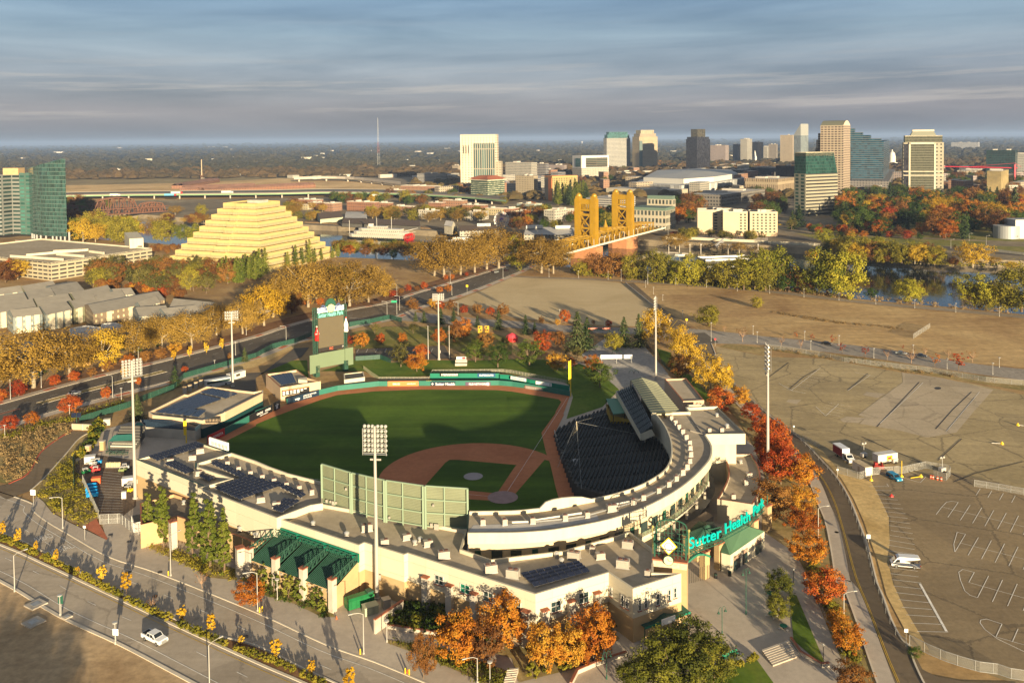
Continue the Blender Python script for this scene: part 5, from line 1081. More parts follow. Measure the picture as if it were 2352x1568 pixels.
k_=gl(22,[(805,1020),(985,1000),(1000,1050),(810,1075)],3.2);e=T('kiosk','small white kiosk building beneath the scoreboard','kiosk',_ad(k_));blk(e,k_,3.2,wall=_ag,par=.3,roof=_aK)
for k in range(3):p=g(22,850+k*50,1062-k*5);MB().box((p.x,p.y,1.2),(1.6,.3,1.6),.1).Bd_('window',_aO,e)
sL,sR=g('B',500,1600),g('B',1065,1490);x=(sR-sL).normalized();n=Vector((x.y,-x.x,0));n=-n if n.dot(sL)>0 else n;L=(sR-sL).length;M=Matrix((x,n,Vector((0,0,1)))).transposed()
def sz(y,s=0):return zat(sL,q('B',500,y)[1])
c0=(sL+sR)/2;e=T('scoreboard','tall green steel scoreboard with dark screen, bottle signs and lettered header','scoreboard',c0)
ztop,zs1,zs0,zb1,zb0=sz(372),sz(560),sz(1155),sz(1185),sz(1500)
bl,br=.10,.90
def at(u,z,d=0):p=sL+x*(L*u)+n*d;return Vector((p.x,p.y,z))
_bo=P('scoreboard_green',(.15,.20,.12),.55,var=.06,scale=.1)
for u0 in(0.0,.93):
 o=MB();cs=[(u0,0),(u0+.085,0),(u0,-1.6),(u0+.085,-1.6)]
 for u,d in cs:o.beam(at(u,0 if d else 0,d),at(u,ztop,d),.28)
 z=zb1
 while z<ztop-1.5:
  for(ua,da),(ub,db)in((cs[0],cs[1]),(cs[2],cs[3]),(cs[0],cs[2]),(cs[1],cs[3])):o.beam(at(ua,z,da),at(ub,z+1.6,db),.13).beam(at(ua,z+1.6,da),at(ub,z+1.6,db),.13)
  z+=1.6
 o.Bd_('lattice_tower',_ax,e)
def panel(name,u0,u1,z0,z1,d,mat,th=.4,par=None,dz=0):
 a,b=at(u0,z0,d),at(u1,z0,d);return MB().box((a+b)/2+Vector((0,0,(z1-z0)/2)),((b-a).length,th,z1-z0),rot=M).Bd_(name,mat,par or e)
_b2=P('unlit_screen',(.115,.095,.06),.45,var=.03,scale=.5);panel('screen',bl,br,zs0+1.4,zs1,.25,_b2);panel('screen_strip',bl,br,zs0-.2,zs0+1.4,.25,P('strip_black',(.03,.025,.022),.5))
_aG('RC',e,_aH(at(.5,zs0+.6,.5),x),P('red_emblem',(.60,.12,.05),.5),1,.02,width=1.7,height=1.1,bold=.03);_aG('d',e,_aH(at(.86,zs0+.7,.5),x),_a2,1,.02,width=.5,height=.7)
panel('name_header',.085,.915,zs1+.1,sz(465),.3,P('header_green',(.03,.11,.07),.5));panel('white_header',.085,.915,sz(465),sz(375),.3,_aq)
_aG('Sutter Health Park',e,_aH(at(.5,(zs1+sz(465))/2+.05,.52),x),_bV,1,.02,width=L*.78,height=1.9,bold=.015)
zc=sz(405);o=MB();cc=at(.5,zc,.55);R_=Matrix((x,Vector((0,0,1)),n)).transposed().to_4x4();_bk(cc,1.7,1.7,-.1,.05).Bd_('emblem_ball',P('ball_cream',(.75,.62,.32),.6),e);_bk(cc,1.85,1.85,-.12,0).Bd_('emblem_rim',_a1,e)
for s in(-1,1):
 for j,(dz,l)in enumerate(((.0,4.6),(.8,3.6),(1.4,2.4))):
  pts=[cc+R_@Vector((s*(1.9+l*t),-.9+dz*.5+.9*math.sin(t*3.0)+dz*t,.02))for t in[k/8 for k in range(9)]]
  for a,b in zip(pts,pts[1:]):o.beam(a,b,.06,.38)
o.Bd_('emblem_waves',P('wave_blue',(.06,.11,.26),.6),e)
o=MB();arch_=[cc+R_@Vector((2.6*math.cos(t),.6+3.6*math.sin(t),-.25))for t in[math.pi*k/14 for k in range(15)]];o.face(arch_).face([p-n*.3 for p in arch_][::-1])
for a,b in zip(arch_,arch_[1:]):o.face([a,b,b-n*.3,a-n*.3])
o.Bd_('header_crest',_ak,e)
panel('lower_panel',.09,.93,zb0+1.2,zb1-.1,.2,_bo);panel('side_panel',-.19,.10,zb0-.6,zb1-.2,.7,_bo);panel('side_panel',.92,1.18,zb0+.2,zb1+.2,.7,_bo)
def bottle(u,z0,h,mats,red):
 p=at(u,z0,1.1);b_=T('bottle_sign',None,None);b_.parent=e;b_.location=p-e.location;r=h*.155
 prof=[(r*.85,0),(r*.95,h*.02),(r,h*.12),(r*.82,h*.26),(r*.98,h*.42),(r*.95,h*.55),(r*.55,h*.72),(r*.32,h*.84),(r*.30,h*.93)]
 MB().Lt_(prof,n=16,sy=.5).Bd_('glass',mats[0],b_,lc_=True,smooth=True);MB().Lt_([(r*.36,h*.92),(r*.36,h)],n=12,sy=.5).Bd_('cap',mats[1],b_,lc_=True)
 if red:MB().Lt_([(r*.99,h*.40),(r*1.02,h*.42),(r*1.0,h*.56),(r*.97,h*.57)],n=16,sy=.52).Bd_('label',mats[2],b_,lc_=True)
 return b_,p,r
b_,p,r=bottle(.03,sz(950),sz(685)-sz(950),(P('cola_red',(.36,.02,.015),.25),P('cap_cream',(.75,.62,.45),.5),P('label_red',(.60,.03,.02),.4)),True)
_aG('Coca-Cola',e,_aH(p+Vector((0,0,(sz(685)-sz(950))*.5))+n*(r*.56),x),_a2,1,.02,width=r*1.9,height=r*.6,slant=.3)
b_,p,r=bottle(.955,sz(870),sz(600)-sz(870),(P('bottle_white',(.75,.70,.66),.35),P('cap_red',(.55,.05,.04),.5),_aq),False)
o=MB().box(at(.955,2.4,0),(1.8,1.8,4.8),rot=M).box(at(.05,2.4,0),(1.8,1.8,4.8),rot=M).Bd_('foot',_ax,e)
_a6=P('lamp_face',(.55,.53,.48),.25,.3);masts=[(31,(1243,792),(21,1218,895),6,(21,0,1050),R(35),'floodlight mast at the front corner of the west wing'),(42,(1113,790),(32,1080,120),6,(32,0,385),R(-6),'floodlight mast before the front hall, lamps below the field edge'),(21,(2140,1142),(21,2125,448),3,(21,0,525),R(20),'floodlight mast behind the party deck beside the avenue'),(22,(1681,892),(22,1675,290),4,(22,0,350),R(5),'floodlight mast on the park lawn behind centre field'),(23,(1322,1080),(23,1300,320),5,(23,0,440),R(75),'floodlight mast beside the grey walk and golden trees'),(34,(-2,640),(24,3,755),6,(24,0,985),R(85),'floodlight mast among the red trees by the curved street')]
for k,b,(k2,tx,ty),rows,(k3,_,hy),rot,lab in masts:
 base=g(k,*b);zt=zat(base,q(k2,tx,ty)[1]);zh=zat(base,q(k3,tx,hy)[1]);e=T('floodlight_mast','tall pale '+lab,'floodlight',base,'floodlight masts round the ballpark',rot)
 MB().tube((0,0,0),(0,0,zt),.48,.26,12).Lt_([(.75,0),(.75,.5),(.55,.6)],n=12).Bd_('pole',_aW,e,lc_=True);wd=5.2
 o=MB();_an=[]
 for r_ in range(rows):
  z=zh+(zt-zh)*(r_+.6)/rows-.1;o.beam((-wd/2,-.35,z),(wd/2,-.35,z),.1,.1)
  for j in range(6):
   px_=-wd/2+wd*(j+.5+(.18 if j>2 else-.18))/6;_an.append((px_,z))
 o.beam((-wd/2,.5,zh-.1),(wd/2,.5,zh-.1),.5,.06)
 for sx in(-1,1):o.tube((sx*wd/2,-.35,zh),(sx*wd/2,-.35,zt-.5),.05,n=5)
 o.Bd_('crossarms',_ai,e,lc_=True)
 for px_,z in _an:
  MB().Lt_([(.16,-.3),(.36,.0),(.38,.22)],(0,0,0),10).Bd_('floodlight',_a6,e,lc_=True);l_=bpy.context.scene.collection.objects[-1];l_.location=(px_,.25,z+.3);l_.rotation_euler=(R(-75),0,0)
 MB().box((0,.5,zh-1.2),(2.4,.3,.35)).box((.5,.5,zt*.12),(.6,.4,1.2)).Bd_('ballast_box',_aP,e,lc_=True)
for lb,pts in(('larger teal shade roof over the left field corner seats',[(1000,258),(1225,250),(1232,195),(1050,205)]),('teal shade roof behind the red sign in the left field corner',[(1215,130),(1425,118),(1430,88),(1260,92)])):
 c4=[g(31,*p,z)for p,z in zip(pts,(3.4,3.4,4.2,4.2))];e=T('shade_canopy',lb,'canopy',_ad(c4));e.location.z=0;MB().face(c4).face([p-Vector((0,0,.2))for p in c4][::-1]).Bd_('roof',P('awning_teal',(.04,.19,.15),.6,var=.05),e)
 for p in c4:MB().tube((p.x,p.y,0),(p.x,p.y,p.z),.12,n=6).Bd_('post',_ak,e)
a,b,c,d=g(31,1010,330,.5),g(31,1240,335,.5),g(31,1330,160,4),g(31,1120,160,4)
e=T('bleacher','low bank of pale seats under the teal shade roof','seats',(a+b+c+d)/4);e.location.z=0
for i in range(8):
 u=(i+.5)/8;p,q2=a.lerp(d,u),b.lerp(c,u);o=MB()
 for k in range(16):m_=p.lerp(q2,(k+.5)/16);o.box(m_+Vector((0,0,.5)),(.5,.5,.4),.2)
 o.Bd_('seat_row',P('pale_seat',(.50,.47,.38),.6),e);MB().beam(p-Vector((0,0,.2)),q2-Vector((0,0,.2)),.9,.3+p.z).Bd_('step',_aK,e)
p=g(31,1325,190);e=T('cutout_sign','bright red cut-out sign standing above the left field corner seats','sign',p);zt=zat(p,q(31,0,80)[1])
o=MB();prof=[(-1.6,zt*.45),(1.4,zt*.55),(1.9,zt*.9),(.6,zt),(-.7,zt*.98),(-1.1,zt*.72)];o.face([(x_,-.15,z)for x_,z in prof]).face([(x_,.15,z)for x_,z in prof][::-1])
for(x0,z0),(x1,z1)in zip(prof,prof[1:]+prof[:1]):o.face([(x0,-.15,z0),(x0,.15,z0),(x1,.15,z1),(x1,-.15,z1)])
o.Bd_('face',P('sign_red',(.62,.02,.03),.5),e,lc_=True);MB().tube((-.6,.2,0),(-.6,.2,zt*.6),.12).tube((.8,.2,0),(.8,.2,zt*.6),.12).Bd_('legs',_ak,e,lc_=True)
a,b=g(31,1928,290,11.3),g(31,2098,345,11.3);e=T('rooftop_sign','white framed sign seen from behind at the edge of the solar roof','sign',(a+b)/2);o=MB();zt=zat(a,q(31,0,228)[1]);up=Vector((0,0,zt-11.3))
for f0,f1 in((a,b),(a+up,b+up),(a,a+up),(b,b+up)):o.beam(f0,f1,.3,.35)
o.Bd_('rim',_aq,e);o=MB().beam(a+up*.76,b+up*.76,.15,up.z*.4)
for k in range(13):m_=a.lerp(b,(k+.5)/13);o.beam(m_+up*.04,m_+up*.6,.12,.22+.2*(k%3))
o.Bd_('letter_backs',_aq,e);o=MB()
for k in range(6):m_=a.lerp(b,k/5);o.beam(m_,m_+up*.5+Vector((0,-1.2,-.6)),.08)
o.Bd_('struts',_ai,e)
with proto():
 TAB=T('picnic_table',None,None,link=False);MB().box((0,0,.74),(1.9,.75,.06)).Bd_('table_top',_ax,TAB,lc_=True)
 for s in(-1,1):MB().box((0,s*.65,.44),(1.9,.28,.05)).Bd_('bench',_ax,TAB,lc_=True);MB().beam((s*.7,-.65,0),(s*.7,.1,.72),.07).beam((s*.7,.65,0),(s*.7,-.1,.72),.07).Bd_('leg',_ak,TAB,lc_=True)
 RT=T('cafe_table',None,None,link=False);MB().Lt_([(.75,.72),(.75,.78)],n=16).Bd_('table_top',_aN,RT,lc_=True);MB().tube((0,0,0),(0,0,.72),.08).Bd_('pedestal',_ak,RT,lc_=True)
 for k in range(4):MB().Lt_([(.22,.43),(.22,.48)],(math.cos(k*1.57)*1.1,math.sin(k*1.57)*1.1,0),8).tube((math.cos(k*1.57)*1.1,math.sin(k*1.57)*1.1,0),(math.cos(k*1.57)*1.1,math.sin(k*1.57)*1.1,.45),.06).Bd_('seat',_ac,RT,lc_=True)
 CONT=T('container',None,None,link=False)
 RTK=T('yard_cart',None,None,link=False);MB().box((0,0,.75),(2.3,1.2,.7)).Bd_('body',_aE,RTK,lc_=True);MB().box((-.2,0,1.75),(1.3,1.15,.08)).tube((-.8,.5,1),(-.8,.5,1.75),.04).tube((.4,.5,1),(.4,.5,1.75),.04).tube((-.8,-.5,1),(-.8,-.5,1.75),.04).tube((.4,-.5,1),(.4,-.5,1.75),.04).Bd_('canopy',_ac,RTK,lc_=True)
 for sx in(-.7,.7):
  for sy in(-.5,.5):MB().tube((sx,sy-.1,.28),(sx,sy+.1,.28),.28,n=10).Bd_('wheel',_al,RTK,lc_=True)
for i in range(6):_aY(TAB,g(31,1000+i*30,372+i%2*14),.3,1,f'green picnic table by the shaded seats, {nth(i)} from the left','picnic tables behind the left field corner','table')
for i,(x_,y_)in enumerate(((35,965),(143,1075),(18,770))):_aY(RT,g(44,x_,y_-10),.4*i,1,('green round table with white stools beside the young plaza tree','green round table with white stools at the edge of the grass triangle','green round table with white stools in the shade of the upper plaza tree')[i],'round tables on the plaza','table')
_bD=P('bright_blue_cover',(.01,.27,.62),.5)
for i,(x_,y_)in enumerate(((838,692),(842,722),(845,752),(850,780))):
 p=g(31,x_,y_);e=T('covered_cart',f'bright blue covered cart in the service yard, {nth(i)} from the orange crate','cart',p,'blue covered carts',.25);MB().Pz_([(-1.5,-.7),(1.5,-.7),(1.5,.7),(-1.5,.7)],.5,1.1).face([(-1.5,-.7,1.1),(1.5,-.7,1.1),(1.3,0,1.5),(-1.3,0,1.5)]).face([(1.5,.7,1.1),(-1.5,.7,1.1),(-1.3,0,1.5),(1.3,0,1.5)]).Bd_('cover',_bD,e,lc_=True);MB().tube((-.9,-.6,.25),(-.9,.6,.25),.25).tube((.9,-.6,.25),(.9,.6,.25),.25).Bd_('axles',_al,e,lc_=True)
rng=random.Random(11)
yard=[((870,520),'red',_aE),((885,545),'red',_aE),((790,560),'green',_bm),((1130,545),'olive',P('olive_paint',(.16,.20,.07),.6)),((860,480),'white',_ac),((1200,700),'black',_al),((1180,730),'yellow',_at),((900,470),'blue',_bD),((1150,520),'grey',_ai)]
for i,((x_,y_),cn,m)in enumerate(yard):
 o=_aY(RTK,g(31,x_,y_),rng.uniform(-.5,.9),1,None,'carts parked in the service yard','cart');o['label']=f'small {cn} utility cart in the crowded service yard'+(', nearer the blue covers' if i==1 else ', nearer the hedge' if i==0 else '')
 for ch in o.children:
  if ch.name.startswith('body'):me=ch.data.copy();me.materials[0]=m;ch.data=me
def _aR(p,s,mat,label,rot=.3,nm='crate',cat='crate',rib=True,lid=True):
 e=T(nm,label,cat,p,None,rot);o=MB().box((0,0,s[2]/2),s)
 if rib:
  for k in range(7):o.box((-s[0]/2+s[0]*(k+.5)/7,-s[1]/2-.03,s[2]/2),(.08,.07,s[2])).box((-s[0]/2+s[0]*(k+.5)/7,s[1]/2+.03,s[2]/2),(.08,.07,s[2]))
 o.Bd_('shell',mat,e,lc_=True)
 if lid:MB().box((0,0,s[2]+.05),(s[0]+.12,s[1]+.12,.1)).Bd_('lid',mat,e,lc_=True)
 return e
_aR(g(31,885,650),(2.4,1.8,1.8),P('orange_paint',(.75,.14,.04),.6),'bright orange crate beside the blue covered carts')
_aR(g(31,828,460),(3,2.2,2.2),_ac,'white locker box at the hedge end of the service yard');_aR(g(31,1185,660),(3.6,2,2.2),_ac,'white storage box against the west wing wall');_aR(g(31,1140,790),(1.2,1.0,2),_ac,'small white cabinet near the yard gate')
_aR(g(31,985,110),(2.2,1.6,2),_ag,'cream box beside the hedge top near the shaded seats');
for i,(x_,y_)in enumerate(((943,345),(813,390))):b=g(31,x_,y_);e=T('pillar',f'short tan pillar at the end of the hedge, {("nearer the shaded seats", "nearer the service yard")[i]}','pillar',b);MB().box((0,0,1.5),(1.3,1.3,3)).Bd_('shaft',_aJ,e,lc_=True);MB().box((0,0,3.1),(1.5,1.5,.2)).Bd_('cap',_aj,e,lc_=True)
tank=T('tank_cluster','row of tan round tanks on a trailer in the service yard','tanks',g(31,1040,505))
for k in range(6):MB().Lt_([(.45,.4),(.5,.6),(.5,1.5),(.25,1.7)],(-1.8+k*.72,.15*(k%2),0),10).Bd_('tank',P('tan_plastic',(.55,.45,.25),.5),tank,lc_=True)
MB().box((0,0,.3),(4.4,1.2,.2)).Bd_('bed',_ai,tank,lc_=True)
e=_aR(g(31,1265,1060),(5.2,2.4,2.6),_ac,'white open topped skip at the corner of the masonry wall',R(-60),'skip','container',True,False)
MB().box((0,0,2.62),(4.8,2.0,.06)).Bd_('opening',_al,e,lc_=True)
_as('yard_fence','chain link gate closing the front of the service yard',gl(31,[(918,1025),(1010,1020),(1105,1015),(1200,1090),(1290,1130)]),2.6,_ai,2.2,(1,.5,.05),.07,mesh=_aQ)
_as('yard_fence','dark green screened fence along the left of the service yard',gl(31,[(680,690),(672,470),(690,440)]),2.6,_ak,2.2,(1,),.06,mesh=_bj)
_as('yard_fence','grey screened fence slanting down to the yard gate',gl(31,[(760,650),(840,830),(912,990)]),2.6,_ai,2.2,(1,),.06,mesh=_a5('grey_cloth',(.30,.29,.23),.3,.62))
_as('ballpark_fence','green screened fence climbing beside the avenue to the junction',gl('A',[(1250,1220),(1540,1130),(2000,990)])+gl(21,[(1350,1260),(1600,1170),(1690,1065),(2352,875)])+gl(22,[(150,790),(360,740),(510,680)]),2.4,_ak,4,(1,),.07,mesh=_bj)
_as('ballpark_fence','green screened fence behind the park trees near the junction',gl(22,[(860,590),(1050,560),(1230,520),(1340,550)]),2.6,_ak,4,(1,),.07,mesh=_bj)
_as('ballpark_fence','green fence between the car park and the lawn',gl(22,[(915,905),(1140,890),(1240,925)]),2.2,_ak,4,(1,),.07,mesh=_bj)
_as('ramp_gate','wide tan gate at the top of the access ramp',gl('A',[(1130,1330),(1440,1340)]),2.2,_ai,4,(1,),.09,mesh=P('tan_gate',(.45,.36,.24),.7),cat='gate')
e=_aR(g('C',175,250),(8,2.5,2.7),_ac,'white box trailer with a small advert behind the party deck',R(58),'trailer','trailer',False);MB().box((0,-1.28,1.7),(2,.06,1.0)).Bd_('advert',P('advert_dark',(.06,.05,.03),.6,var=.8,scale=2),e,lc_=True)
for sx in(-.6,.6):MB().tube((sx,-1.2,.35),(sx,1.2,.35),.4).Bd_('wheel',_al,e,lc_=True)
for i,(x_,y_)in enumerate(((1698,1200),(1745,1182),(1802,1155),(1848,1135))):b=g(21,x_,y_);e=T('drum',f'tan drum standing behind the party deck parapet, {nth(i)} from the left','drum',b,'tan drums behind the party deck');MB().Lt_([(.8,0),(.8,2.6)],n=14).Bd_('body',_aj,e,lc_=True);MB().Lt_([(.86,2.5),(.86,2.7)],n=14).Bd_('lid',_aJ,e,lc_=True)
e=_aR(g(21,2000,1130),(10,2.5,2.9),P('coach_grey',(.50,.52,.52),.4),'grey coach parked behind the party deck',R(38),'coach','bus',False)
MB().box((0,-1.27,2.0),(9.4,.06,.9)).box((0,1.27,2.0),(9.4,.06,.9)).Bd_('window_band',_aO,e,lc_=True)
for sx in(-3.2,3):
 for sy in(-1.1,1.1):MB().tube((sx,sy-.2,.45),(sx,sy+.2,.45),.45,n=12).Bd_('wheel',_al,e,lc_=True)
e=T('solar_board','two dark solar panels on a frame above the ramp gate','solar panels',g('A',1200,1300));zt=4.6
for s in(-.9,.9):MB().box((s,0,zt),(1.6,.08,1.6),rot=Matrix.Rotation(R(-20),3,'X')).Bd_('panel',_bA,e,lc_=True)
MB().tube((0,.3,0),(0,.1,zt),.1).box((0,.1,zt-.6),(3,.1,.1)).Bd_('post',_ak,e,lc_=True)
p=g(22,1885,945);e=T('camera_stand','pale boxed camera stand with white banners on the outfield lawn','stand',p);w_=5.2
MB().box((0,0,.6),(w_,3,1.2)).box((0,1.2,1.6),(w_,.3,1.2)).Bd_('platform',_aj,e,lc_=True);MB().box((0,1.3,3.0),(w_*.82,.15,1.2)).Bd_('banner',_aq,e,lc_=True);MB().box((w_*.22,1.2,3.0),(w_*.3,.06,.9)).Bd_('red_mark',_aE,e,lc_=True);MB().tube((-w_*.4,1.3,0),(-w_*.4,1.3,3.6),.08).tube((w_*.4,1.3,0),(w_*.4,1.3,3.6),.08).Bd_('posts',_ai,e,lc_=True)
for k,b,ty,lb in((22,(1583,890),585,'bare white flagpole on the park lawn, nearer the scoreboard'),(22,(1777,885),585,'bare white flagpole on the park lawn, right of the floodlight mast')):
 b_=g(k,*b);e=T('flagpole',lb,'flagpole',b_);MB().tube((0,0,0),(0,0,zat(b_,q(k,0,ty)[1])),.14,.08).Bd_('pole',_ac,e,lc_=True);MB().Lt_([(.15,0),(.18,.1),(.1,.3)],(0,0,zat(b_,q(k,0,ty)[1])),8).Bd_('finial',_ai,e,lc_=True)
for x_ in(2060,2122):
 b=g(22,x_,700);e=T('play_tower','bright yellow play tower panel in the park, '+('nearer the floodlight mast' if x_<2100 else 'nearer the green conifers'),'play tower',b);MB().Pz_([(-1.1,-.2),(1.1,-.2),(1.1,.2),(-1.1,.2)],3,6.6).Bd_('panel',P('ochre_panel',(.50,.31,.02),.6),e,lc_=True);MB().tube((-1,0,0),(-1,0,3),.15).tube((1,0,0),(1,0,3),.15).Bd_('legs',_al,e,lc_=True);MB().box((-.3,-.25,5.8),(.9,.06,.8)).box((.3,-.25,4.4),(.8,.06,.7)).Bd_('holes',_al,e,lc_=True)
e=T('gateway_sign','long white banner beam across the grey walk','banner',g(23,960,930));MB().box((0,0,3.2),(14,.3,1.7)).Bd_('beam',_aq,e,lc_=True)
for i,c_ in enumerate(((.6,.2,.1),(.1,.3,.12),(.7,.4,.1),(.3,.35,.1))):MB().Lt_([(.5,0),(.7,.05),(.5,.1)],(-4.5+i*3,-.2,3.2),10,sy=.2).Bd_('painted_disc',P(f'disc_{"abcd"[i]}',c_,.6),e,lc_=True)
for sx in(-6.6,0,6.6):MB().tube((sx,0,0),(sx,0,2.6),.14).Bd_('post',_ai,e,lc_=True)
e=T('play_slide','dark green curved play slide roof by the conifers','slide',g(23,800,680));o=MB()
for k in range(10):a_,b_=math.pi*k/10,math.pi*(k+1)/10;o.face([(-7*math.cos(a_),-2,1+2.6*math.sin(a_)),(-7*math.cos(b_),-2,1+2.6*math.sin(b_)),(-7*math.cos(b_),2,1+2.6*math.sin(b_)),(-7*math.cos(a_),2,1+2.6*math.sin(a_))])
o.Bd_('shell',_ax,e,lc_=True);MB().box((0,2.2,3.6),(12,.3,.8)).Bd_('red_edge',P('salmon',(.62,.22,.16),.6),e,lc_=True)
e=T('play_tent','bright red play tent roof beside the park trees','tent',g(23,0,720));MB().Lt_([(3.2,2.0),(2.2,3.2),(.3,4.0)],n=8).Bd_('roof',P('tent_red',(.66,.06,.08),.6),e,lc_=True);MB().Lt_([(2.9,0),(2.9,2.0)],n=8).Bd_('wall',_aE,e,lc_=True)
for i,(x_,y_)in enumerate(((962,850),(1020,910),(1120,1035))):
 e=T('lattice_hoop',f'green wire hoop frame in the beds of the grey walk, {nth(i)} from the gate','hoop frame',g(23,x_,y_),'wire hoops on the grey walk');o=MB()
 for s in(-1.1,1.1):o.path([Vector((s+1.0*math.cos(math.pi*k/8),0,.8+1.4*math.sin(math.pi*k/8)))for k in range(9)],.08,5)
 o.Bd_('hoops',_ax,e,lc_=True)
_as('boundary_fence','dark fence between the grey walk and the golden trees',gl(23,[(1235,780),(1300,860),(1400,960),(1470,1020)]),2.2,_al,3,(1,),.05,mesh=_a5('dark_mesh',(.05,.05,.045),.2,.3))
_b3=P('gold_stone',(.54,.41,.16),.75,var=.04,scale=.05);_a7=P('gravel_roof',(.48,.44,.38),.9,var=.1,scale=.1);_bE=P('grey_shingle',(.30,.27,.22),.9,var=.1,scale=.2)
def solve_to(C,d,px):
 lo,hi=0.0,600.0
 f=lambda t:proj(C+d*t)[0]-px
 s=1 if f(hi)>f(lo)else-1
 for _ in range(40):
  m=(lo+hi)/2
  if f(m)*s>0:hi=m
  else:lo=m
 return(lo+hi)/2
def _aL(k,cx,by,lx,rx,th=38.0,minside=8.0):
 """ground plan from the nearest corner and the pixel columns of the left and right ends"""
 C=g(k,cx,by);t=R(th);dl,dr=Vector((-math.cos(t),math.sin(t),0)),Vector((math.sin(t),math.cos(t),0))
 L=max(minside,solve_to(C,dl,q(k,lx,by)[0]))if lx<cx-3 else minside
 Rr=max(minside,solve_to(C,dr,q(k,rx,by)[0]))if rx>cx+3 else minside
 return[C,C+dr*Rr,C+dr*Rr+dl*L,C+dl*L]
def _ar(label,k,cx,by,lx,rx,ty,mat,th=38.0,roof=None,name='tower_block',cat='building',tiers=(),side=12.0,pent=True,cap=None,group=None,mat2=None):
 """upright block; tiers = (shrink, top pixel row, material) stacked on the roof"""
 f=_aL(k,cx,by,lx,rx,th,side);e=T(name,label,cat,_ad(f),group);zt=zat(f[0],q(k,cx,ty)[1]);pl=[Vector((p.x,p.y))for p in f]
 MB().wall(pl,0,zt,cs_=True).Bd_('wall',mat,e)if mat2 is None else(MB().wall([pl[3],pl[0]],0,zt).Bd_('front_wall',mat,e),MB().wall([pl[0],pl[1],pl[2],pl[3]],0,zt).Bd_('side_wall',mat2,e))
 o=MB().cap(pl,zt-.3);o.Bd_('roof',roof or _a7,e)
 if cap:MB().parapet(pl,zt-.2,cap[0],1.0).Bd_('cornice',cap[1],e)
 c=Vector((sum(p.x for p in pl)/4,sum(p.y for p in pl)/4));z0=zt-.3
 for sh,y,m in tiers:
  z1=zat(f[0],q(k,cx,y)[1]);p2=[c+(p-c)*sh for p in pl];MB().wall(p2,z0,z1,cs_=True).cap(p2,z1).Bd_('upper_tier',m,e);z0=z1
 if pent and not tiers:
  rr=random.Random(int(cx*7+by));s=(pl[1]-pl[0]).length,(pl[3]-pl[0]).length
  for i in range(2):p=c+(pl[1]-pl[0])*rr.uniform(-.2,.2)+(pl[3]-pl[0])*rr.uniform(-.25,.25);MB().box((p.x,p.y,zt+1.2),(s[0]*.22,s[1]*.2,2.6),R(-th)).Bd_('roof_plant',_a7,e)
 return e,f,zt
FB=_ab('beige_windows',(.66,.53,.37),(.05,.06,.07),4.2,3.8,.55,.45);FB2=_ab('pale_windows',(.62,.56,.46),(.06,.08,.09),3.6,3.7,.6,.5);FW=_ab('white_windows',(.72,.66,.54),(.10,.11,.11),3.4,3.5,.45,.45)
FGR=_ab('grey_bands',(.40,.36,.33),(.05,.06,.08),6,3.8,.97,.45);FPK=_ab('pink_windows',(.50,.40,.35),(.07,.07,.09),4,3.6,.6,.42);FDK=_ab('dark_glass',(.03,.03,.035),(.045,.045,.055),3,3.8,.93,.9,gmetal=.4,grough=.1);FTL=_ab('teal_glass',(.20,.27,.25),(.06,.17,.17),3,3.8,.88,.85,gmetal=.3,grough=.1)
FBL=_ab('blue_bands',(.15,.17,.19),(.02,.085,.13),5,3.9,.98,.62,gmetal=.3,grough=.1);FBR=_ab('brick_windows',(.44,.21,.12),(.06,.05,.05),3.4,4.0,.34,.5,off=(.3,.1));FBR2=_ab('rust_windows',(.50,.27,.16),(.07,.06,.06),3.0,3.8,.36,.5,off=(.1,.1));FCR=_ab('cream_windows',(.70,.58,.34),(.07,.08,.08),3.2,3.8,.36,.5);FGA=_ab('garage_shade_openings',(.76,.66,.44),(.05,.045,.04),6.5,2.9,.80,.42,grough=.8)  # garage deck openings are flat dark colour standing for the shade inside
FGA2=_ab('white_decks',(.66,.62,.55),(.05,.05,.05),30,3.2,.98,.42,grough=.8);FYR=_ab('yellow_ribs',(.72,.55,.20),(.10,.09,.07),3.0,3.4,.5,.78);FOL=_ab('olive_glass',(.30,.29,.21),(.075,.075,.045),1.7,3.9,.86,.80,gmetal=.35,grough=.2,gvar=.25);FGG=_ab('green_glass',(.04,.10,.08),(.03,.10,.08),2.2,4,.85,.85,gmetal=.5,grough=.08)
e,f,zt=_ar('pale stone courthouse tower with a tall recessed glass front',12,2215,700,1882,2232,207,_ab('court_windows',(.66,.56,.40),(.09,.09,.09),6.2,5.0,.42,.40),8,name='courthouse',side=22,pent=False,cap=(1.5,_ag))
x=(f[3]-f[0]).normalized();n=Vector((-x.y,x.x,0));n=-n if n.dot(f[0])>0 else n
def _a8(e,f,k,x0,x1,y0,y1,mat,name,th=.6,proud=.4):
 c,w_,h,xx=_aB(k,f[0],f[3],(x0,y0),(x1,y1));nn=Vector((xx.y,-xx.x,0));nn=-nn if nn.dot(c)>0 else nn;M=Matrix((xx,nn,Vector((0,0,1)))).transposed();A=c-xx*w_/2+nn*proud;B=c+xx*w_/2+nn*proud;z0,z1=c.z-h/2,c.z+h/2
 return MB().wall([A,B],z0,z1).wall([A,A-nn*proud],z0,z1).wall([B,B-nn*proud],z0,z1).cap([A,B,B-nn*proud,A-nn*proud],z1).Bd_(name,mat,e)
_a8(e,f,12,1995,2200,285,690,_ab('court_glass',(.56,.50,.38),(.06,.13,.12),4.4,40,.62,.96,gmetal=.3),'glass_front')
for x0 in(1903,1925,1946):_a8(e,f,12,x0,x0+10,305,380,_al,'tall_window',proud=.3)
_ar('lower stone annex of the courthouse with punched windows',12,2255,700,2130,2268,450,_ab('court_windows2',(.66,.56,.40),(.15,.13,.1),6,5,.4,.4),8,name='courthouse_annex',side=20)
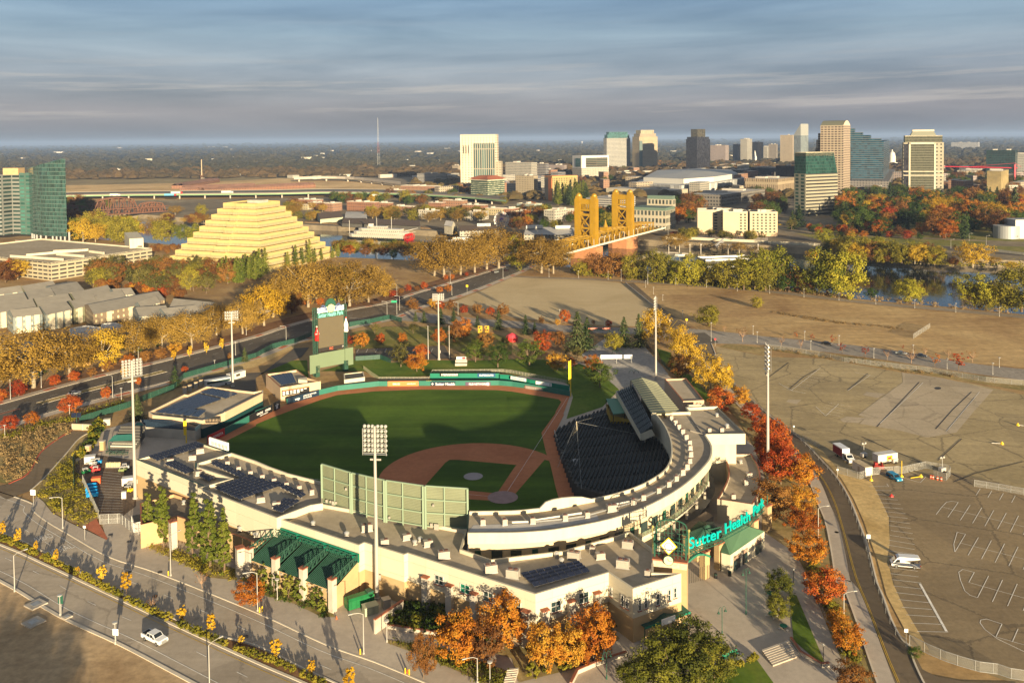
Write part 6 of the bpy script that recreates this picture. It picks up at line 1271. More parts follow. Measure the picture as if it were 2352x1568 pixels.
e,f,zt=_ar('green balconied block under a red pagoda roof',12,2130,815,1975,2285,625,_ab('balconies',(.055,.12,.075),(.40,.38,.27),3.4,3.1,.98,.30,grough=.7),45,name='pagoda_hotel',pent=False)
c=_ad(f);ex=[c+(p-c)*1.13 for p in f];o=MB();zr=zt+7;r1=[c+(p-c)*f_ for p,f_ in zip(f,(.5,.5,.5,.5))]
for i in range(4):
 j=(i+1)%4;mlo=[(p.x,p.y,zt+h)for p,h in((ex[i],2.2),((ex[i]+ex[j])/2,.6),(ex[j],2.2))];mhi=[(p.x,p.y,zr)for p in(r1[i],(r1[i]+r1[j])/2,r1[j])]
 o.face([mlo[0],mlo[1],mhi[1],mhi[0]]).face([mlo[1],mlo[2],mhi[2],mhi[1]])
o.cap(r1,zr).Bd_('roof',P('red_tile',(.30,.10,.05),.8,var=.1),e);MB().wall(ex,zt-.2,zt+.9,cs_=True).Bd_('eave',_ag,e)
e,f,zt=_ar('white gridded office tower with a curved green glass crown',13,872,535,842,1088,236,_ab('white_grid',(.66,.63,.56),(.05,.06,.07),4.0,4.0,.55,.60),58,name='office_tower',tiers=((.93,205,FTL),(.8,180,FTL)))
e,f,zt=_ar('tan stepped office tower with a green glass strip',13,1170,535,1107,1338,222,_ab('tan_grid',(.70,.55,.35),(.12,.11,.09),3.8,4.0,.5,.35),62,name='office_tower',tiers=((.88,195,FB),(.72,162,_ab('tan_ribs',(.66,.55,.38),(.3,.25,.17),3.0,30,.4,1.0))))
c_,w_,h_,xx=_aB(13,f[0],f[1],(1172,260),(1200,525));MB().box((c_.x-.8,c_.y-1.5,c_.z),(w_,1.5,h_),math.atan2(xx.y,xx.x)).Bd_('glass_strip',FTL,e)
e,f,zt=_ar('black glass tower with chamfered shoulders and a notched top',13,1700,565,1600,1820,245,FDK,45,name='office_tower',pent=False,roof=P('dark_slate',(.04,.045,.06),.4),tiers=((.92,225,FDK),(.6,153,_ab('gold_glass',(.10,.09,.07),(.16,.14,.09),3,3.8,.9,.9,gmetal=.6,grough=.12))))
for args in[('grey pink banded office block right of the black tower',13,1960,475,1822,1992,302,FPK),('narrow grey office block behind the banded one',13,2075,465,2030,2098,292,FGR),('tall grey beige twin slab tower',13,2160,470,2098,2206,243,FB2),('lower beige slab beside the twin slab tower',13,2290,465,2206,2310,272,FB),('beige punched window block behind the church spire',13,2345,450,2258,2420,315,FB2),('light beige office tower with square windows beside the glass sail',14,225,490,112,233,207,FB),('grey government block left of the holiday hotel',13,180,645,-60,232,460,FB2),('brown pink block with a red hipped tower behind',13,480,575,318,503,482,FPK),('tan stepped apartment tower beside the yellow ribbed hotel',13,200,790,35,223,582,_ab('tan_small',(.56,.46,.31),(.10,.09,.08),3.4,3.6,.36,.45)),('small grey slab between the towers and the tan block',13,310,640,228,330,470,FGR),('dark banded block below the sail tower',14,230,725,70,236,490,FDK),('black glass block with rooftop lettering',13,2420,610,2193,2500,507,FDK),('tan ribbed government block beside the arena',13,2440,775,2140,2600,612,_ab('tan_fins',(.58,.46,.30),(.13,.09,.06),3.2,22,.5,.8)),('long grey block with square windows behind the dark trees',13,1935,865,1632,2325,757,_ab('grey_sq',(.30,.27,.23),(.05,.05,.05),4.5,5,.6,.5)),('low office row with orange roofs behind the arena',13,2180,530,1900,2270,480,FB),('dark glass low block right of the arena',13,2140,605,1880,2190,530,FDK),('wide white laboratory block on the wooded plain',14,1930,335,1683,1945,275,_ab('lab_bands',(.62,.60,.56),(.12,.13,.15),40,4,.98,.4)),('dark green glass box tower behind the red crane',14,2270,600,2003,2292,347,_ab('dark_green',(.06,.09,.085),(.015,.045,.045),3,4,.9,.8,gmetal=.4)),('white gridded block at the edge beside the crane mast',14,2380,590,2288,2460,385,_ab('white_grid2',(.60,.58,.52),(.1,.1,.1),4,4,.55,.5)),('low white clinic buildings among the trees',14,1900,605,1735,2010,535,FW),('white flat department store beside the arena',13,1490,790,865,1665,715,_ab('store_wall',(.66,.58,.42),(.4,.35,.25),60,30,.1,.2)),('white multi storey car park beside the store',13,930,885,680,1135,790,FGA2),('grey car park far left of the courthouse',12,1690,650,1480,1755,565,FGA2),('cream block left of the courthouse',12,1860,570,1803,1868,487,FB),('white long shed in front of the courthouse',12,1840,645,1705,1850,585,FW),('brown gridded tower left of the sail tower',14,78,455,5,84,292,_ab('brown_bands',(.50,.42,.33),(.06,.06,.07),30,4,.97,.4)),('pale podium block below the white framed hospital',13,1240,605,890,1250,545,FB2),('low tan hall behind the twin towers',13,1540,565,1325,1560,510,FB2),('cream office row right of the lower slab',14,60,500,-60,70,460,FCR)]:
 _ar(*args,name='city_block')
e,f,zt=_ar('pale glass tower with a sail shaped slanting top',14,300,480,232,370,212,_ab('pale_glass',(.42,.44,.42),(.22,.26,.26),3,4,.85,.8,gmetal=.4,grough=.12),50,name='office_tower',pent=False)
z1=zat(f[0],q(14,300,105)[1]);MB().face([(f[3].x,f[3].y,zt),(f[0].x,f[0].y,zt),(f[0].x,f[0].y,z1)]).face([(f[0].x,f[0].y,zt),(f[1].x,f[1].y,zt),(f[1].x,f[1].y,z1),(f[0].x,f[0].y,z1)]).face([(f[2].x,f[2].y,zt),(f[3].x,f[3].y,zt),(f[0].x,f[0].y,z1),(f[1].x,f[1].y,z1)]).face([(f[1].x,f[1].y,zt),(f[2].x,f[2].y,zt),(f[1].x,f[1].y,z1)]).Bd_('sail_top',P('sail_glass',(.40,.40,.36),.3,.3,var=.1,scale=.3),e)
FWF=_ab('bank_windows',(.68,.55,.39),(.05,.03,.025),5.6,3.9,.66,.46,off=(0,.2));FWS=_ab('bank_side',(.58,.46,.33),(.09,.06,.055),4.6,3.9,.5,.5)
e,f,zt=_ar('tallest tan bank tower with a green barrel vaulted top',14,690,775,480,754,118,FWF,name='bank_tower',pent=False,mat2=FWS)
a,b,c,d=f;o=MB();zv=zat(a,q(14,690,72)[1])-zt;N_=10
arc=[(i/N_,math.sin(math.pi*i/N_))for i in range(N_+1)]
pa=[(a.lerp(b,u),zt+zv*h)for u,h in arc];pb=[(d.lerp(c,u),zt+zv*h)for u,h in arc]
for i in range(N_):o.face([(pa[i][0].x,pa[i][0].y,pa[i][1]),(pa[i+1][0].x,pa[i+1][0].y,pa[i+1][1]),(pb[i+1][0].x,pb[i+1][0].y,pb[i+1][1]),(pb[i][0].x,pb[i][0].y,pb[i][1])])
o.Bd_('vault',P('vault_green',(.16,.16,.11),.6),e);MB().face([(p.x,p.y,z)for p,z in pa]).face([(p.x,p.y,z)for p,z in pb[::-1]]).Bd_('gable',P('bank_stone',(.60,.46,.33),.8),e)
for lx,ty in((458,190),(442,250),(432,330)):f2=_aL(14,560,765,lx,680);MB().wall(f2,0,zat(f2[0],q(14,560,ty)[1]),cs_=True).cap(f2,zat(f2[0],q(14,560,ty)[1])).Bd_('shoulder',FWF,e)
e,f,zt=_ar('green glass topped office block with pale gridded lower floors',14,345,955,240,640,565,_ab('grid_green',(.52,.49,.34),(.03,.07,.05),9,4.4,.58,.62),62,name='office_block',pent=False,mat2=_ab('louvre',(.50,.46,.33),(.03,.03,.03),90,4.2,.99,.42))
c=_ad(f);z1=zat(f[0],q(14,345,372)[1]);fl=[p+(c-p)*.02 for p in f];tp_=[fl[0],fl[1]+(fl[0]-fl[1])*.12,fl[2]+(fl[3]-fl[2])*.12,fl[3]];o=MB()
for i in range(4):j=(i+1)%4;A,B=fl[i],fl[j];Lg=(B-A).length;o.face([(A.x,A.y,zt),(B.x,B.y,zt),(tp_[j].x,tp_[j].y,z1),(tp_[i].x,tp_[i].y,z1)],0,[(0,zt),(Lg,zt),(Lg,z1),(0,z1)])
o.Bd_('glass_upper',FGG,e);MB().cap(tp_,z1).Bd_('roof',_a7,e);MB().wall(tp_,z1-4.5,z1+.5,cs_=True).Bd_('stone_band',P('band_stone',(.42,.38,.27),.7),e)
for i in range(4):f2=_aL(14,540,925-i*26+10,395+i*35,760-i*4,62);zz=zat(f2[0],q(14,540,880-i*30)[1]);MB().wall(f2,0,zz,cs_=True).cap(f2,zz).Bd_('terrace_deck',FGA2,e)
e,f,zt=_ar('dark blue banded tower with stepped roofs',14,1060,705,758,1112,265,FBL,25,name='office_tower',pent=False,roof=_al)
for rx,ty in((1035,240),(940,208),(866,182),(792,145)):f2=_aL(14,rx,702,758,rx+6,25,26);zz=zat(f2[0],q(14,rx,ty)[1]);f2=[p+Vector((.5,.8,0))for p in f2];MB().wall(f2,zt-4,zz,cs_=True).cap(f2,zz).Bd_('step',FBL,e)
f2=_aL(14,1110,725,752,1172,25);MB().wall(f2,0,zat(f2[0],q(14,1110,630)[1]),cs_=True).cap(f2,zat(f2[0],q(14,1110,630)[1])).Bd_('podium',_ab('podium',(.30,.27,.25),(.04,.045,.05),5,4,.6,.4),e)
e,f,zt=_ar('olive glass tower framed in pale stone with a mid height band',14,1612,800,1242,1648,275,_ab('gov_side',(.58,.52,.38),(.05,.05,.04),6,5.5,.4,.4),15,name='government_tower',pent=False)
c=_ad(f);p2=[c+(p-c)*.93 for p in f];z1=zat(f[0],q(14,1612,212)[1]);MB().wall(p2,zt-1,z1,cs_=True).cap(p2,z1).Bd_('upper_tier',FOL,e);MB().parapet(p2,z1-1.2,1.5,1).Bd_('crown_rim',_ag,e)
p3,p4,z2=[c+(p-c)*.7 for p in p2],[c+(p-c)*.56 for p in p2],zat(f[0],q(14,1612,172)[1]);o=MB()
for i in range(4):j=(i+1)%4;o.face([(*p3[i].xy,z1),(*p3[j].xy,z1),(*p4[j].xy,z2),(*p4[i].xy,z2)])
o.cap(p4,z2).Bd_('crown',P('crown_green',(.20,.20,.15),.6),e);MB().wall([c+(p-c)*1.04 for p in p4],z2,z2+2.5,cs_=True).cap([c+(p-c)*1.04 for p in p4],z2+2.5).Bd_('crown_cap',_ag,e)
_a8(e,f,14,1303,1530,285,795,FOL,'glass_front',proud=1.0)
for x0,x1,y0,y1 in((1293,1305,278,795),(1526,1538,278,795),(1293,1538,276,290),(1242,1612,538,546),(1242,1612,574,582)):_a8(e,f,14,x0,x1,y0,y1,_ag,'stone_frame',proud=1.6)
_a8(e,f,14,1250,1285,290,795,FDK,'dark_bay',proud=.5)
_ar('apartment block with stacked balconies beside the crane',14,2140,785,2010,2208,540,_ab('flats',(.42,.37,.28),(.10,.085,.07),6,3.1,.55,.5),name='apartment_tower')
e,f,zt=_ar('white framed hospital block raised over a pale podium',13,640,632,556,890,515,_ab('pale_podium',(.66,.60,.48),(.16,.15,.13),4.5,4.4,.35,.4),62,name='hospital',pent=False)
zh=zat(f[0],q(13,640,398)[1]);c=_ad(f);MB().wall(f,zt+.5,zh,cs_=True).cap(f,zh).Bd_('upper_block',_ac,e)
c_,w_,h_,xx=_aB(13,f[0],f[1],(680,418),(880,500));MB().wall([c_-xx*w_/2+Vector((-.4,-.8,0)),c_+xx*w_/2+Vector((-.4,-.8,0))],c_.z-h_/2,c_.z+h_/2).Bd_('glazed_band',_ab('hosp_glass',(.25,.20,.14),(.05,.07,.06),30,4.2,.98,.6,gmetal=.3),e)
c_,w_,h_,xx=_aB(13,f[3],f[0],(585,420),(630,500));MB().wall([c_-xx*w_/2+Vector((-.5,-.8,0)),c_+xx*w_/2+Vector((-.5,-.8,0))],c_.z-h_/2,c_.z+h_/2).Bd_('glazed_bay',FTL,e)
e,f,zt=_ar('yellow ribbed hotel slab with an orange end wall',13,370,815,300,603,600,_ab('hotel_end',(.62,.50,.34),(.5,.4,.27),40,30,.2,.2),66,name='hotel_slab',pent=False,mat2=FYR)
c_,w_,h_,xx=_aB(13,f[3],f[0],(335,600),(368,812));MB().box((c_.x-.3,c_.y-.5,c_.z),(w_,.6,h_),math.atan2(xx.y,xx.x)).Bd_('orange_panel',_bi,e);MB().wall([c2*1 for c2 in f],zt,zt+2.6,cs_=True).cap(f,zt+2.6).Bd_('orange_rim',P('rim_orange',(.62,.28,.10),.7),e)
ar=[g(13,*p)for p in((1140,745),(1560,770),(1880,740),(2125,690),(2050,640),(1700,620),(1300,640))];e=T('arena','silver panelled arena with a shallow folded roof','arena',_ad(ar));c=_ad(ar);zt=zat(ar[0],q(13,1140,648)[1]);o=MB()
pt=[p+(c-p)*-.03 for p in ar]
for i in range(7):j=(i+1)%7;A,B,A2,B2=ar[i],ar[j],pt[i],pt[j];L=(B-A).length;o.face([(*A.xy,0),(*B.xy,0),(*B2.xy,zt),(*A2.xy,zt)],0,[(0,0),(L,0),(L,zt),(0,zt)])
o.Bd_('panel_wall',_ab('silver',(.42,.42,.40),(.52,.52,.50),9,40,.9,1,gmetal=.2,grough=.35,gvar=.3),e);r0=[c+(p-c)*.86 for p in pt];MB().wall(r0,zt,zt+9,cs_=True).cap(pt,zt).Bd_('upper_drum',P('arena_white',(.56,.54,.49),.6),e);r1=[c+(p-c)*.25 for p in pt];o=MB()
for i in range(7):j=(i+1)%7;o.face([(*r0[i].xy,zt+9),(*r0[j].xy,zt+9),(*r1[j].xy,zt+13),(*r1[i].xy,zt+13)])
o.cap(r1,zt+13).Bd_('roof',P('arena_roof',(.40,.39,.36),.5),e)
def _b4(e,f,k,x0,x1,y0,y1,nx,ny,sk=(),face=(0,3),mat=_aO,fx=.45,fy=.5):
 A,B=f[face[0]],f[face[1]]
 for i in range(nx):
  for j in range(ny):
   xc,yc=x0+(x1-x0)*(i+.5)/nx,y0+(y1-y0)*(j+.5)/ny;c,w_,h,xx=_aB(k,A,B,(xc-(x1-x0)/nx*fx/2,yc-(y1-y0)/ny*fy/2),(xc+(x1-x0)/nx*fx/2,yc+(y1-y0)/ny*fy/2));MB().box(c,(w_,.35,h),math.atan2(xx.y,xx.x)).Bd_('window',mat,e)
_b5=P('hotel_cream',(.50,.42,.28),.8,var=.05,scale=.1)
for lb,cx,lx,rx,by,ty,wx,nx in(('left wing of the cream riverside hotel with a small blue sign',2050,1705,2072,1118,905,(1838,2040),3),('middle bay of the cream riverside hotel',2165,2076,2186,1135,918,(2085,2160),2),('right wing of the cream riverside hotel beside the parked yellow car',2440,2186,2500,1140,922,(2200,2430),6)):
 e,f,zt=_ar(lb,13,cx,by,lx,rx,ty,_b5,10,name='riverside_hotel',side=24,cap=(1.2,_ag));_b4(e,f,13,*wx,925,1110,nx,7)
 MB().wall([p+(_ad(f)-p)*-.01 for p in f],0,4.2,cs_=True).Bd_('stone_base',P('hotel_base',(.52,.38,.24),.8),e)
e,f,zt=_ar('white arched hall with green mansard roofs by the bridge',13,1412,1082,1095,1502,905,_ab('arched',(.68,.60,.44),(.06,.07,.06),4.2,8,.6,.6,off=(0,.25)),30,name='arched_hall',pent=False)
c=_ad(f);MB().wall([c+(p-c)*.97 for p in f],zt,zt+3,cs_=True).cap([c+(p-c)*.97 for p in f],zt+3).Bd_('mansard',P('mansard_green',(.12,.17,.13),.6),e);f2=_aL(13,1480,1035,1240,1504,30);zz=zat(f2[0],q(13,1480,800)[1]);MB().wall(f2,0,zz,cs_=True).Bd_('rear_wing',MATS['arched'],e);c=_ad(f2);MB().wall([c+(p-c)*.96 for p in f2],zz,zz+4,cs_=True).cap([c+(p-c)*.96 for p in f2],zz+4).Bd_('rear_mansard',MATS['mansard_green'],e)
b=g(14,1140,500);s=mpp(b)*.25;e=T('capitol_dome','white domed capitol between the blue tower and the olive tower','dome',b);MB().Lt_([(48*s,0),(48*s,40*s),(30*s,42*s),(30*s,100*s),(26*s,104*s)],n=20).Bd_('drum',_ac,e,lc_=True);MB().Lt_([(27*s,104*s),(25*s,120*s),(17*s,135*s),(6*s,142*s),(5*s,156*s),(1,160*s)],n=20).Bd_('dome',_ac,e,lc_=True)
b=g(13,2232,475);s=mpp(b)*.25;e=T('church_spire','slim white church spire before the beige blocks','spire',b);MB().box((0,0,35*s),(26*s,26*s,70*s)).Bd_('belfry',_ac,e,lc_=True);MB().Lt_([(12*s,70*s),(9*s,95*s),(5*s,112*s),(.5,126*s)],n=8).Bd_('spire',_ac,e,lc_=True)
b=g(14,2265,700);s=mpp(b)*.25;e=T('tower_crane','red tower crane with a long jib before the dark green box','crane',b);MB().box((0,0,110*s),(14*s,14*s,225*s)).Bd_('mast',P('crane_red',(.50,.03,.05),.5),e,lc_=True);MB().beam((25*s,0,190*s),(-520*s,60,200*s),5*s,8*s).beam((0,0,235*s),(-300*s,35,200*s),2*s).beam((0,0,235*s),(60*s,0,200*s),2*s).Bd_('jib',P('crane_red',0),e,lc_=True)
b=g(14,2255,1165);e=T('museum','grey curved museum with a tall wing at the edge','museum',b);s=mpp(b)*.25;MB().Lt_([(112*s,0),(112*s,118*s)],(0,112*s,0),32).Bd_('drum',P('zinc',(.36,.37,.37),.5,.2),e,lc_=True);MB().box((130*s,120*s,88*s),(190*s,180*s,176*s)).Bd_('wing',P('zinc',0),e,lc_=True)
for i in range(3):MB().box((28*s+i*.1,-1.2,(55+i*35)*s-10),(4*s,1,6*s)).Bd_('window',_al,e,lc_=True)
old=[('long brick warehouse with arched openings',1085,910,835,1095,828,FBR),('dark brick block beside the warehouse',700,910,630,792,838,FBR2),('tan brick block with white trim behind the shed',620,895,475,632,835,FBR2),('small brick block right of the warehouse',1215,895,1088,1228,835,FBR),('low red row behind the yellow trees',1440,905,1240,1455,868,FBR),('plain brick block left of the tall brick one',1700,905,1585,1716,832,FBR),('tallest dark brick block with iron balconies',1900,900,1715,1936,812,FBR2),('wide brick block with a pale roof',2090,920,1895,2105,855,FBR),('yellow cream block with a white cupola',2255,945,2108,2268,885,FCR),('brick block with a white crenellated front',1805,945,1655,1876,893,FBR2),('white arcaded front with brick side wall',2040,995,1905,2138,922,FW),('low white fronted store row',1640,980,1490,1650,905,FW),('pale tan store left of the brick blocks',470,895,265,480,850,FCR),('long low brick shed beneath the viaduct',570,835,370,585,805,FBR),('orange brick railway station',1640,765,1330,1700,680,FBR2),('low station wing of orange brick',1340,765,1230,1360,715,FBR2),('edge brick block beside the cream cupola',2350,945,2268,2420,888,FBR)]
for lb,cx,by,lx,rx,ty,m in old:_ar(lb,12,cx,by,lx,rx,ty,m,30,name='old_town_building',group='old town blocks',cap=(.9,_aj))
for lb,cx,by,lx,rx,ty,m in[('teal white arcaded hotel with a brick side',205,915,45,278,845,_ab('teal_arcade',(.45,.55,.50),(.10,.11,.11),3,4.5,.5,.55)),('white store with a brick end wall by the bridge',392,1010,293,575,905,FW),('small white shop between trees by the bridge',70,960,-10,200,915,FBR)]:_ar(lb,13,cx,by,lx,rx,ty,m,42,name='old_town_building',group='old town blocks',cap=(.8,_ag))
for i,(x0,y0,x1,y1,d)in enumerate(((1690,700,2020,640,26),(1700,725,2352,700,30),(1880,745,2900,690,34),(1650,742,1990,738,20))):
 a,b=g(11,x0,y0),g(11,x1,y1);e=T('rail_shed',f'old red roofed rail shed on the dry flats, {nth(i)} from the chimney','shed',(a+b)/2,'railyard sheds');x=(b-a).normalized();n=Vector((-x.y,x.x,0));o=MB()
 MB().wall([a,b,b+n*d,a+n*d],0,7,cs_=True).Bd_('wall',FBR,e)
 for k in range(2):
  c0,c1=n*d*k/2,n*d*(k+1)/2;r_=(c0+c1)/2;o.face([(*(a+c0).xy,7),(*(b+c0).xy,7),(*(b+r_).xy,11),(*(a+r_).xy,11)]).face([(*(a+c1).xy,7),(*(b+c1).xy,7),(*(b+r_).xy,11),(*(a+r_).xy,11)][::-1])
 o.Bd_('roof',P('rust_roof',(.22,.12,.085),.8,var=.25,scale=.05),e)
def _aS(label,k,pts,ze,zr,roofm,wallm,name='house',cat='house'):
 """gabled house from near-left, near-right, far-right eave pixels"""
 a,b,c=[g(k,*p,ze)for p in pts];d=a+(c-b);e=T(name,label,cat,(a.x/2+c.x/2,a.y/2+c.y/2,0));pl=[Vector(p.xy)for p in(a,b,c,d)];MB().wall(pl,0,ze,cs_=True).Bd_('wall',wallm,e)
 r0,r1=(a+d)/2,(b+c)/2;r0.z=r1.z=zr;ov=lambda p,q_:p+(p-q_)*.08-Vector((0,0,.1));A,B,C,D=ov(a,d),ov(b,c),ov(c,b),ov(d,a)
 MB().face([A,B,r1,r0]).face([C,D,r0,r1]).Bd_('roof',roofm,e);MB().face([a,r0,d]).face([b,c,r1]).Bd_('gable',wallm,e);return e,(a,b,c,d)
e,_=_aS('brown roofed depot shed with a white arched end',12,[(590,975),(800,955),(745,915)],6,10,P('brown_shed_roof',(.12,.085,.06),.85),P('sage_wall',(.42,.44,.33),.8),'depot_shed','shed')
_aS('long dark brown roofed freight shed behind the riverboat',12,[(790,1010),(1510,1040),(1500,995)],5,7.5,MATS['brown_shed_roof'],_aK,'freight_shed','shed')
_aS('white riverside house with a balcony railing behind the trees',12,[(815,965),(1020,965),(1015,915)],6,6.6,_a0,FW,'white_house');_aS('small cream house on piles by the café',12,[(1730,1035),(1800,1045),(1830,1025)],9,13,_a0,_ag,'pile_house')
e,(a,b,c,d)=_aS('riverside café on piles with a brown roof and white lettered sign',12,[(1872,1085),(2230,1078),(2180,1040)],6,9,MATS['brown_shed_roof'],FW,'cafe','café');sg=g(12,2093,1032,10);M=_aH(sg,b-a);bd=MB().box(sg,(14,.5,3),math.atan2((b-a).y,(b-a).x)).Bd_('sign_board',_ac,e);_aG('RIO CITY CAFE',bd,M@Matrix.Translation((0,0,.35)),_al,1,.02,width=12,height=1.6)
e,(a,b,c,d)=_aS('long grey roofed wharf restaurant beside the bridge towers',13,[(110,1115),(560,1120),(575,1065)],6,10,P('zinc_roof',(.42,.40,.37),.6),FW,'wharf_restaurant','restaurant')
for i,(x_,w_)in enumerate(((205,17),(470,16))):p=g(13,x_,1060,10);MB().box((p.x,p.y,11),(w_,6,3),.05).Bd_('roof_lantern',_ac,e)
_bF=P('timber_pile',(.27,.17,.08),.85,var=.2,scale=.5)
wh=gl(12,[(445,1012),(660,1022),(835,1040),(1000,1050),(1440,1062),(1780,1078),(1870,1098),(2260,1098)])+gl(13,[(105,1130),(580,1150)]);e=T('timber_wharf','long timber wharf on tall brown piles along the far bank','wharf',wh[4]);e.location.z=0;wb=[p+Vector((-3,16,0))for p in wh];MB().cap(strip(wh,wb),.7).wall(wh,-.2,.7).Bd_('deck',_bF,e)
o=MB()
for k,(p,a)in enumerate(_ay(wh,4)):
 o.tube((p.x,p.y,-7),(p.x,p.y,.3),.4,n=5)
 if k%2:o.beam((p.x,p.y,-6),(p.x+4*math.cos(a),p.y+4*math.sin(a),0),.3)
o.Bd_('piles',_bF,e)['kind']='stuff'
bow,st=g(12,838,1150,-5.5),g(12,1400,1172,-5.5);x=(st-bow);L=x.length;x.normalize();e=T('riverboat','white paddle steamer with stacked decks and a red stern wheel','boat',(bow+st)/2,None,math.atan2(x.y,x.x));W_=11
hull=[(-L/2,0),(-L/2+12,-W_/2),(L/2-4,-W_/2),(L/2-4,W_/2),(-L/2+12,W_/2)];s=mpp(bow)*.25
MB().Pz_(hull,0,1.6).Bd_('hull',_al,e,lc_=True);FDKK=_ab('deck_windows',(.80,.75,.62),(.16,.14,.10),2.4,3.4,.4,.45)
for i,(x0,x1,z0,z1,w_)in enumerate(((-L/2+4,L/2-4,1.6,4.8,10.4),(-L/2+10,L/2-2,5.0,8.0,10),(-L/2+16,L/2-8,8.2,11,9),(-L/2+26,L/2-26,11.2,13.4,6))):
 r_=[(x0,-w_*.25),(x0+5,-w_/2),(x1,-w_/2),(x1,w_/2),(x0+5,w_/2),(x0,w_*.25)];MB().wall(r_,z0,z1,cs_=True).Bd_('cabin_deck',FDKK,e,lc_=True);r2=[(a*1.015,b*1.12)for a,b in r_];MB().Pz_(r2,z1,z1+.25,bottom=True).Bd_('deck_roof',_ac,e,lc_=True)
MB().box((-L/2+30,0,14.8),(4,4,2.6)).Bd_('wheelhouse',_ac,e,lc_=True);MB().tube((-L/2+34,2.4,8),(-L/2+34,2.4,24),.8,.8,12).Bd_('funnel',_al,e,lc_=True);MB().tube((-L/2+55,0,11),(-L/2+55,0,24),.2).tube((L/2-38,0,11),(L/2-38,0,22),.2).tube((-L/2+3,0,1),(-L/2+3,0,19),.2).Bd_('masts',_ac,e,lc_=True)
o=MB();R0=4.2
for k in range(16):a=2*math.pi*k/16;o.box((L/2+1+R0*.8*math.cos(a),0,3.2+R0*.8*math.sin(a)),(R0*.45,8.5,.12),rot=Matrix.Rotation(-a,3,'Y'))
for sy in(-4.2,0,4.2):
 for r_ in(R0,R0*.55):pts=[Vector((L/2+1+r_*math.cos(2*math.pi*k/16),sy,3.2+r_*math.sin(2*math.pi*k/16)))for k in range(17)];o.path(pts,.2,4)
o.Bd_('paddle_wheel',P('wheel_red',(.60,.03,.03),.5),e,lc_=True);o=MB()
for sy in(-5,5):o.beam((L/2-16,sy,6),(L/2+9,sy,12.5),.3).beam((L/2-10,sy,5),(L/2+6,sy,8.5),.25)
o.Bd_('stern_frames',_ac,e,lc_=True)
b=g(12,2255,1075);rz=mpp(b)*68*.25;zc=zat(b,q(12,2255,980)[1]);e=T('ferris_wheel','white and purple ferris wheel beside the café','ferris wheel',b,None,R(15));o=MB()
for r_,sy in((rz,-1),(rz,1),(rz*.8,0)):o.path([Vector((r_*math.cos(2*math.pi*k/28),sy,zc+r_*math.sin(2*math.pi*k/28)))for k in range(29)],.25,4)
o.Bd_('rim',_ac,e,lc_=True);o=MB()
for k in range(28):a=2*math.pi*k/28;o.beam((0,0,zc),(rz*math.cos(a),0,zc+rz*math.sin(a)),.22)
o.Lt_([(rz*.3,-.3),(rz*.3,.3)],(0,0,zc),12).Bd_('spokes',P('purple_paint',(.20,.10,.34),.5),e,lc_=True)
for k in range(14):a=2*math.pi*k/14;MB().box((rz*math.cos(a),0,zc+rz*math.sin(a)-.8),(1.5,1.6,1.6)).Bd_('gondola',_ac,e,lc_=True)
MB().beam((-rz*.55,-2,0),(0,-1.5,zc),.5).beam((rz*.55,-2,0),(0,-1.5,zc),.5).beam((-rz*.55,2,0),(0,1.5,zc),.5).beam((rz*.55,2,0),(0,1.5,zc),.5).Bd_('legs',_ac,e,lc_=True)
_a9=P('bridge_gold',(.37,.21,.010),.45,.15,var=.1,scale=.15,spec=.5);_b6=P('bridge_ochre',(.38,.22,.02),.6)
pa,pb=g(13,700,1262,6),g(13,1080,1190,6);ax=pb-pa;SP=ax.length;ax.normalize();bn=Vector((ax.y,-ax.x,0));e=T('lift_bridge','golden vertical lift bridge with two latticed towers over the river','bridge',Vector((pa.x,pa.y,0)),None,math.atan2(ax.y,ax.x));DK=6.0;HW=9.0
tw=[]
for nm,k,bx,by,lx,rx,ty in(('near',13,685,1215,575,790,795),('far',13,1020,1130,918,1118,755)):
 c=g(k,bx,by,DK);tw.append((c,zat(c,q(k,bx,ty)[1]),mpp(c)*(rx-lx)*.25))
ax=(tw[1][0]-tw[0][0]);SP=ax.length;ax.normalize();e.location=(tw[0][0].x,tw[0][0].y,0);e.rotation_euler=(0,0,math.atan2(ax.y,ax.x));HW=min(12,tw[0][2]*.5/max(.3,abs(ax.y))*.62)
for s0,(c,zt,wd)in((0,tw[0]),(SP,tw[1])):
 for sy in(-1,1):
  o=MB().box((s0,sy*HW,(DK+zt)/2-6),(6.5,5.2,zt-DK+12));o.box((s0,sy*HW,zt+1.0),(5.6,4.2,3));
  o.Lt_([(2.6,0),(2.4,1.4),(1.3,2.4),(.3,2.8)],(s0,sy*HW,zt+2.4),12)
  for fx in(-2.6,2.6):o.box((s0+fx,sy*(HW+2.8),(DK+zt)/2),(.8,.5,zt-DK)).box((s0+fx,sy*(HW-2.8),(DK+zt)/2),(.8,.5,zt-DK))
  o.Bd_('tower_leg',_a9,e,lc_=True)
 H_t=zt-DK;o=MB();w2=HW-2.6
 for fx in(-2.6,2.6):
  o.box((s0+fx,0,zt-2.2),(.7,w2*2,4.4));o.box((s0+fx,0,zt-9.6),(.7,w2*2,1.6));o.box((s0+fx,0,DK+H_t*.66),(.7,w2*2,2.0));o.box((s0+fx,0,DK+H_t*.37),(.7,w2*2,1.4));o.box((s0+fx,0,DK+H_t*.14),(.7,w2*2,1.6))
  for j in range(-2,3):o.box((s0+fx,j*w2*.42,zt-6.6),(.7,w2*.17,4.6))
  for z0,z1 in((DK+H_t*.38,DK+H_t*.66),(DK+H_t*.15,DK+H_t*.37)):o.beam((s0+fx,-w2,z0),(s0+fx,w2,z1),.8,.8).beam((s0+fx,w2,z0),(s0+fx,-w2,z1),.8,.8)
 o.Bd_('portal_bracing',_a9,e,lc_=True)
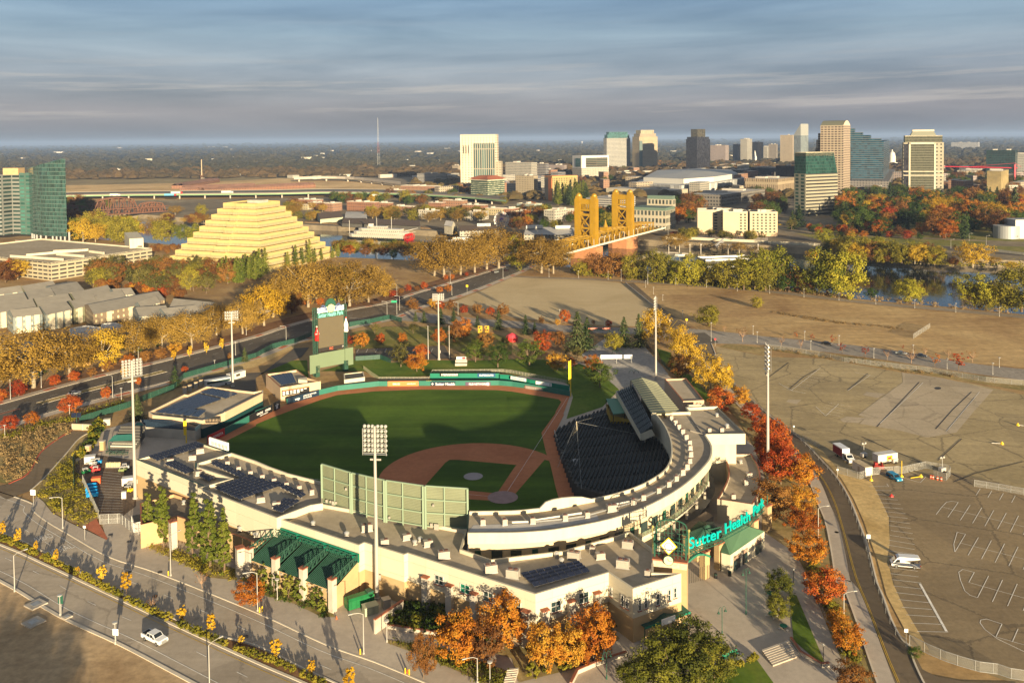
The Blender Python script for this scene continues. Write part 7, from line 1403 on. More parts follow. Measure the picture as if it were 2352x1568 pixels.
def _bp(x0,x1,h0,h1,name,n_):
 for sy in(-1,1):
  o=MB()
  for i in range(n_):
   u,v=x0+(x1-x0)*i/n_,x0+(x1-x0)*(i+1)/n_;hu,hv=h0+(h1-h0)*i/n_,h0+(h1-h0)*(i+1)/n_;y_=sy*(HW-.5)
   o.beam((u,y_,DK),(v,y_,DK),.8).beam((u,y_,DK+hu),(v,y_,DK+hv),.8).beam((u,y_,DK),(u,y_,DK+hu),.5).beam((u,y_,DK+(hu if i%2 else 0)),(v,y_,DK+(0 if i%2 else hv)),.55)
  o.beam((x1,sy*(HW-.5),DK),(x1,sy*(HW-.5),DK+h1),.5).Bd_(name,_a9,e,lc_=True)
 o=MB()
 for i in range(n_+1):u=x0+(x1-x0)*i/n_;hu=h0+(h1-h0)*i/n_;o.beam((u,-HW,DK+hu),(u,HW,DK+hu),.6);
 for i in range(n_):u,v=x0+(x1-x0)*i/n_,x0+(x1-x0)*(i+1)/n_;hu,hv=h0+(h1-h0)*i/n_,h0+(h1-h0)*(i+1)/n_;o.beam((u,-HW,DK+hu),(v,HW,DK+hv),.35).beam((u,HW,DK+hu),(v,-HW,DK+hv),.35)
 o.Bd_('top_bracing',_a9,e,lc_=True)
_bp(3.5,SP-3.5,9,9,'lift_truss',8);_bp(-3.5,-62,8.5,7,'approach_truss',7);_bp(SP+3.5,SP+62,9,7.5,'approach_truss',7)
MB().box((SP/2,0,DK-.6),(SP+170,HW*2-1,1.0)).Bd_('deck',_b6,e,lc_=True);o=MB()
for sy in(-1,1):o.box((SP/2,sy*(HW+2.6),DK-.3),(SP+170,3.0,.5));o.box((SP/2,sy*(HW+4),DK+.5),(SP+170,.15,1.0))
o.Bd_('footway',P('footway_white',(.70,.64,.50),.7),e,lc_=True);MB().box((SP/2,0,DK+10.5),(11,7,3)).Lt_([(2.5,0),(1.2,3),(.2,7)],(SP/2,0,DK+12),8).Bd_('operator_house',_a9,e,lc_=True)
MB().Pz_([(SP-7,-HW-5),(SP+7,-HW-5),(SP+9,-HW),(SP+9,HW),(SP+7,HW+5),(SP-7,HW+5),(SP-9,HW),(SP-9,-HW)],-7,DK-1.2).Bd_('pier',P('timber_fender',(.44,.20,.09),.85,var=.15,scale=.4),e,lc_=True);MB().Pz_([(-7,-HW-5),(7,-HW-5),(7,HW+5),(-7,HW+5)],-7,DK-1.2).Bd_('pier',MATS['timber_fender'],e,lc_=True)
for i in range(11):
 u=-20+i*11;MB().tube((u,-HW-4,DK),(u,-HW-4,DK+6.5),.16).Bd_('lamp_post',_ac,e,lc_=True)
a,b=g(11,840,975),g(11,1505,930);x=(b-a);L=x.length;e=T('railway_bridge','rust brown double deck railway truss bridge','bridge',a,None,math.atan2(x.y,x.x));_bq=P('rust_steel',(.14,.065,.04),.7)
for j,(u0,u1,hh)in enumerate(((0,.62,22),(.64,1.0,13),(-.55,-.03,15))):
 for sy in(-6,6):
  o=MB();n_=9
  for i in range(n_):
   p0,p1=L*(u0+(u1-u0)*i/n_),L*(u0+(u1-u0)*(i+1)/n_);h0,h1=(hh*math.sin(math.pi*(.15+.7*v))**.4 if 0<v<1 else 3 for v in(i/n_,(i+1)/n_));o.beam((p0,sy,4),(p1,sy,4),1.1).beam((p0,sy,11),(p1,sy,11),.9).beam((p0,sy,4+h0),(p1,sy,4+h1),1.2).beam((p0,sy,4),(p0,sy,4+h0),.8).beam((p0,sy,4 if i%2 else 4+h0),(p1,sy,4+h1 if i%2 else 4),.8)
  o.Bd_('truss',_bq,e,lc_=True)
MB().box((L*.25,0,3.6),(L*1.6,12,.8)).box((L*.25,0,11.4),(L*1.6,12,.6)).Bd_('deck',_bq,e,lc_=True)
vd=_ao(gl(11,[(300,822),(740,806),(1300,798),(2352,790)],0)+gl(12,[(300,785),(700,778),(1300,790),(1900,822),(2300,860)]),4);vz=9.0;vd2=[p+(p-Vector((0,0,0))).normalized()*95 for p in vd];e=T('viaduct','wide grey motorway viaduct with green girders on round columns','viaduct',vd[8]);e.location.z=0
MB().cap(strip(vd,vd2),vz).Bd_('deck',P('deck_grey',(.17,.15,.125),.9,var=.1,scale=.05),e);MB().wall(vd,vz-2.6,vz-.6).Bd_('girder',P('girder_green',(.20,.32,.17),.6),e);MB().wall(vd,vz-.6,vz+1).wall(vd2,vz-1,vz+1).Bd_('parapet',P('grey_rail',(.24,.21,.17),.8),e)
for p,a in _ay(vd,45,20):
 for d in(8,34,60):p2=p+p.normalized()*d;MB().tube((p2.x,p2.y,0),(p2.x,p2.y,vz-.8),1.3,n=8).Bd_('column',_aj,e)
r1=_ao(gl(12,[(350,640),(600,632),(900,640),(1330,690)]),4);r2=[p+p.normalized()*40 for p in r1];e=T('flyover','curved pale flyover beyond the motorway','flyover',r1[5]);e.location.z=0;MB().cap(strip(r1,r2),10).wall(r1,6.5,11).wall(r2,9,11).Bd_('deck',_aj,e)
for p,a in _ay(r1,70,10):MB().tube((p.x,p.y+10,0),(p.x,p.y+10,8),2.2).Bd_('column',_aj,e)
PW=98.0;dx=Vector((.93,-.37,0)).normalized();nn=Vector((-dx.y,dx.x,0));cz=Vector((-188,648,0))+(nn-dx)*PW/2;e=T('stepped_pyramid','golden stepped pyramid office building','pyramid',Vector((cz.x,cz.y,0)),None,math.atan2(dx.y,dx.x));NT=11;th_=zat(cz-nn*14,q(11,2200,832)[1])/NT
FZ=_ab('pyramid_bands',(.95,.73,.30),(.42,.34,.19),1.1,th_,.88,.40,off=(0,.26),gvar=.12,grough=.5,wall2=(.52,.39,.15))
for i in range(NT):
 h=(PW/2)*(1-i/NT*.74);ov=2.2;pl=[(-h,-h),(-h*.12,-h),(-h*.12,-h-ov),(h*.2,-h-ov),(h*.2,-h),(h,-h),(h,h),(-h,h)];o=MB().wall(pl,i*th_,(i+1)*th_,cs_=True);o.Bd_('tier',FZ,e,lc_=True);MB().cap(pl,(i+1)*th_-.9).Bd_('terrace',_b3,e,lc_=True)
MB().box((6,0,NT*th_+.6),(14,9,2.4)).Bd_('roof_plant',_aj,e,lc_=True)
c,rgt,lft=G((118,645)),G((350,607)),G((-140,612));bk=rgt+(lft-c);gp=[c,rgt,bk,lft];e=T('parking_garage','cream multi storey car park with rows of open decks','car park',_ad(gp));zt=zat(c,603);MB().wall(gp,0,zt,cs_=True).Bd_('wall',FGA,e);MB().cap(gp,zt-1).parapet(gp,zt-1.1,1.2,.6,1).Bd_('roof_deck',[_af('deck_tan',[(.34,.28,.19),(.40,.33,.23),(.45,.38,.27)],.05),_ag],e)
for a,b in(((240,1310),(810,1260)),((490,1275),(800,1262)),((95,1318),(580,1350)),((520,1300),(770,1320)),((820,1275),(955,1292))):MB().beam(g(11,*a,zt),g(11,*b,zt),.8,1.8).Bd_('ramp_wall',_ag,e)
f=_aL(11,1195,1385,1148,1322,62);MB().wall(f,0,zt+7,cs_=True).cap(f,zt+7).Bd_('stair_tower',_ag,e)
for i in range(4):c_,w_,h_,xx=_aB(11,f[0],f[1],(1268,1225+i*40),(1308,1250+i*40));MB().box((c_.x-.2,c_.y-.2,c_.z),(w_,.8,h_),math.atan2(xx.y,xx.x)).Bd_('opening',_al,e)
tb=[g(11,280,1175),g(11,620,1215)];tx=tb[1]-tb[0];e=T('glass_tower','green glass office tower with a tilted curved front','building',(tb[0]+tb[1])/2);N_=14;bow=Vector((tx.y,-tx.x,0)).normalized();bow=-bow if bow.dot(tb[0])>0 else bow
ln=[tb[0].lerp(tb[1],k/N_)+bow*(7*math.sin(math.pi*k/N_))for k in range(N_+1)];za,zb=zat(tb[0],q(11,270,520)[1]),zat(tb[1],q(11,605,425)[1])
FGT=_ab('tower_glass',(.20,.30,.26),(.03,.085,.075),1.7,4.0,.84,.88,gmetal=.25,grough=.09,gvar=.6)
MB().wall(ln,[8]*(N_+1),[za+(zb-za)*(k/N_)**1.15 for k in range(N_+1)]).Bd_('glass_front',FGT,e);bk=[p+Vector((-14,22,0))for p in(tb[1],tb[0])];MB().wall([tb[1],bk[0],bk[1],tb[0]],8,[zb,zb,za,za]).face([(*tb[0].xy,za-.5),(*tb[1].xy,zb-.5),(*bk[0].xy,zb-.5),(*bk[1].xy,za-.5)]).Bd_('rear_wall',FTL,e)
lf=[g(11,20,1185),g(11,120,1170),g(11,192,1172),g(11,283,1176)];MB().wall([g(11,-260,1190)]+lf[:2],6,zat(lf[0],q(11,20,580)[1])).wall(lf[1:3],6,zat(lf[1],q(11,150,575)[1])).Bd_('banded_wing',_ab('wing_bands',(.36,.37,.34),(.03,.06,.055),16,4.0,.85,.48,gmetal=.2),e);MB().wall(lf[2:],6,za-4).Bd_('teal_wing',_ab('teal_wing',(.13,.24,.20),(.06,.18,.15),8,4.0,.7,.5,gmetal=.2),e)
zl=zat(lf[0],q(11,20,580)[1]);MB().cap([g(11,-260,1190),*lf,lf[3]+Vector((-8,30,0)),g(11,-260,1190)+Vector((0,40,0))],zl).Bd_('roof',_a7,e);MB().box((lf[1].x-4,lf[1].y+12,zl+3.5),(16,12,7)).Bd_('roof_plant',_aJ,e)
for k in range(N_+1):
 if k%2==0 or k>N_-4:p=ln[k]-bow*2;MB().tube((p.x,p.y,0),(p.x,p.y,8.5+(4 if k>N_-4 else 0)),1.0,n=10).Bd_('column',_ai,e)
f=_aL(11,330,1262,140,500,40);MB().wall(f,0,6,cs_=True).cap(f,6).Bd_('podium',P('podium_pink',(.40,.31,.23),.8),e)
FAB=_ab('flats_blue',(.33,.38,.37),(.62,.56,.38),3.4,3.0,.3,.45,grough=.5);FAT=_ab('flats_tan',(.36,.27,.18),(.60,.50,.30),3.4,3.0,.3,.45,grough=.5);FAG=_ab('flats_green',(.42,.42,.27),(.62,.56,.36),3.4,3.0,.3,.45,grough=.5)
rows=[('blue grey',[(-200,320),(210,262),(170,232)],FAB),('pale',[(230,268),(520,218),(450,188)],FAG),('white trimmed',[(-200,400),(250,338),(190,288)],FAG),('blue grey',[(265,335),(500,292),(430,240)],FAB),('pale',[(510,295),(770,248),(650,178)],FAB),('long blue grey',[(-300,500),(330,400),(270,345)],FAB),('long pale',[(345,398),(660,350),(590,300)],FAG),('white trimmed',[(690,345),(1030,265),(950,222)],FAG),('blue',[(120,500),(390,470),(330,430)],FAB),('grey blue',[(420,475),(660,425),(560,372)],FAB),('pale end',[(680,420),(905,368),(830,318)],FAG),('white trimmed end',[(900,370),(1150,308),(1080,268)],FAG),('narrow end',[(1060,300),(1240,290),(1170,250)],FAB),('brown tan',[(855,468),(1510,335),(1400,270)],FAT),('grey white',[(1275,490),(1560,470),(1490,400)],FAB),('long grey',[(1530,490),(1850,455),(1740,410)],FAB),('far grey',[(1560,405),(1940,445),(1990,372)],FAG),('short grey',[(1300,420),(1470,360),(1400,330)],FAB)]
for i,(nm,pts,m)in enumerate(rows):
 e,(a,b,c,d)=_aS(f'{nm} apartment row under a grey roof, {nth(i)} from the car park',21,pts,9,11.6,_bE,m,'apartment_row','apartments');e['group']='apartment rows'
 for u in(.2,.5,.8):p=a.lerp(b,u);nb=Vector(((b-a).y,-(b-a).x,0)).normalized();nb=-nb if nb.dot(p)>0 else nb;MB().box((p.x+nb.x*.8,p.y+nb.y*.8,4.6),(2.6,.9,8.8),math.atan2((b-a).y,(b-a).x)).Bd_('bay',_ag,e)
wf=gl(21,[(635,605),(790,575),(920,592),(940,560),(1060,548),(1130,575),(1120,640),(800,690),(650,650)],6);e=T('clubhouse','white flat roofed clubhouse behind the plane trees','building',_ad(wf));blk(e,wf,6,wall=_ac,roof=_a0,par=.5);f=gl(21,[(0,810),(230,700),(380,730),(380,790),(0,870)],6);e=T('low_house','low grey roofed house at the edge behind the plane trees','house',_ad(f));blk(e,f,6,wall=FAG,roof=_bE,par=.1)
MB().beam(g(21,705,945,1),g(21,830,915,1),.5,2.2).Bd_('sign_wall',P('amber_wall',(.62,.38,.12),.8));tag(bpy.data.objects['sign_wall'],'amber garden wall beside the avenue pavement','wall')
fw=gl(13,[(1410,1165),(1560,1165),(1900,1180),(2352,1200)])+gl(14,[(0,1205),(430,1225),(480,1230)]);e=T('flood_wall','cream flood wall with an ochre sheet pile foot along the far bank','wall',fw[3]);e.location.z=0;MB().wall(fw,-1.5,2.5).Bd_('wall',_ag,e);MB().wall([p+Vector((0,-1,0))for p in fw[1:]],-5,-1.4).Bd_('sheet_piles',_ab('piles',(.55,.36,.09),(.30,.18,.06),2.2,60,.5,1,grough=.8),e)
fw=gl(14,[(1980,1265),(2352,1310),(2600,1330)]);e=T('flood_wall','cream flood wall at the right edge beside the museum lawn','wall',fw[1]);e.location.z=0;MB().wall(fw,-4,2.2).Bd_('wall',_ag,e)
f=_aL(13,1780,1330,1700,2230,78,6);f=[Vector((p.x,p.y,0))for p in f];e=T('landing_stage','grey floating landing stage with railings and a white gangway','pontoon',_ad(f));MB().wall(f,-5.6,-3.4,cs_=True).cap(f,-3.4).Bd_('pontoon',_aK,e);MB().parapet(f,-3.4,1.6,.2).Bd_('railing',_ai,e);a,b=g(13,1870,1250,-3),g(13,1945,1180,1);MB().beam(a,b,2,.3).beam(a+Vector((0,0,2.5)),b+Vector((0,0,2.5)),2,.3).Bd_('gangway',_ac,e)
for i,x_ in enumerate((1440,1538,1634,1735,1985,2087,2260)):b=g(13,x_,1300,-5.5);e=T('mooring_pile',f'slim white capped mooring pile by the landing stage, {nth(i)} from the bridge','mooring pile',b,'mooring piles');MB().tube((0,0,0),(0,0,8.5),.35).Bd_('pile',_aj,e,lc_=True);MB().Lt_([(.9,8.3),(.5,8.9),(.1,9.1)],n=8).Bd_('cap',_ac,e,lc_=True)
a,b=g(13,1440,1290,-5.4),g(13,1660,1305,-5.4);e=T('pontoon_walk','pale floating walkway between the bridge and the landing stage','pontoon',(a+b)/2);MB().beam(a+Vector((0,0,.6)),b+Vector((0,0,.6)),3,1).Bd_('deck',_aj,e);b_=g(13,1545,1312,-5.5);e=T('boat','small white motor boat moored at the floating walkway','boat',b_);MB().Pz_([(-4.5,0),(-2,-1.4),(4,-1.3),(4,1.3),(-2,1.4)],0,1.1).Bd_('hull',_ac,e,lc_=True);MB().Pz_([(-1.5,-1),(1.5,-1),(1.5,1),(-1,1)],1.1,2.1).Bd_('cabin',_aO,e,lc_=True)
b_=g(12,1880,1185,-5.5);e=T('boat','white excursion boat beneath the café piles','boat',b_);MB().Pz_([(-16,0),(-11,-3),(14,-3),(14,3),(-11,3)],0,2).Bd_('hull',_ac,e,lc_=True);MB().Pz_([(-8,-2.4),(12,-2.4),(12,2.4),(-8,2.4)],2,4.6).Bd_('cabin',_ac,e,lc_=True)
_aa('riverside_lawn',gl(14,[(250,1110),(900,1140),(1500,1165),(2000,1185),(2000,1240),(1300,1215),(500,1180)]),.06,_bc);_aa('bank_road',gl(14,[(-400,1120),(400,1180),(1400,1245),(2500,1330),(2500,1295),(1400,1215),(400,1150),(-400,1085)]),.09,_aZ);_aa('promenade',gl(13,[(1420,1160),(2352,1195),(2352,1150),(1420,1120)]),.07,_aU);_aa('museum_lawn',gl(14,[(2010,1255),(2400,1300),(2400,1235),(2060,1225)]),.08,_bc);_aa('park_floor',gl(14,[(600,1110),(2352,1190),(2352,840),(700,800)]),.05,_bc)
b=g(12,1125,492);e=T('radio_mast','very tall red and white lattice radio mast','mast',b);zt=zat(b,q(12,1123,50)[1]);s=mpp(b)*.25
for i,(z0,z1,r0,r1)in enumerate(((0,.27,16,11),(.27,.5,11,7),(.5,.72,7,4),(.72,1,3,1))):
 o=MB()
 for k in range(3):a=k*2.094;o.beam((r0*s*math.cos(a),r0*s*math.sin(a),z0*zt),(r1*s*math.cos(a),r1*s*math.sin(a),z1*zt),.8*s)
 for j in range(8):
  u,v=z0+(z1-z0)*j/8,z0+(z1-z0)*(j+1)/8;ru,rv=r0+(r1-r0)*j/8,r0+(r1-r0)*(j+1)/8
  for k in range(3):a,a2=k*2.094,(k+1)*2.094;o.beam((ru*s*math.cos(a),ru*s*math.sin(a),u*zt),(rv*s*math.cos(a2),rv*s*math.sin(a2),v*zt),.5*s)
 o.Bd_('lattice_section',P('mast_red',(.30,.10,.08),.6)if i in(1,)else _ai,e,lc_=True)
b=g(11,1855,645);e=T('chimney','slim tan chimney on a braced base beside the rail sheds','chimney',b);zt=zat(b,q(11,1862,432)[1]);s=mpp(b)*.25;MB().tube((0,0,zt*.3),(0,0,zt),5*s,3.5*s).Bd_('stack',P('stack_tan',(.50,.36,.24),.8),e,lc_=True);MB().beam((-18*s,0,0),(-5*s,0,zt*.32),3*s).beam((18*s,0,0),(5*s,0,zt*.32),3*s).box((0,0,zt*.31),(30*s,14*s,3*s)).Bd_('frame',_bq,e,lc_=True)
b=g(13,643,305);e=T('water_tower','pale water tower far out on the plain','water tower',b);s=mpp(b)*.25;MB().tube((0,0,0),(0,0,30*s),2.5*s).Bd_('stem',_ac,e,lc_=True);MB().Lt_([(2*s,28*s),(7*s,32*s),(7*s,37*s),(2*s,40*s)],n=12).Bd_('tank',_ac,e,lc_=True)
rt=random.Random(21)
LM={'tan':_av('plane_leaves',(.15,.088,.014),(.29,.176,.028),(.43,.275,.055)),'gold':_av('gold_leaves',(.28,.155,.012),(.45,.27,.016),(.55,.38,.04)),'red':_av('red_leaves',(.20,.026,.010),(.38,.07,.014),(.47,.18,.024)),'orange':_av('orange_leaves',(.24,.06,.010),(.42,.155,.014),(.50,.29,.035)),'rust':_av('rust_leaves',(.10,.04,.014),(.20,.085,.02),(.30,.15,.035)),'green':_av('green_leaves',(.022,.045,.008),(.05,.085,.012),(.11,.135,.02)),'olive':_av('olive_leaves',(.055,.055,.014),(.105,.095,.022),(.17,.145,.035)),'lime':_av('lime_leaves',(.07,.092,.010),(.22,.21,.016),(.39,.34,.03)),'yolive':_av('yellow_olive_leaves',(.10,.095,.012),(.23,.195,.020),(.37,.30,.035)),'fir':_av('fir_needles',(.024,.044,.014),(.055,.080,.026),(.10,.115,.042)),'pine':_av('pine_needles',(.06,.085,.012),(.13,.155,.020),(.22,.22,.035)),'bushy':_av('bushy_leaves',(.045,.055,.008),(.11,.115,.013),(.20,.185,.022)),'hedge':_av('hedge_leaves',(.08,.085,.010),(.20,.185,.016),(.32,.26,.03)),'dry':_av('dry_leaves',(.16,.10,.04),(.28,.19,.08),(.40,.28,.13))}
_au=P('bark',(.16,.11,.07),.9,var=.2,scale=1.5,obj=True);_bG=P('pale_bark',(.30,.245,.165),.8,var=.2,scale=.8,obj=True)
def _br(o,c,s,out,r):
 n=Vector((out.x+r.uniform(-.9,.9),out.y+r.uniform(-.9,.9),out.z+r.uniform(-.5,.9)));
 if n.length<.05:n=Vector((0,0,1))
 n.normalize();u=n.orthogonal().normalized();v=n.cross(u);a=r.uniform(0,6.28);u,v=u*math.cos(a)+v*math.sin(a),v*math.cos(a)-u*math.sin(a);s1,s2=s*r.uniform(.6,1.2),s*r.uniform(.45,.9)
 o.face([c-u*s1,c-v*s2*.8+u*s1*.1,c+u*s1,c+v*s2])
def _b7(H,W,r,n=60,m=22,base=.28,ls=.35,flat=1.0,taper=0):
 """clumps of sprigs spread through an uneven crown; returns mesh builder and clump centres"""
 o=MB();cl=[];ph=[r.uniform(0,6.28)for _ in range(3)]
 for i in range(n):
  t=r.uniform(0,6.28);zz=1-2*r.random();rho=(.35+.65*r.random()**.45)*(1+.16*math.sin(3*t+ph[0])+.12*math.sin(5*t+ph[1]+zz*3));h=math.sqrt(1-zz*zz)
  tp=1-taper*(.5+.5*zz);c=Vector((h*math.cos(t)*rho*W/2*tp,h*math.sin(t)*rho*W/2*tp,H*(base+(1-base)*(.5+.5*zz*rho*flat))));cl.append(c)
 mid=Vector((0,0,H*(base+(1-base)*.45)))
 for c in cl:
  cr=W*r.uniform(.07,.14)
  for k in range(m):
   d=Vector((r.gauss(0,1),r.gauss(0,1),r.gauss(0,.75)));d=d.normalized()*cr*r.random()**.4;_br(o,c+d,ls,(d.normalized()*.7+(c-mid).normalized()*.6),r)
 return o,cl
def _b8(H,r,rad,cl,n=7,fork=.35,wander=.05):
 o=MB();top=Vector((r.uniform(-.3,.3),r.uniform(-.3,.3),H*fork));o.tube((0,0,-.3),top,rad,rad*.75,8)
 for c in r.sample(cl,min(n,len(cl))):
  m_=top.lerp(c,.5)+Vector((r.uniform(-1,1),r.uniform(-1,1),0))*H*wander;o.tube(top,m_,rad*.55,rad*.36,5).tube(m_,c,rad*.36,rad*.1,5)
 return o
def _b9(H,W,r,tiers=17,ls=.5,base=.05,droop=.22,dens=9,power=1.0):
 o=MB()
 for i in range(tiers):
  f=(i+r.uniform(-.2,.2))/tiers;z=H*(base+(1-base)*f);R_=W/2*(1-f)**power+.15
  for k in range(max(4,int(dens*(1-f)+3))):
   a=r.uniform(0,6.28);L=R_*r.uniform(.7,1.15)
   for j in range(5):
    u=(j+1)/5;c=Vector((math.cos(a)*L*u,math.sin(a)*L*u,z-droop*L*u+r.uniform(-.15,.15)))
    _br(o,c,ls*(1.15-.5*u),Vector((math.cos(a)*.6,math.sin(a)*.6,.6)),r)
 return o
SP={}
def _ap(name,obj,H,crowns,trunkmat,trad,fork=.35,nb=7,fn=None):
 """two or three individuals of one kind, kept as patterns"""
 lst=[]
 with proto():
  for i in range(crowns):
   r=random.Random(hash_(name)+i*17);e=T(obj,None,None,link=False)
   if fn[0]=='round':o,cl=_b7(H,fn[1],r,**fn[2]);tr=_b8(H,r,trad,cl,nb,fork)
   elif fn[0]=='cone':o=_b9(H,fn[1],r,**fn[2]);tr=MB().tube((0,0,-.3),(0,0,H*.95),trad,.05,7)
   o.Bd_('crown',fn[3],e,lc_=True);tr.Bd_('trunk',trunkmat,e,lc_=True);lst.append(e)
 SP[name]=(lst,H)
def hash_(s):return sum(ord(c)*(i+3)for i,c in enumerate(s))
_ap('plane','plane_tree',17,4,_bG,.5,.34,11,('round',20,dict(n=150,m=52,base=.20,ls=.29),LM['tan']))
_ap('goldplane','plane_tree',15,2,_bG,.42,.32,10,('round',15,dict(n=110,m=40,base=.18,ls=.32),LM['gold']))
_ap('ginkgo','ginkgo_tree',6,3,_au,.09,.5,5,('round',2.6,dict(n=46,m=46,base=.16,ls=.2),_av('ginkgo_leaves',(.40,.22,.012),(.58,.35,.018),(.66,.46,.05))))
for nm,mt,ob in(('red','red','maple_tree'),('orange','orange','maple_tree'),('rust','rust','maple_tree')):_ap(nm,ob,7,3,_au,.14,.3,8,('round',6.2,dict(n=90,m=60,base=.14,ls=.155),LM[mt]))
_ap('green','broadleaf_tree',9,2,_au,.25,.25,7,('round',8,dict(n=90,m=60,base=.18,ls=.17),LM['green']))
_ap('bushy','broadleaf_tree',9,2,_au,.25,.25,7,('round',8,dict(n=120,m=70,base=.12,ls=.17),LM['bushy']))
_ap('olive','broadleaf_tree',9,3,_au,.22,.3,9,('round',7.4,dict(n=60,m=32,base=.24,ls=.24),LM['olive']))
_ap('brown','elm_tree',14,3,_au,.35,.3,9,('round',15,dict(n=115,m=38,base=.08,ls=.34),LM['rust']))
_ap('lime','cottonwood_tree',15,3,_au,.4,.25,8,('round',15.5,dict(n=125,m=40,base=.05,ls=.34),LM['lime']))
_ap('yolive','cottonwood_tree',14,3,_au,.4,.25,8,('round',15.5,dict(n=125,m=40,base=.05,ls=.36),LM['yolive']))
_ap('dkgreen','oak_tree',14,2,_au,.35,.25,7,('round',14,dict(n=110,m=40,base=.03,ls=.36),LM['green']))
_ap('fir','conifer_tree',12,3,_au,.22,0,0,('cone',8.0,dict(tiers=24,ls=.5,dens=12),LM['fir']))
_ap('cypress','conifer_tree',14,2,_au,.2,0,0,('cone',5.2,dict(tiers=26,ls=.46,dens=11,droop=-.5,power=.6),LM['pine']))
_ap('pine','pine_tree',12,3,_au,.2,.2,9,('round',3.1,dict(n=110,m=60,base=.06,ls=.2,taper=.55),LM['pine']))
_ap('sparse','bare_maple_tree',5,2,_au,.08,.3,14,('round',3.0,dict(n=22,m=16,base=.3,ls=.15),LM['red']))
_ap('barebush','bare_tree',5,2,P('pale_twig',(.34,.22,.14),.9),.07,.25,22,('round',3.2,dict(n=24,m=5,base=.3,ls=.12),LM['rust']))
_ap('bush','shrub',2,3,_au,.06,.2,3,('round',2.4,dict(n=26,m=30,base=0,ls=.16),LM['hedge']))
_ap('gbush','shrub',2,2,_au,.06,.2,3,('round',2.4,dict(n=26,m=30,base=0,ls=.17),LM['green']))
_ap('drybush','shrub',2,2,_au,.06,.2,3,('round',2.8,dict(n=24,m=26,base=0,ls=.18),LM['dry']))
_ap('column','columnar_shrub',4,2,_au,.1,.2,4,('round',1.9,dict(n=40,m=34,base=.02,ls=.16),LM['pine']))
def plant(sp,base,h,label,group=None,cat='tree',wf=1.0):
 lst,H=SP[sp];s=max(.15,h/H);o=_aY(rt.choice(lst),base,rt.uniform(0,6.28),(s*wf*WF.get(sp,1.25),s*wf*WF.get(sp,1.25),s*1.08),label,group,cat);return o
def row(sp,k,pts,tmpl,group,cat='tree',wf=1.0,z=0.0):
 """pts: 'x,y,top ...' or 'x,y,top,w' ; species may be a string of alternatives per point x,y,top,w,species"""
 P_=[p.split(',')for p in pts.split()]
 for i,p in enumerate(P_):
  b=g(k,float(p[0]),float(p[1]),z);h=zat(b,q(k,0,float(p[2]))[1],q(k,float(p[0]),0)[0])-z
  s2=p[4]if len(p)>4 else sp;w2=float(p[3])*wf if len(p)>3 and p[3]else wf
  plant(s2,b,max(h,.8),tmpl.format(nth(i),SPN.get(s2,s2)),group,cat,w2)
WF={'lime':1.05,'yolive':1.05,'pine':1.1,'cypress':1.15,'fir':1.15,'column':1.1,'ginkgo':1.1,'bush':1.1,'gbush':1.1}
SPN={'red':'red','orange':'orange','rust':'rust brown','green':'green','olive':'olive','lime':'yellow green','yolive':'ochre green','dkgreen':'dark green','brown':'brown','plane':'tan','goldplane':'golden','fir':'dark conifer','cypress':'tall conifer','ginkgo':'golden','sparse':'thin red','barebush':'bare'}
row('ginkgo',31,'25,1145,1010 168,1218,1080 330,1285,1190 515,1385,1270 715,1480,1410 935,1557,1400','golden ginkgo in the boulevard median, {} counting up from the left edge','ginkgos in the median')
row('ginkgo',41,'1158,745,555 1668,985,860,1.4 1937,1112,940 2212,1210,1130,1.5','golden ginkgo in the median near the pickup truck, {} from the left','ginkgos in the median')
row('ginkgo',42,'183,1345,1150 510,1492,1350 860,1690,1450','golden ginkgo in the median along the bottom edge, {} from the left','ginkgos in the median')
row('barebush',41,'1392,890,765 1860,690,525','{} bare sapling beside the boulevard','bare saplings by the boulevard')
row('rust',42,'1540,1520,1130,.55','slender rust coloured sapling in a square pit by the kerb',None)
row('orange',41,'2300,858,622,1.05','round orange tree on the pavement before the tan gallery',None)
row('pine',31,'1365,1190,750 1500,1235,710 1780,1340,780 1925,1420,820,1.15 2060,1480,970,1.15','tall pine against the masonry wall, {} from the left','pines by the ballpark wall')
row('column',42,'60,690,500 168,722,540 300,780,580 405,812,620,1.3 555,872,690,1.2 600,925,790,1.2','columnar clipped shrub before the tan gallery, {} from the left','columnar shrubs','shrub')
row('orange',42,'1850,1400,960,1.1 2090,1400,1020,1.1,rust 2270,1260,800,1.05','orange and red maple below the office windows, {} from the left','maples at the office corner',wf=.78)
row('orange',43,'310,1440,1060,1.1 520,1425,1070,1.05 745,1370,905,1.0 650,1395,1180,1.0','orange maple at the office corner, {} from the corner edge','maples at the office corner',wf=.78)
row('bushy',43,'1150,1640,1335,1.15 1440,1660,1170,1.1 1690,1590,1070,1.1 1850,1560,1200,1','dark green bushy tree at the bottom edge of the plaza, {} from the left','green trees on the lower plaza')
row('bushy',44,'90,775,550 105,985,770,.95','{} round young tree beside the plaza tables','young plaza trees')
row('red',34,'30,400,90,.9 45,470,170 60,560,260,1.0 120,660,330,.95 40,960,640,1.0,rust','{1} maple in the dense row behind the floodlight mast, {0} downhill','maples along the curved street',wf=1.05)
row('orange',34,'285,690,410 320,900,690,1.1 325,1110,880,1.15 370,1390,1120,1.1','{1} maple along the curved street below the red ones, {0} downhill','maples along the curved street',wf=1.05)
row('orange',44,'515,835,540,1.1,red 640,1060,890 735,1270,1040,1.1 775,1650,1400,1.1,rust','{1} maple along the curved street opposite the white van, {0} downhill','maples along the curved street',wf=1.05)
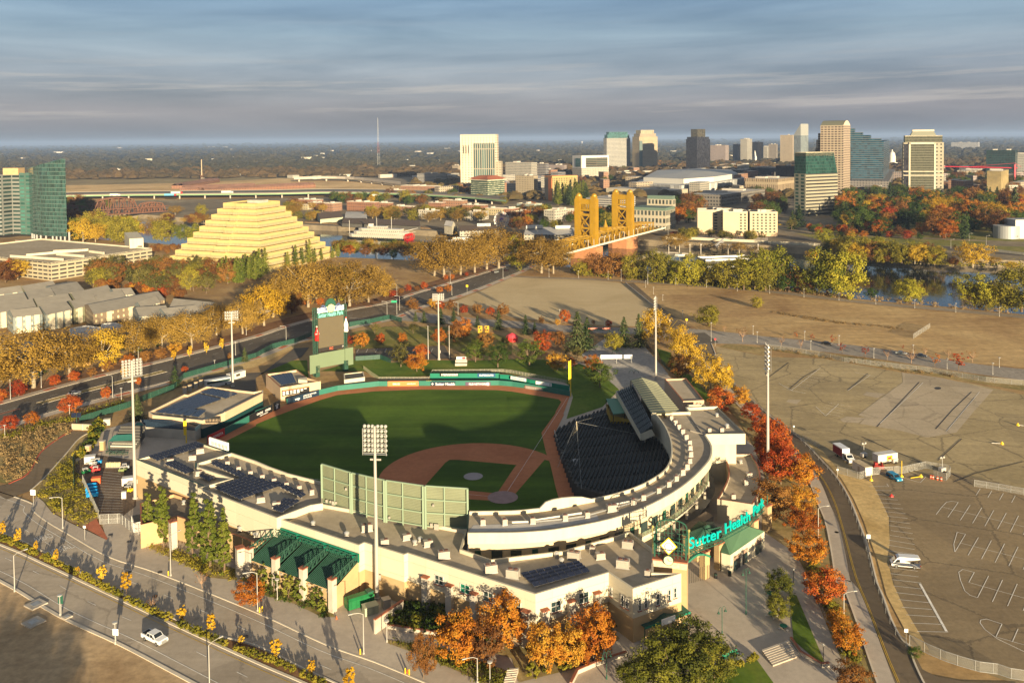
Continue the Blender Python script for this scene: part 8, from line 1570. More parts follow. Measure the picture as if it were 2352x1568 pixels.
row('goldplane',23,'1315,765,450,.75 1545,835,600,.9 1605,960,690,.85 1560,1065,850,1,rust 1825,1180,880,.85 1940,1185,990,.85 1925,1370,1160,1,red 2110,1320,1150,.8,orange 2200,1450,1300,1,red 2290,1570,1410,1,red','{1} tree lining the curved street walk, {0} from the junction','trees along the curved street',wf=1.05)
row('bush',44,'420,500,430 560,880,790 720,1320,1230 640,960,890','yellow green shrub under the street maples, {} downhill','shrubs under the maples','shrub')
row('green',44,'1350,1330,1235,1.3','dark green bush at the mouth of the side lane',None,'shrub')
row('olive',22,'1330,960,765 1480,1005,850,1.15,orange 1525,880,760,1,red 970,785,655,1,orange 865,755,675,.8,red 1145,750,655,.9,red 1342,740,650,.9,orange 1090,655,565 1445,655,565 1690,755,615,.8,orange 1830,730,570,.8,rust 1895,700,530,1,red 2015,915,730,1,green 2222,965,770,1,green 2110,800,640,.9,rust 2290,800,690','{1} tree in the park behind centre field, {0} of the scattered group','park trees behind the outfield')
row('orange',23,'160,950,735,1.1,green 275,830,645,.9,red 425,780,635,.85,rust 600,770,640,.8,rust 415,995,840,1.1 548,965,880,1,red 735,1005,860,1 810,1150,930,1.1,green 600,890,780,1,olive 500,850,790,1.2,olive 930,810,665,1,yolive','{1} tree near the right field lawn, {0} from the bullpen side','park trees behind right field')
row('fir',22,'1465,540,450 1545,550,445 1700,565,420 1815,545,425 2035,595,490 2230,615,450','small dark conifer in the verge of the riverfront street, {} from the junction','conifers by the riverfront street')
row('fir',23,'125,655,490 210,655,545 600,800,470,1.1 690,790,520,1 1030,775,515 1165,775,490','dark conifer behind the right field park, {} from the left','conifers behind the park')
row('fir',21,'1610,1142,955 1260,1445,1220,1.1 2250,912,785','conifer beside the fence of the avenue, {} from the left','conifers by the avenue')
row('ginkgo',21,'1145,1065,942,1.1 1600,905,808 1745,880,780 1895,845,745 2040,805,703','small golden ginkgo in the avenue median, {} from the left','ginkgos in the avenue')
row('red',21,'170,1232,1095 505,1135,1040 680,1095,1000 845,1052,975,.9,rust 995,1002,900,1,rust 1340,915,812,1,rust 1475,887,788,1,rust 1612,832,738,1.2,orange 1185,960,850,1,orange 0,1285,1165','{1} maple on the far avenue pavement, {0} in the row','maples on the avenue')
row('red',21,'97,1545,1410 292,1497,1380,1,orange 640,1395,1235,1.1 975,1250,1150,.8 1272,1130,1060,.7 1700,1012,955 2110,890,835,.9,rust','{1} maple on the near avenue pavement, {0} from the left','maples on the avenue')
row('plane',21,'-20,1190,880 310,1150,640,1.05 640,1060,680,1 945,995,640,.9,goldplane 1020,880,700,.8,goldplane 1235,870,550 1490,790,515,.95 1760,785,490,1 1990,665,400 2230,655,385 90,960,820,.9,olive','{1} plane tree in the row before the apartments, {0} from the left edge','plane trees along the avenue')
row('plane',22,'75,580,240,1,goldplane 160,500,190 265,415,170 480,410,25,1.0 560,380,60 860,400,15,1.05 1035,365,60 760,360,50,1,yolive 1150,300,120 330,470,280,1,rust','{1} plane tree in the cluster above the scoreboard, {0} from the left','plane trees above the scoreboard')
row('plane',12,'1640,1500,1190 1730,1510,1170,1.1 1880,1490,1180 2010,1470,1190 2120,1440,1110 2230,1430,1090','tan plane tree in the cluster beside the bridge approach, {} from the left','plane trees by the bridge approach')
row('plane',13,'60,1440,1180,.9,lime 270,1475,1160,1.1 380,1480,1210,.9','{1} tree at the foot of the golden bridge, {0} from the avenue','trees at the bridge foot')
row('red',22,'470,395,335,1.1 590,395,325 1190,320,265,.9,goldplane 1255,320,255 1330,290,235,1.1,rust 1400,265,205 1480,265,215,1,rust 1545,245,180 1690,280,225,1.1 1770,270,205,1,orange 1745,160,115 1800,155,110 1935,125,90','{1} small tree along the upper avenue, {0} towards the bridge','small trees along the upper avenue')
row('rust',22,'1430,430,335 1460,440,370 1630,420,330,1,orange 1700,430,360,1,red 1790,440,350 1910,470,400,1,red 2040,480,390 2150,490,415,1,red 2270,495,390','{1} maple on the verge before the gravel lot, {0} from the junction','maples before the gravel lot')
row('red',23,'490,560,440,.8 270,560,500,.8,rust 420,580,520,.8,orange 890,600,530,.8 750,570,530,.8,rust','{1} low maple on the gravel lot edge above the street, {0} from left','maples before the gravel lot')
row('lime',13,'650,1500,1370,1,yolive 705,1505,1400 790,1505,1305,1,brown 930,1515,1290,1,brown 1010,1515,1360,.9,brown 1110,1530,1320,1,yolive 1310,1550,1290,1,yolive 1390,1540,1330,1,lime 1520,1560,1370,1 1640,1575,1340,1.1 1740,1575,1370,1 1850,1590,1400,1,yolive 1990,1610,1370,1.1,yolive 2130,1630,1350,1.1,yolive 2230,1630,1310,1,lime 2330,1640,1380,1,yolive','{1} tree on the near river bank, {0} from the bridge','trees on the near river bank')
row('lime',24,'40,245,-110 110,240,-60,1 190,270,90,1,dkgreen 290,275,80,1,brown 420,290,60,1,yolive 540,300,-70,1.0 670,312,-90,1.1 950,335,235,1,green 1310,375,165,1.15 1900,415,125,1.1 2000,430,190,1,yolive 2120,430,210,1,yolive 2240,440,270,1,yolive 2330,445,80,1.2,yolive','{1} tree standing along the dark water, {0} from the left','trees on the near river bank')
row('yolive',23,'1800,580,405,1.15 2255,415,320','{} round yellow green tree alone on the dry field','lone trees on the dry field')
row('sparse',24,'255,705,640 405,720,655 597,750,670,1 680,835,740 890,865,770,1.1 1235,800,755 1535,960,840 1750,990,830,1.3','thin red street tree by the parked dark cars, {} from the left','street trees past the lots')
row('barebush',24,'120,765,670 297,790,700 1095,895,790 1315,925,790,1.2 1440,850,770 1655,880,790 1880,920,795','leafless street tree on the riverfront street, {} from the left','street trees past the lots')
row('barebush',23,'2120,730,590 1955,640,570','{} leafless tree near the junction on the dry field','street trees past the lots')
for i,(p,a)in enumerate(_ay([(u*.45+v*.55)for u,v in zip(MED_U,MED_L)][3:],1.6)):
 if i%11!=6 and proj(p)[0]>-60 and i<112:plant('bush',p,rt.uniform(1.1,1.7),'low yellow green shrub in the hedge line of the boulevard median','median hedge shrubs','shrub',1.0)
def _ah(spw,k,poly,n,h0,h1,label,group,cat='tree',z=0.0):
 """n trees standing at random inside a patch of ground; nothing tells them apart"""
 pl=[g(k,*p,z)if not hasattr(p,'x')else p for p in poly];xs,ys=[p.x for p in pl],[p.y for p in pl];c=0;t_=0
 while c<n and t_<n*60:
  t_+=1;x,y=rt.uniform(min(xs),max(xs)),rt.uniform(min(ys),max(ys));ins=False
  for a,b in zip(pl,pl[1:]+pl[:1]):
   if(a.y>y)!=(b.y>y)and x<(b.x-a.x)*(y-a.y)/(b.y-a.y)+a.x:ins=not ins
  if not ins:continue
  c+=1;s=rt.choice(spw);plant(s,(x,y,z),rt.uniform(h0,h1),label.format(SPN.get(s,s)),group.format(SPN.get(s,s)),cat)
_ah(['olive','olive','olive','brown','olive','yolive','olive','rust'],21,[(690,190),(1000,250),(1450,310),(1900,300),(2200,180),(1960,100),(1500,90),(1000,70),(720,140)],80,9,14,'{} tree in the belt between the car park and the pyramid','{} trees between the car park and the pyramid')
_ah(['rust','rust','red','orange'],21,[(720,200),(1000,270),(1450,330),(1700,340),(1500,300),(1000,225)],24,5,7,'low {} tree hugging the backs of the apartments','low {} trees behind the apartments')
_ah(['cypress'],11,[(1940,1562),(2060,1500),(2352,1470),(2400,1530),(2200,1590)],26,12,17,'tall dark cypress before the left half of the pyramid','cypresses before the pyramid')
row('cypress',12,'30,1530,1270,1.1 85,1500,1260,1.1 290,1440,1290,1.2 365,1420,1230,1 425,1400,1250,1.1 490,1390,1180,1.1 540,1380,1255,1.1 600,1360,1255,1.1 705,1340,1235,1.2 755,1330,1210,1.1','tall cypress before the right half of the pyramid, {} from the left','cypresses before the pyramid')
_ah(['goldplane','rust','orange','red'],21,[(-60,180),(180,200),(200,90),(-60,70)],9,9,14,'{} tree at the edge left of the car park','{} trees at the edge left of the car park')
_ah(['lime','lime','plane','yolive','goldplane'],11,[(640,1200),(1000,1220),(1200,1180),(1560,1190),(1400,1130),(800,1120)],20,14,24,'{} tree between the glass tower and the river','{} trees between the glass tower and the river')
_ah(['brown','dkgreen','brown'],11,[(615,1010),(840,990),(840,880),(615,880)],14,14,22,'dark {} tree crowding the end of the rust bridge','dark {} trees by the rust bridge');row('lime',11,'980,880,800,1.3 1660,1170,1030,1.1 1780,1180,1040,1.1 1610,940,860,1.1,plane 1850,940,850,1,yolive','{1} tree beside the pyramid and the rust bridge, {0} in the group','trees by the rust bridge')
_ah(['rust','plane'],11,[(1440,1010),(1900,1030),(1900,980),(1500,985)],14,6,11,'{} tree on the spit of land by the rust bridge','{} trees on the spit by the rust bridge')
_ah(['rust'],11,[(1400,1310),(1640,1300),(1640,1250),(1400,1250)],14,4,6,'low russet shrub row beside the pyramid','russet shrubs beside the pyramid','shrub')
_ah(['plane','yolive','lime','dkgreen','plane','olive'],12,[(690,1290),(1000,1300),(1500,1320),(1620,1310),(1600,1270),(1200,1255),(700,1245)],44,6.5,9.5,'{} tree on the bank facing the riverboat','{} trees facing the riverboat')
row('red',12,'855,1310,1225,1.2,orange 1005,1320,1235,1.2,rust 1170,1325,1245,1.2,rust 1360,1330,1240,1.2,rust 1535,1330,1250,1.2 1265,1350,1265,.9,green 1085,1310,1280,.9,olive','{1} small tree on the promenade facing the riverboat, {0} from the left','small trees facing the riverboat')
_ah(['plane','plane','yolive','brown'],12,[(250,990),(640,1000),(640,900),(260,860)],20,9,14,'{} tree left of the depot shed','{} trees left of the depot shed')
_ah(['plane','olive','yolive','plane'],12,[(1020,985),(1560,1010),(1960,1010),(2150,1010),(2150,950),(1560,930),(1020,920)],46,9,14,'{} tree on the old town waterfront','{} trees on the old town waterfront')
_ah(['lime','goldplane','yolive','brown','dkgreen'],12,[(700,850),(1000,850),(1580,850),(1580,780),(1200,780),(720,790)],30,9,15,'{} tree among the old town roofs','{} trees among the old town roofs')
_ah(['dkgreen','fir','brown','yolive','orange'],12,[(1340,790),(1900,800),(2352,860),(2352,760),(1900,700),(1350,720)],44,9,15,'{} tree round the orange station','{} trees round the orange station')
_ah(['dkgreen','brown','orange','plane','yolive'],13,[(0,1090),(560,1070),(560,1000),(280,890),(0,900)],36,8,13,'{} tree behind the wharf restaurant','{} trees behind the wharf restaurant')
_ah(['fir','cypress'],13,[(370,870),(700,870),(700,800),(400,800)],16,22,34,'tall dark {} beside the yellow ribbed hotel','tall dark {}s by the yellow hotel')
_ah(['dkgreen','yolive','lime'],13,[(790,1100),(920,1090),(920,1010),(800,1010)],8,10,15,'{} tree seen between the bridge towers','{} trees between the bridge towers')
_ah(['dkgreen','fir','brown','rust','orange'],13,[(1510,1030),(1680,1050),(1700,900),(1520,860)],22,14,22,'tall {} tree left of the cream hotel','tall {} trees left of the cream hotel')
_ah(['yolive','olive'],13,[(1560,1170),(2352,1200),(2352,1150),(1560,1130)],26,7,9,'clipped {} tree in the row before the cream hotel','clipped {} trees before the cream hotel');row('red',13,'1490,1150,1095,1.2 1500,1250,1120,1.3,plane 2090,1270,1200,1.3,plane 1145,1080,1010,1 1225,1090,1040,1','{1} tree on the far bank beside the bridge, {0} of five','trees beside the bridge end')
_ah(['dkgreen','dkgreen','brown','rust','orange','red','fir','goldplane','fir','dkgreen'],14,[(600,1050),(900,1130),(1400,1150),(1800,1160),(2150,1150),(2352,1050),(2352,830),(1700,830),(1100,800),(760,800),(700,930)],210,12,24,'{} tree in the riverside park below the towers','{} trees in the park below the towers')
_ah(['yolive','goldplane','lime','yolive','brown','plane'],14,[(520,1340),(900,1370),(1500,1395),(1640,1390),(1640,1330),(900,1300),(540,1270)],34,8,13,'tall {} tree leaning over the far bank','tall {} trees on the far bank')
_ah(['orange','red','rust','green'],14,[(330,1140),(1500,1200),(1500,1150),(330,1080)],26,6,9,'small {} tree along the far bank road','small {} trees along the far bank road')
_ah(['dkgreen','brown','fir','brown'],14,[(1650,820),(2352,830),(2352,640),(2200,600),(1650,620)],60,14,22,'{} tree behind the olive tower','{} trees behind the olive tower')
_ah(['dkgreen','brown','olive','rust'],14,[(-100,1050),(260,1080),(240,960),(60,740),(-100,740)],34,10,18,'{} tree between the cream hotel and the glass block','{} trees between hotel and glass block')
row('fir',14,'285,1050,860,1.3 225,1070,910,1.2 825,1110,960,1.2 1120,830,650,1.2 2270,960,700,1.3 1870,940,790,1.2 1960,930,770,1.2 1610,860,750,1.1','tall dark conifer in the riverside park, {} in the photo from bottom left','tall conifers in the park')
row('lime',14,'520,1200,1070,1.2 1010,1230,1140,1.4 760,1330,1140,1.2,yolive 640,1280,1180,1.1,yolive 820,1360,1230,1.1,goldplane 980,1360,1200,1,brown 1110,1370,1190,1.1,yolive 1230,1380,1210,1.1,yolive 1400,1390,1225,1.1,goldplane 1530,1400,1240,1.1,yolive 1880,1420,1210,1.2,goldplane 2240,1440,1375,1.3,goldplane 410,1345,1270,1.2,goldplane 2080,1400,1330,1.2,plane 1700,1410,1330,1.2,rust','{1} tree on the far bank reflected in the water, {0} from the left','trees on the far bank')
_ah(['bush','gbush'],31,[(690,420),(800,320),(850,130),(920,110),(930,160),(830,340),(760,430)],40,1.8,2.6,'dense yellow green shrub in the hedge above the service yard','hedge above the service yard','shrub')
_ah(['gbush','bush','gbush'],42,[(1230,1050),(1350,830),(1800,960),(2200,1200),(1800,1120)],40,1.4,3.0,'dark shrub in the bed below the office windows','shrubs below the offices','shrub')
_ah(['gbush','bush'],43,[(60,1330),(200,1200),(500,1130),(860,980),(980,1150),(560,1430),(100,1540)],40,1.0,2.4,'shrub beneath the orange maples at the office corner','shrubs beneath the maples','shrub')
_ah(['bush','bush'],43,[(1830,1520),(2230,1320),(2240,1345),(1850,1540)],22,.9,1.3,'golden hedge shrub along the lower lawn','hedge along the lower lawn','shrub')
def _aw(name,label,k,poly,n,h0,h1,mat,z=0.0,seed=1):
 r=random.Random(seed);pl=[g(k,*p,z)for p in poly];xs,ys=[p.x for p in pl],[p.y for p in pl];o=MB();c=t_=0
 while c<n and t_<n*80:
  t_+=1;x,y=r.uniform(min(xs),max(xs)),r.uniform(min(ys),max(ys));ins=False
  for a,b in zip(pl,pl[1:]+pl[:1]):
   if(a.y>y)!=(b.y>y)and x<(b.x-a.x)*(y-a.y)/(b.y-a.y)+a.x:ins=not ins
  if not ins:continue
  c+=1;h=r.uniform(h0,h1);b=Vector((x,y,z))
  for i in range(46):d=Vector((r.gauss(0,.5),r.gauss(0,.5),abs(r.gauss(0,.5))))*h;_br(o,b+d,h*.2,Vector((d.x,d.y,d.z+.3)),r)
 tag(o.Bd_(name,mat),label,'undergrowth',None,'stuff')
_aw('undergrowth','dry scrub on the slope left of the access ramp',31,[(0,560),(90,640),(270,540),(380,360),(650,180),(640,120),(300,130),(0,240)],170,0.5,1.7,LM['dry'],0.1,1)
_aw('undergrowth','scrub on the slope right of the access ramp',31,[(330,740),(600,420),(660,420),(740,640),(890,960),(770,1030),(500,900)],170,0.5,1.6,LM['hedge'],0.1,2)
_aw('undergrowth','low growth in the verge along the green fence','A',[(0,1430),(500,1260),(1080,1130),(1950,880),(1950,950),(1200,1150),(700,1320),(100,1480)],90,0.6,1.8,LM['hedge'],0.1,3)
_aw('undergrowth','low growth in the bed under the pines',31,[(1300,1180),(1600,1270),(2352,1510),(2352,1560),(1900,1500),(1400,1270)],80,0.5,1.2,LM['hedge'],0.1,4)
_aw('undergrowth','low growth between path and pavement below the offices',42,[(1220,1180),(1700,1260),(2300,1470),(2200,1620),(1600,1340)],90,0.5,1.3,LM['hedge'],0.1,5)
_aw('undergrowth','low growth before the columnar shrubs',42,[(0,730),(360,840),(600,950),(720,950),(620,850),(100,620)],70,0.4,1.0,LM['green'],0.1,6)
_aw('undergrowth','low growth in the bed under the street maples',44,[(380,520),(480,740),(620,1060),(780,1380),(830,1400),(700,1060),(560,740),(460,500)],110,0.6,1.4,LM['hedge'],0.1,7)
_aw('undergrowth','dry weeds in the strip along the lot fence',24,[(0,770),(600,850),(1600,1000),(2100,1080),(2080,1100),(1300,1010),(0,800)],150,0.5,1.3,LM['dry'],0.1,8)
_aw('undergrowth','straw weeds on the old kerb line of the dry field',24,[(30,440),(600,540),(1240,600),(1240,615),(500,545),(30,460)],120,0.5,1.1,LM['dry'],0.1,9)
_aw('undergrowth','scrub covering the far bank slope',14,[(330,1330),(800,1365),(1500,1400),(2352,1450),(2352,1400),(1500,1370),(700,1320)],120,1.5,4,LM['yolive'],-2.0,10)
_aw('undergrowth','dense low growth along the near river bank',13,[(560,1480),(1300,1560),(2352,1640),(2352,1600),(1300,1500),(600,1420)],150,2,5,LM['yolive'],.1,31)
_aw('undergrowth','green garden growth between the plane trees and the apartments',21,[(-20,1100),(700,960),(1500,760),(1900,660),(1880,600),(1300,700),(640,880),(-20,1010)],90,.8,2.2,LM['green'],.1,32)
_aw('undergrowth','scrub along the far bank by the landing stage',13,[(1440,1230),(1900,1260),(2352,1290),(2352,1220),(1900,1195),(1440,1180)],110,1.5,3.5,LM['dry'],-2.5,33)
_aw('undergrowth','scrub at the right end of the near river bank',24,[(0,250),(700,325),(1900,440),(2352,480),(2352,450),(1900,410),(700,300),(0,225)],120,.7,2.2,LM['dry'],.1,34)
_ah(['brown','dkgreen','yolive','orange'],13,[(0,640),(900,660),(1200,560),(900,500),(0,520)],46,11,17,'{} street tree before the white hospital and grey blocks','{} street trees by the hospital')
_ah(['dkgreen','brown','orange','rust'],13,[(1300,520),(2352,560),(2352,500),(1300,480)],40,12,18,'{} street tree between arena and the towers behind','{} street trees behind the arena')
_ah(['brown','orange','dkgreen'],13,[(640,900),(1130,950),(1130,1040),(800,1000),(640,960)],18,9,13,'{} tree round the white car park','{} trees round the white car park')
for dx in(300,480,620,120):p=g(41,dx,960+dx*.12)+Vector((33,-86,0));plant('bushy',p,13.5,'tall tree just below the frame casting shadow on the dirt lot','trees below the frame')
def forest(name,label,n,y0,y1,size,mat,seed,xr=(-150,2500),pw=1.0):
 r=random.Random(seed);o=MB()
 for i in range(n):
  py=y0+(y1-y0)*r.random()**pw;px=r.uniform(*xr);p=G((px,py+(1176-px)*.0095));s=size*r.uniform(.6,1.5)*(1+p.y/9000);zt=s*r.uniform(.7,1.3);k=len(o.v);m=6;ph=r.uniform(0,1)
  ring=[]
  for rr,hh in((1.0,.25),(.85,.7),(.35,1.0)):
   for j in range(m):a=2*math.pi*(j+ph)/m;q_=r.uniform(.75,1.2);o.v.append((p.x+s*rr*q_*math.cos(a)*1.3,p.y+s*rr*q_*math.sin(a),zt*hh*r.uniform(.85,1.15)))
  for l in range(2):
   for j in range(m):o.f.append((k+l*m+j,k+l*m+(j+1)%m,k+(l+1)*m+(j+1)%m,k+(l+1)*m+j));o.m.append(0)
  o.f.append(tuple(k+2*m+j for j in range(m)));o.m.append(0)
 b=o.Bd_(name,mat);tag(b,label,'woodland',None,'stuff')
_ca=P('cloud_shaded_foliage',(.014,.018,.012),.9,c2=(.055,.045,.022),scale=.01,detail=8)  # far foliage darkened in its colour to stand for cloud shadow
forest('distant_woodland','tree cover of the plain, coloured dark for cloud shadow, stretching to the skyline',7500,325,392,8,_ca,5,pw=.8)
forest('suburb_woodland','brown tree cover of the suburbs behind the towers',2600,382,418,9,P('suburb_foliage',(.030,.025,.012),.9,c2=(.10,.062,.025),scale=.012,detail=8),8,(1000,2500))
forest('flats_woodland','band of trees at the far edge of the dry flats',900,388,404,9,MATS['suburb_foliage'],9,(-150,1100))
forest('street_woodland','tree cover of the downtown streets between the blocks',900,412,462,7,P('street_foliage',(.04,.035,.012),.9,c2=(.14,.085,.025),scale=.02,detail=8),10,(950,2500))
rr=random.Random(4)
for grp,lab,n,y0,y1,x0,x1,hh in(('pale sheds on the plain','pale low shed far out on the wooded plain',70,338,392,-50,2400,(6,12)),('low buildings on the flats','long pale low building beyond the dry flats',26,392,412,250,1050,(6,11)),('low blocks between the towers','low city block between the downtown towers',140,398,452,1020,2400,(9,26))):
 for i in range(n):
  px,py=rr.uniform(x0,x1),rr.uniform(y0,y1);p=G((px,py));s=p.y/1980;w_,d_,h_=rr.uniform(14,50)*s*(.6 if hh[1]>20 else.45),rr.uniform(20,50),rr.uniform(*hh);e=T('low_building',lab,'building',p,grp,R(rr.choice([-38,-52,10])))
  pl=[(-w_/2,-d_/2),(w_/2,-d_/2),(w_/2,d_/2),(-w_/2,d_/2)];MB().wall(pl,0,h_,cs_=True).Bd_('wall',rr.choice([FB2,FW,FB,FPK,FGR,FBR2])if hh[1]>20 else rr.choice([_ac,_ag,_aj,FW]),e,lc_=True);MB().cap(pl,h_).Bd_('roof',rr.choice([_a7,_a0,_aj]),e,lc_=True)
_aM=P('tyre',(.015,.015,.015),.8);_cb=P('rim',(.45,.45,.45),.3,.8);_cc=P('car_glass',(.012,.016,.02),.06,spec=.9);_cd=P('headlight',(.75,.75,.72),.15);_ce=P('tail_light',(.35,.01,.01),.3)
def paint(n,c,rough=.28):return P('paint_'+n,c,rough,.0,spec=.6)
def _ba(name,label,cat,loc,rot,W,prof,glass,wheels,mat,wr=.36,taper=.86,beltz=.95,extra=None,group=None):
 """body from a side outline (x forward, z up) with tumblehome above the belt line; glass = quads on side outline"""
 e=T(name,label,cat,loc,group,rot);o=MB();hw=lambda z:W/2*(1 if z<=beltz else 1-(1-taper)*(z-beltz)/1.0)
 n=len(prof)
 for(x0,z0),(x1,z1)in zip(prof,prof[1:]+prof[:1]):o.face([(x0,-hw(z0),z0),(x0,hw(z0),z0),(x1,hw(z1),z1),(x1,-hw(z1),z1)])
 zb=[p for p in prof if p[1]<=beltz+.01];zt_=[p for p in prof if p[1]>=beltz-.01]
 for s in(-1,1):
  for part in((zb,zt_)if len(zt_)>2 else(zb,)):
   pts=[Vector((x,s*hw(z),z))for x,z in part];tri=tessellate_polygon([[Vector((x,z,0))for x,z in part]])
   for t in tri:o.face([pts[k]for k in(t if s<0 else t[::-1])])
 o.Bd_('body',mat,e,lc_=True)
 for nm,quad,kind in glass:
  g_=MB()
  if kind=='side':
   for s in(-1,1):g_.face([(x,s*(hw(z)+.015),z)for x,z in(quad if s<0 else quad[::-1])])
  else:
   (x0,z0),(x1,z1)=quad;nx,nz=(z1-z0),-(x1-x0);L=math.hypot(nx,nz);k=.02 if kind=='front' else-.02;dx,dz=nx/L*k,nz/L*k
   if dz<0:dx,dz=-dx,-dz
   g_.face([(x0+dx,-hw(z0)*.9,z0+dz),(x0+dx,hw(z0)*.9,z0+dz),(x1+dx,hw(z1)*.88,z1+dz),(x1+dx,-hw(z1)*.88,z1+dz)])
  g_.Bd_(nm,_cc,e,lc_=True)
 for x in wheels:
  for s in(-1,1):
   y=s*(W/2-.1);w_=MB().tube((x,y-.12,wr),(x,y+.13,wr),wr,n=14).Bd_('wheel',_aM,e,lc_=True);MB().tube((x,y+s*.14-.01,wr),(x,y+s*.14+.01,wr),wr*.6,n=10).Bd_('rim',_cb,w_,lc_=True);w_.children
 xf,xr=max(p[0]for p in prof),min(p[0]for p in prof)
 for s in(-1,1):MB().box((xf-.04,s*W*.36,.78),(.14,.34,.2)).Bd_('headlight',_cd,e,lc_=True);MB().box((xr+.02,s*W*.42,.9),(.1,.2,.3)).Bd_('tail_light',_ce,e,lc_=True)
 return e
def hd(k,a,b):d=g(k,*b)-g(k,*a);return math.atan2(d.y,d.x)
WHITEP=paint('white',(.72,.72,.72));rot=hd(41,(1285,1150),(1530,1265))
e=_ba('pickup_truck','white four door pickup truck driving along the boulevard','pickup',g(41,1420,1175),rot,2.0,[(-2.9,.5),(2.95,.5),(3.0,.95),(2.75,1.2),(1.45,1.3),(.75,1.9),(-1.0,1.92),(-1.25,1.3),(-2.95,1.28)],[('windscreen',[(1.4,1.33),(.8,1.87)],'front'),('rear_window',[(-1.24,1.35),(-1.03,1.85)],'rear'),('side_window',[(.95,1.32),(.62,1.78),(-.1,1.8),(-.1,1.32)],'side'),('side_window',[(-.2,1.32),(-.2,1.8),(-.95,1.8),(-1.1,1.32)],'side')],(1.85,-1.8),WHITEP,.42,.84,1.28)
MB().box((-2.1,0,1.285),(1.5,1.6,.03)).Bd_('load_bed',_aM,e,lc_=True);MB().box((3.0,0,.62),(.15,1.9,.22)).box((3.02,0,.9),(.06,1.2,.3)).Bd_('grille',_ai,e,lc_=True)
for s in(-1,1):MB().box((1.15,s*1.12,1.35),(.18,.22,.2)).Bd_('mirror',_aM,e,lc_=True)
e=_ba('van','tall white delivery van parked across the painted bays','van',g(44,1255,492),hd(44,(1390,505),(1120,480)),2.1,[(-3.2,.45),(3.0,.45),(3.05,.95),(2.7,1.25),(1.75,2.35),(1.3,2.6),(-3.0,2.65),(-3.2,2.4)],[('windscreen',[(2.62,1.35),(1.85,2.25)],'front'),('side_window',[(2.3,1.4),(1.75,2.0),(1.2,2.0),(1.2,1.4)],'side')],(2.0,-1.9),WHITEP,.38,.93,1.2)
MB().box((0,-1.07,.7),(5.4,.04,.16)).box((0,1.07,.7),(5.4,.04,.16)).box((3.03,0,.7),(.1,1.6,.35)).Bd_('trim',_aK,e,lc_=True)
for s in(-1,1):MB().box((1.9,s*1.2,1.5),(.15,.24,.35)).Bd_('mirror',_aM,e,lc_=True)
CARP=[(-2.3,.4),(2.25,.4),(2.3,.75),(2.1,.95),(1.1,1.05),(.35,1.5),(-1.2,1.52),(-2.0,1.08),(-2.3,1.0)];CARG=[('windscreen',[(1.05,1.08),(.42,1.46)],'front'),('rear_window',[(-1.95,1.12),(-1.27,1.48)],'rear'),('side_window',[(.85,1.08),(.3,1.42),(-1.15,1.44),(-1.6,1.1)],'side')]
VANP=[(-2.45,.4),(2.4,.4),(2.45,.8),(2.2,1.0),(1.5,1.1),(.6,1.7),(-2.1,1.75),(-2.4,1.2)];VANG=[('windscreen',[(1.45,1.13),(.68,1.65)],'front'),('side_window',[(1.1,1.12),(.55,1.6),(-2.0,1.62),(-2.2,1.15)],'side'),('rear_window',[(-2.38,1.25),(-2.15,1.65)],'rear')]
_ba('minivan','bright blue minivan parked by the equipment fence','minivan',g(34,1160,612),hd(34,(1090,570),(1210,635)),1.95,VANP,VANG,(1.5,-1.4),paint('blue',(.012,.24,.44)),.34,.84,1.08)
for lb,k,c_,a,b,pr in[('silver estate car parked on the riverfront street',24,(1225,845),(1180,838),(1270,850),paint('silver',(.30,.33,.33))),('dark blue car parked behind the silver estate',24,(1408,868),(1360,860),(1455,872),paint('navy',(.02,.03,.05))),('black car parked beside the small red trees',24,(540,755),(510,748),(575,757),paint('black',(.012,.012,.014))),('black car crossing the avenue junction',22,(1330,335),(1300,345),(1360,325),paint('black',0)),('silver car near the bridge end of the avenue',22,(2210,95),(2180,105),(2240,85),paint('silver',0)),('black car at the bridge end of the avenue',22,(2310,78),(2290,85),(2330,70),paint('black',0)),('white car in the shade at the pyramid forecourt',11,(1475,1390),(1440,1395),(1510,1388),WHITEP),('dark car at the pyramid forecourt',11,(1425,1350),(1400,1352),(1450,1350),paint('black',0)),('yellow car beside the cream hotel',14,(115,1035),(95,1035),(140,1038),paint('yellow',(.6,.38,.01))),('pale car in the shade of the avenue tree','A',(1170,775),(1110,790),(1240,755),paint('pale',(.45,.47,.5)))]:
 _ba('car',lb,'car',g(k,*c_)+Vector((0,0,.1)),hd(k,a,b),1.85,CARP,CARG,(1.4,-1.4),pr,.33,.82,1.0)
e=_ba('box_truck','box truck with a dark red and white box beside the trailers','truck',g(34,705,430),hd(34,(650,370),(760,440)),2.3,[(.6,.5),(4.2,.5),(4.25,1.3),(3.0,1.5),(2.4,2.4),(.9,2.45),(.6,2.4)],[('windscreen',[(2.95,1.55),(2.46,2.32)],'front'),('side_window',[(2.5,1.5),(2.2,2.2),(1.3,2.2),(1.3,1.5)],'side')],(3.2,-2.6),WHITEP,.48,.9,1.45)
MB().box((-2.0,0,2.3),(5.4,2.5,2.7)).Bd_('cargo_box',WHITEP,e,lc_=True);MB().box((-2.0,-1.27,2.2),(5.2,.05,2.3)).box((-2.0,1.27,2.2),(5.2,.05,2.3)).Bd_('side_graphic',P('maroon',(.22,.02,.03),.5),e,lc_=True);MB().box((0,0,.75),(6,.9,.25)).Bd_('chassis',_aM,e,lc_=True)
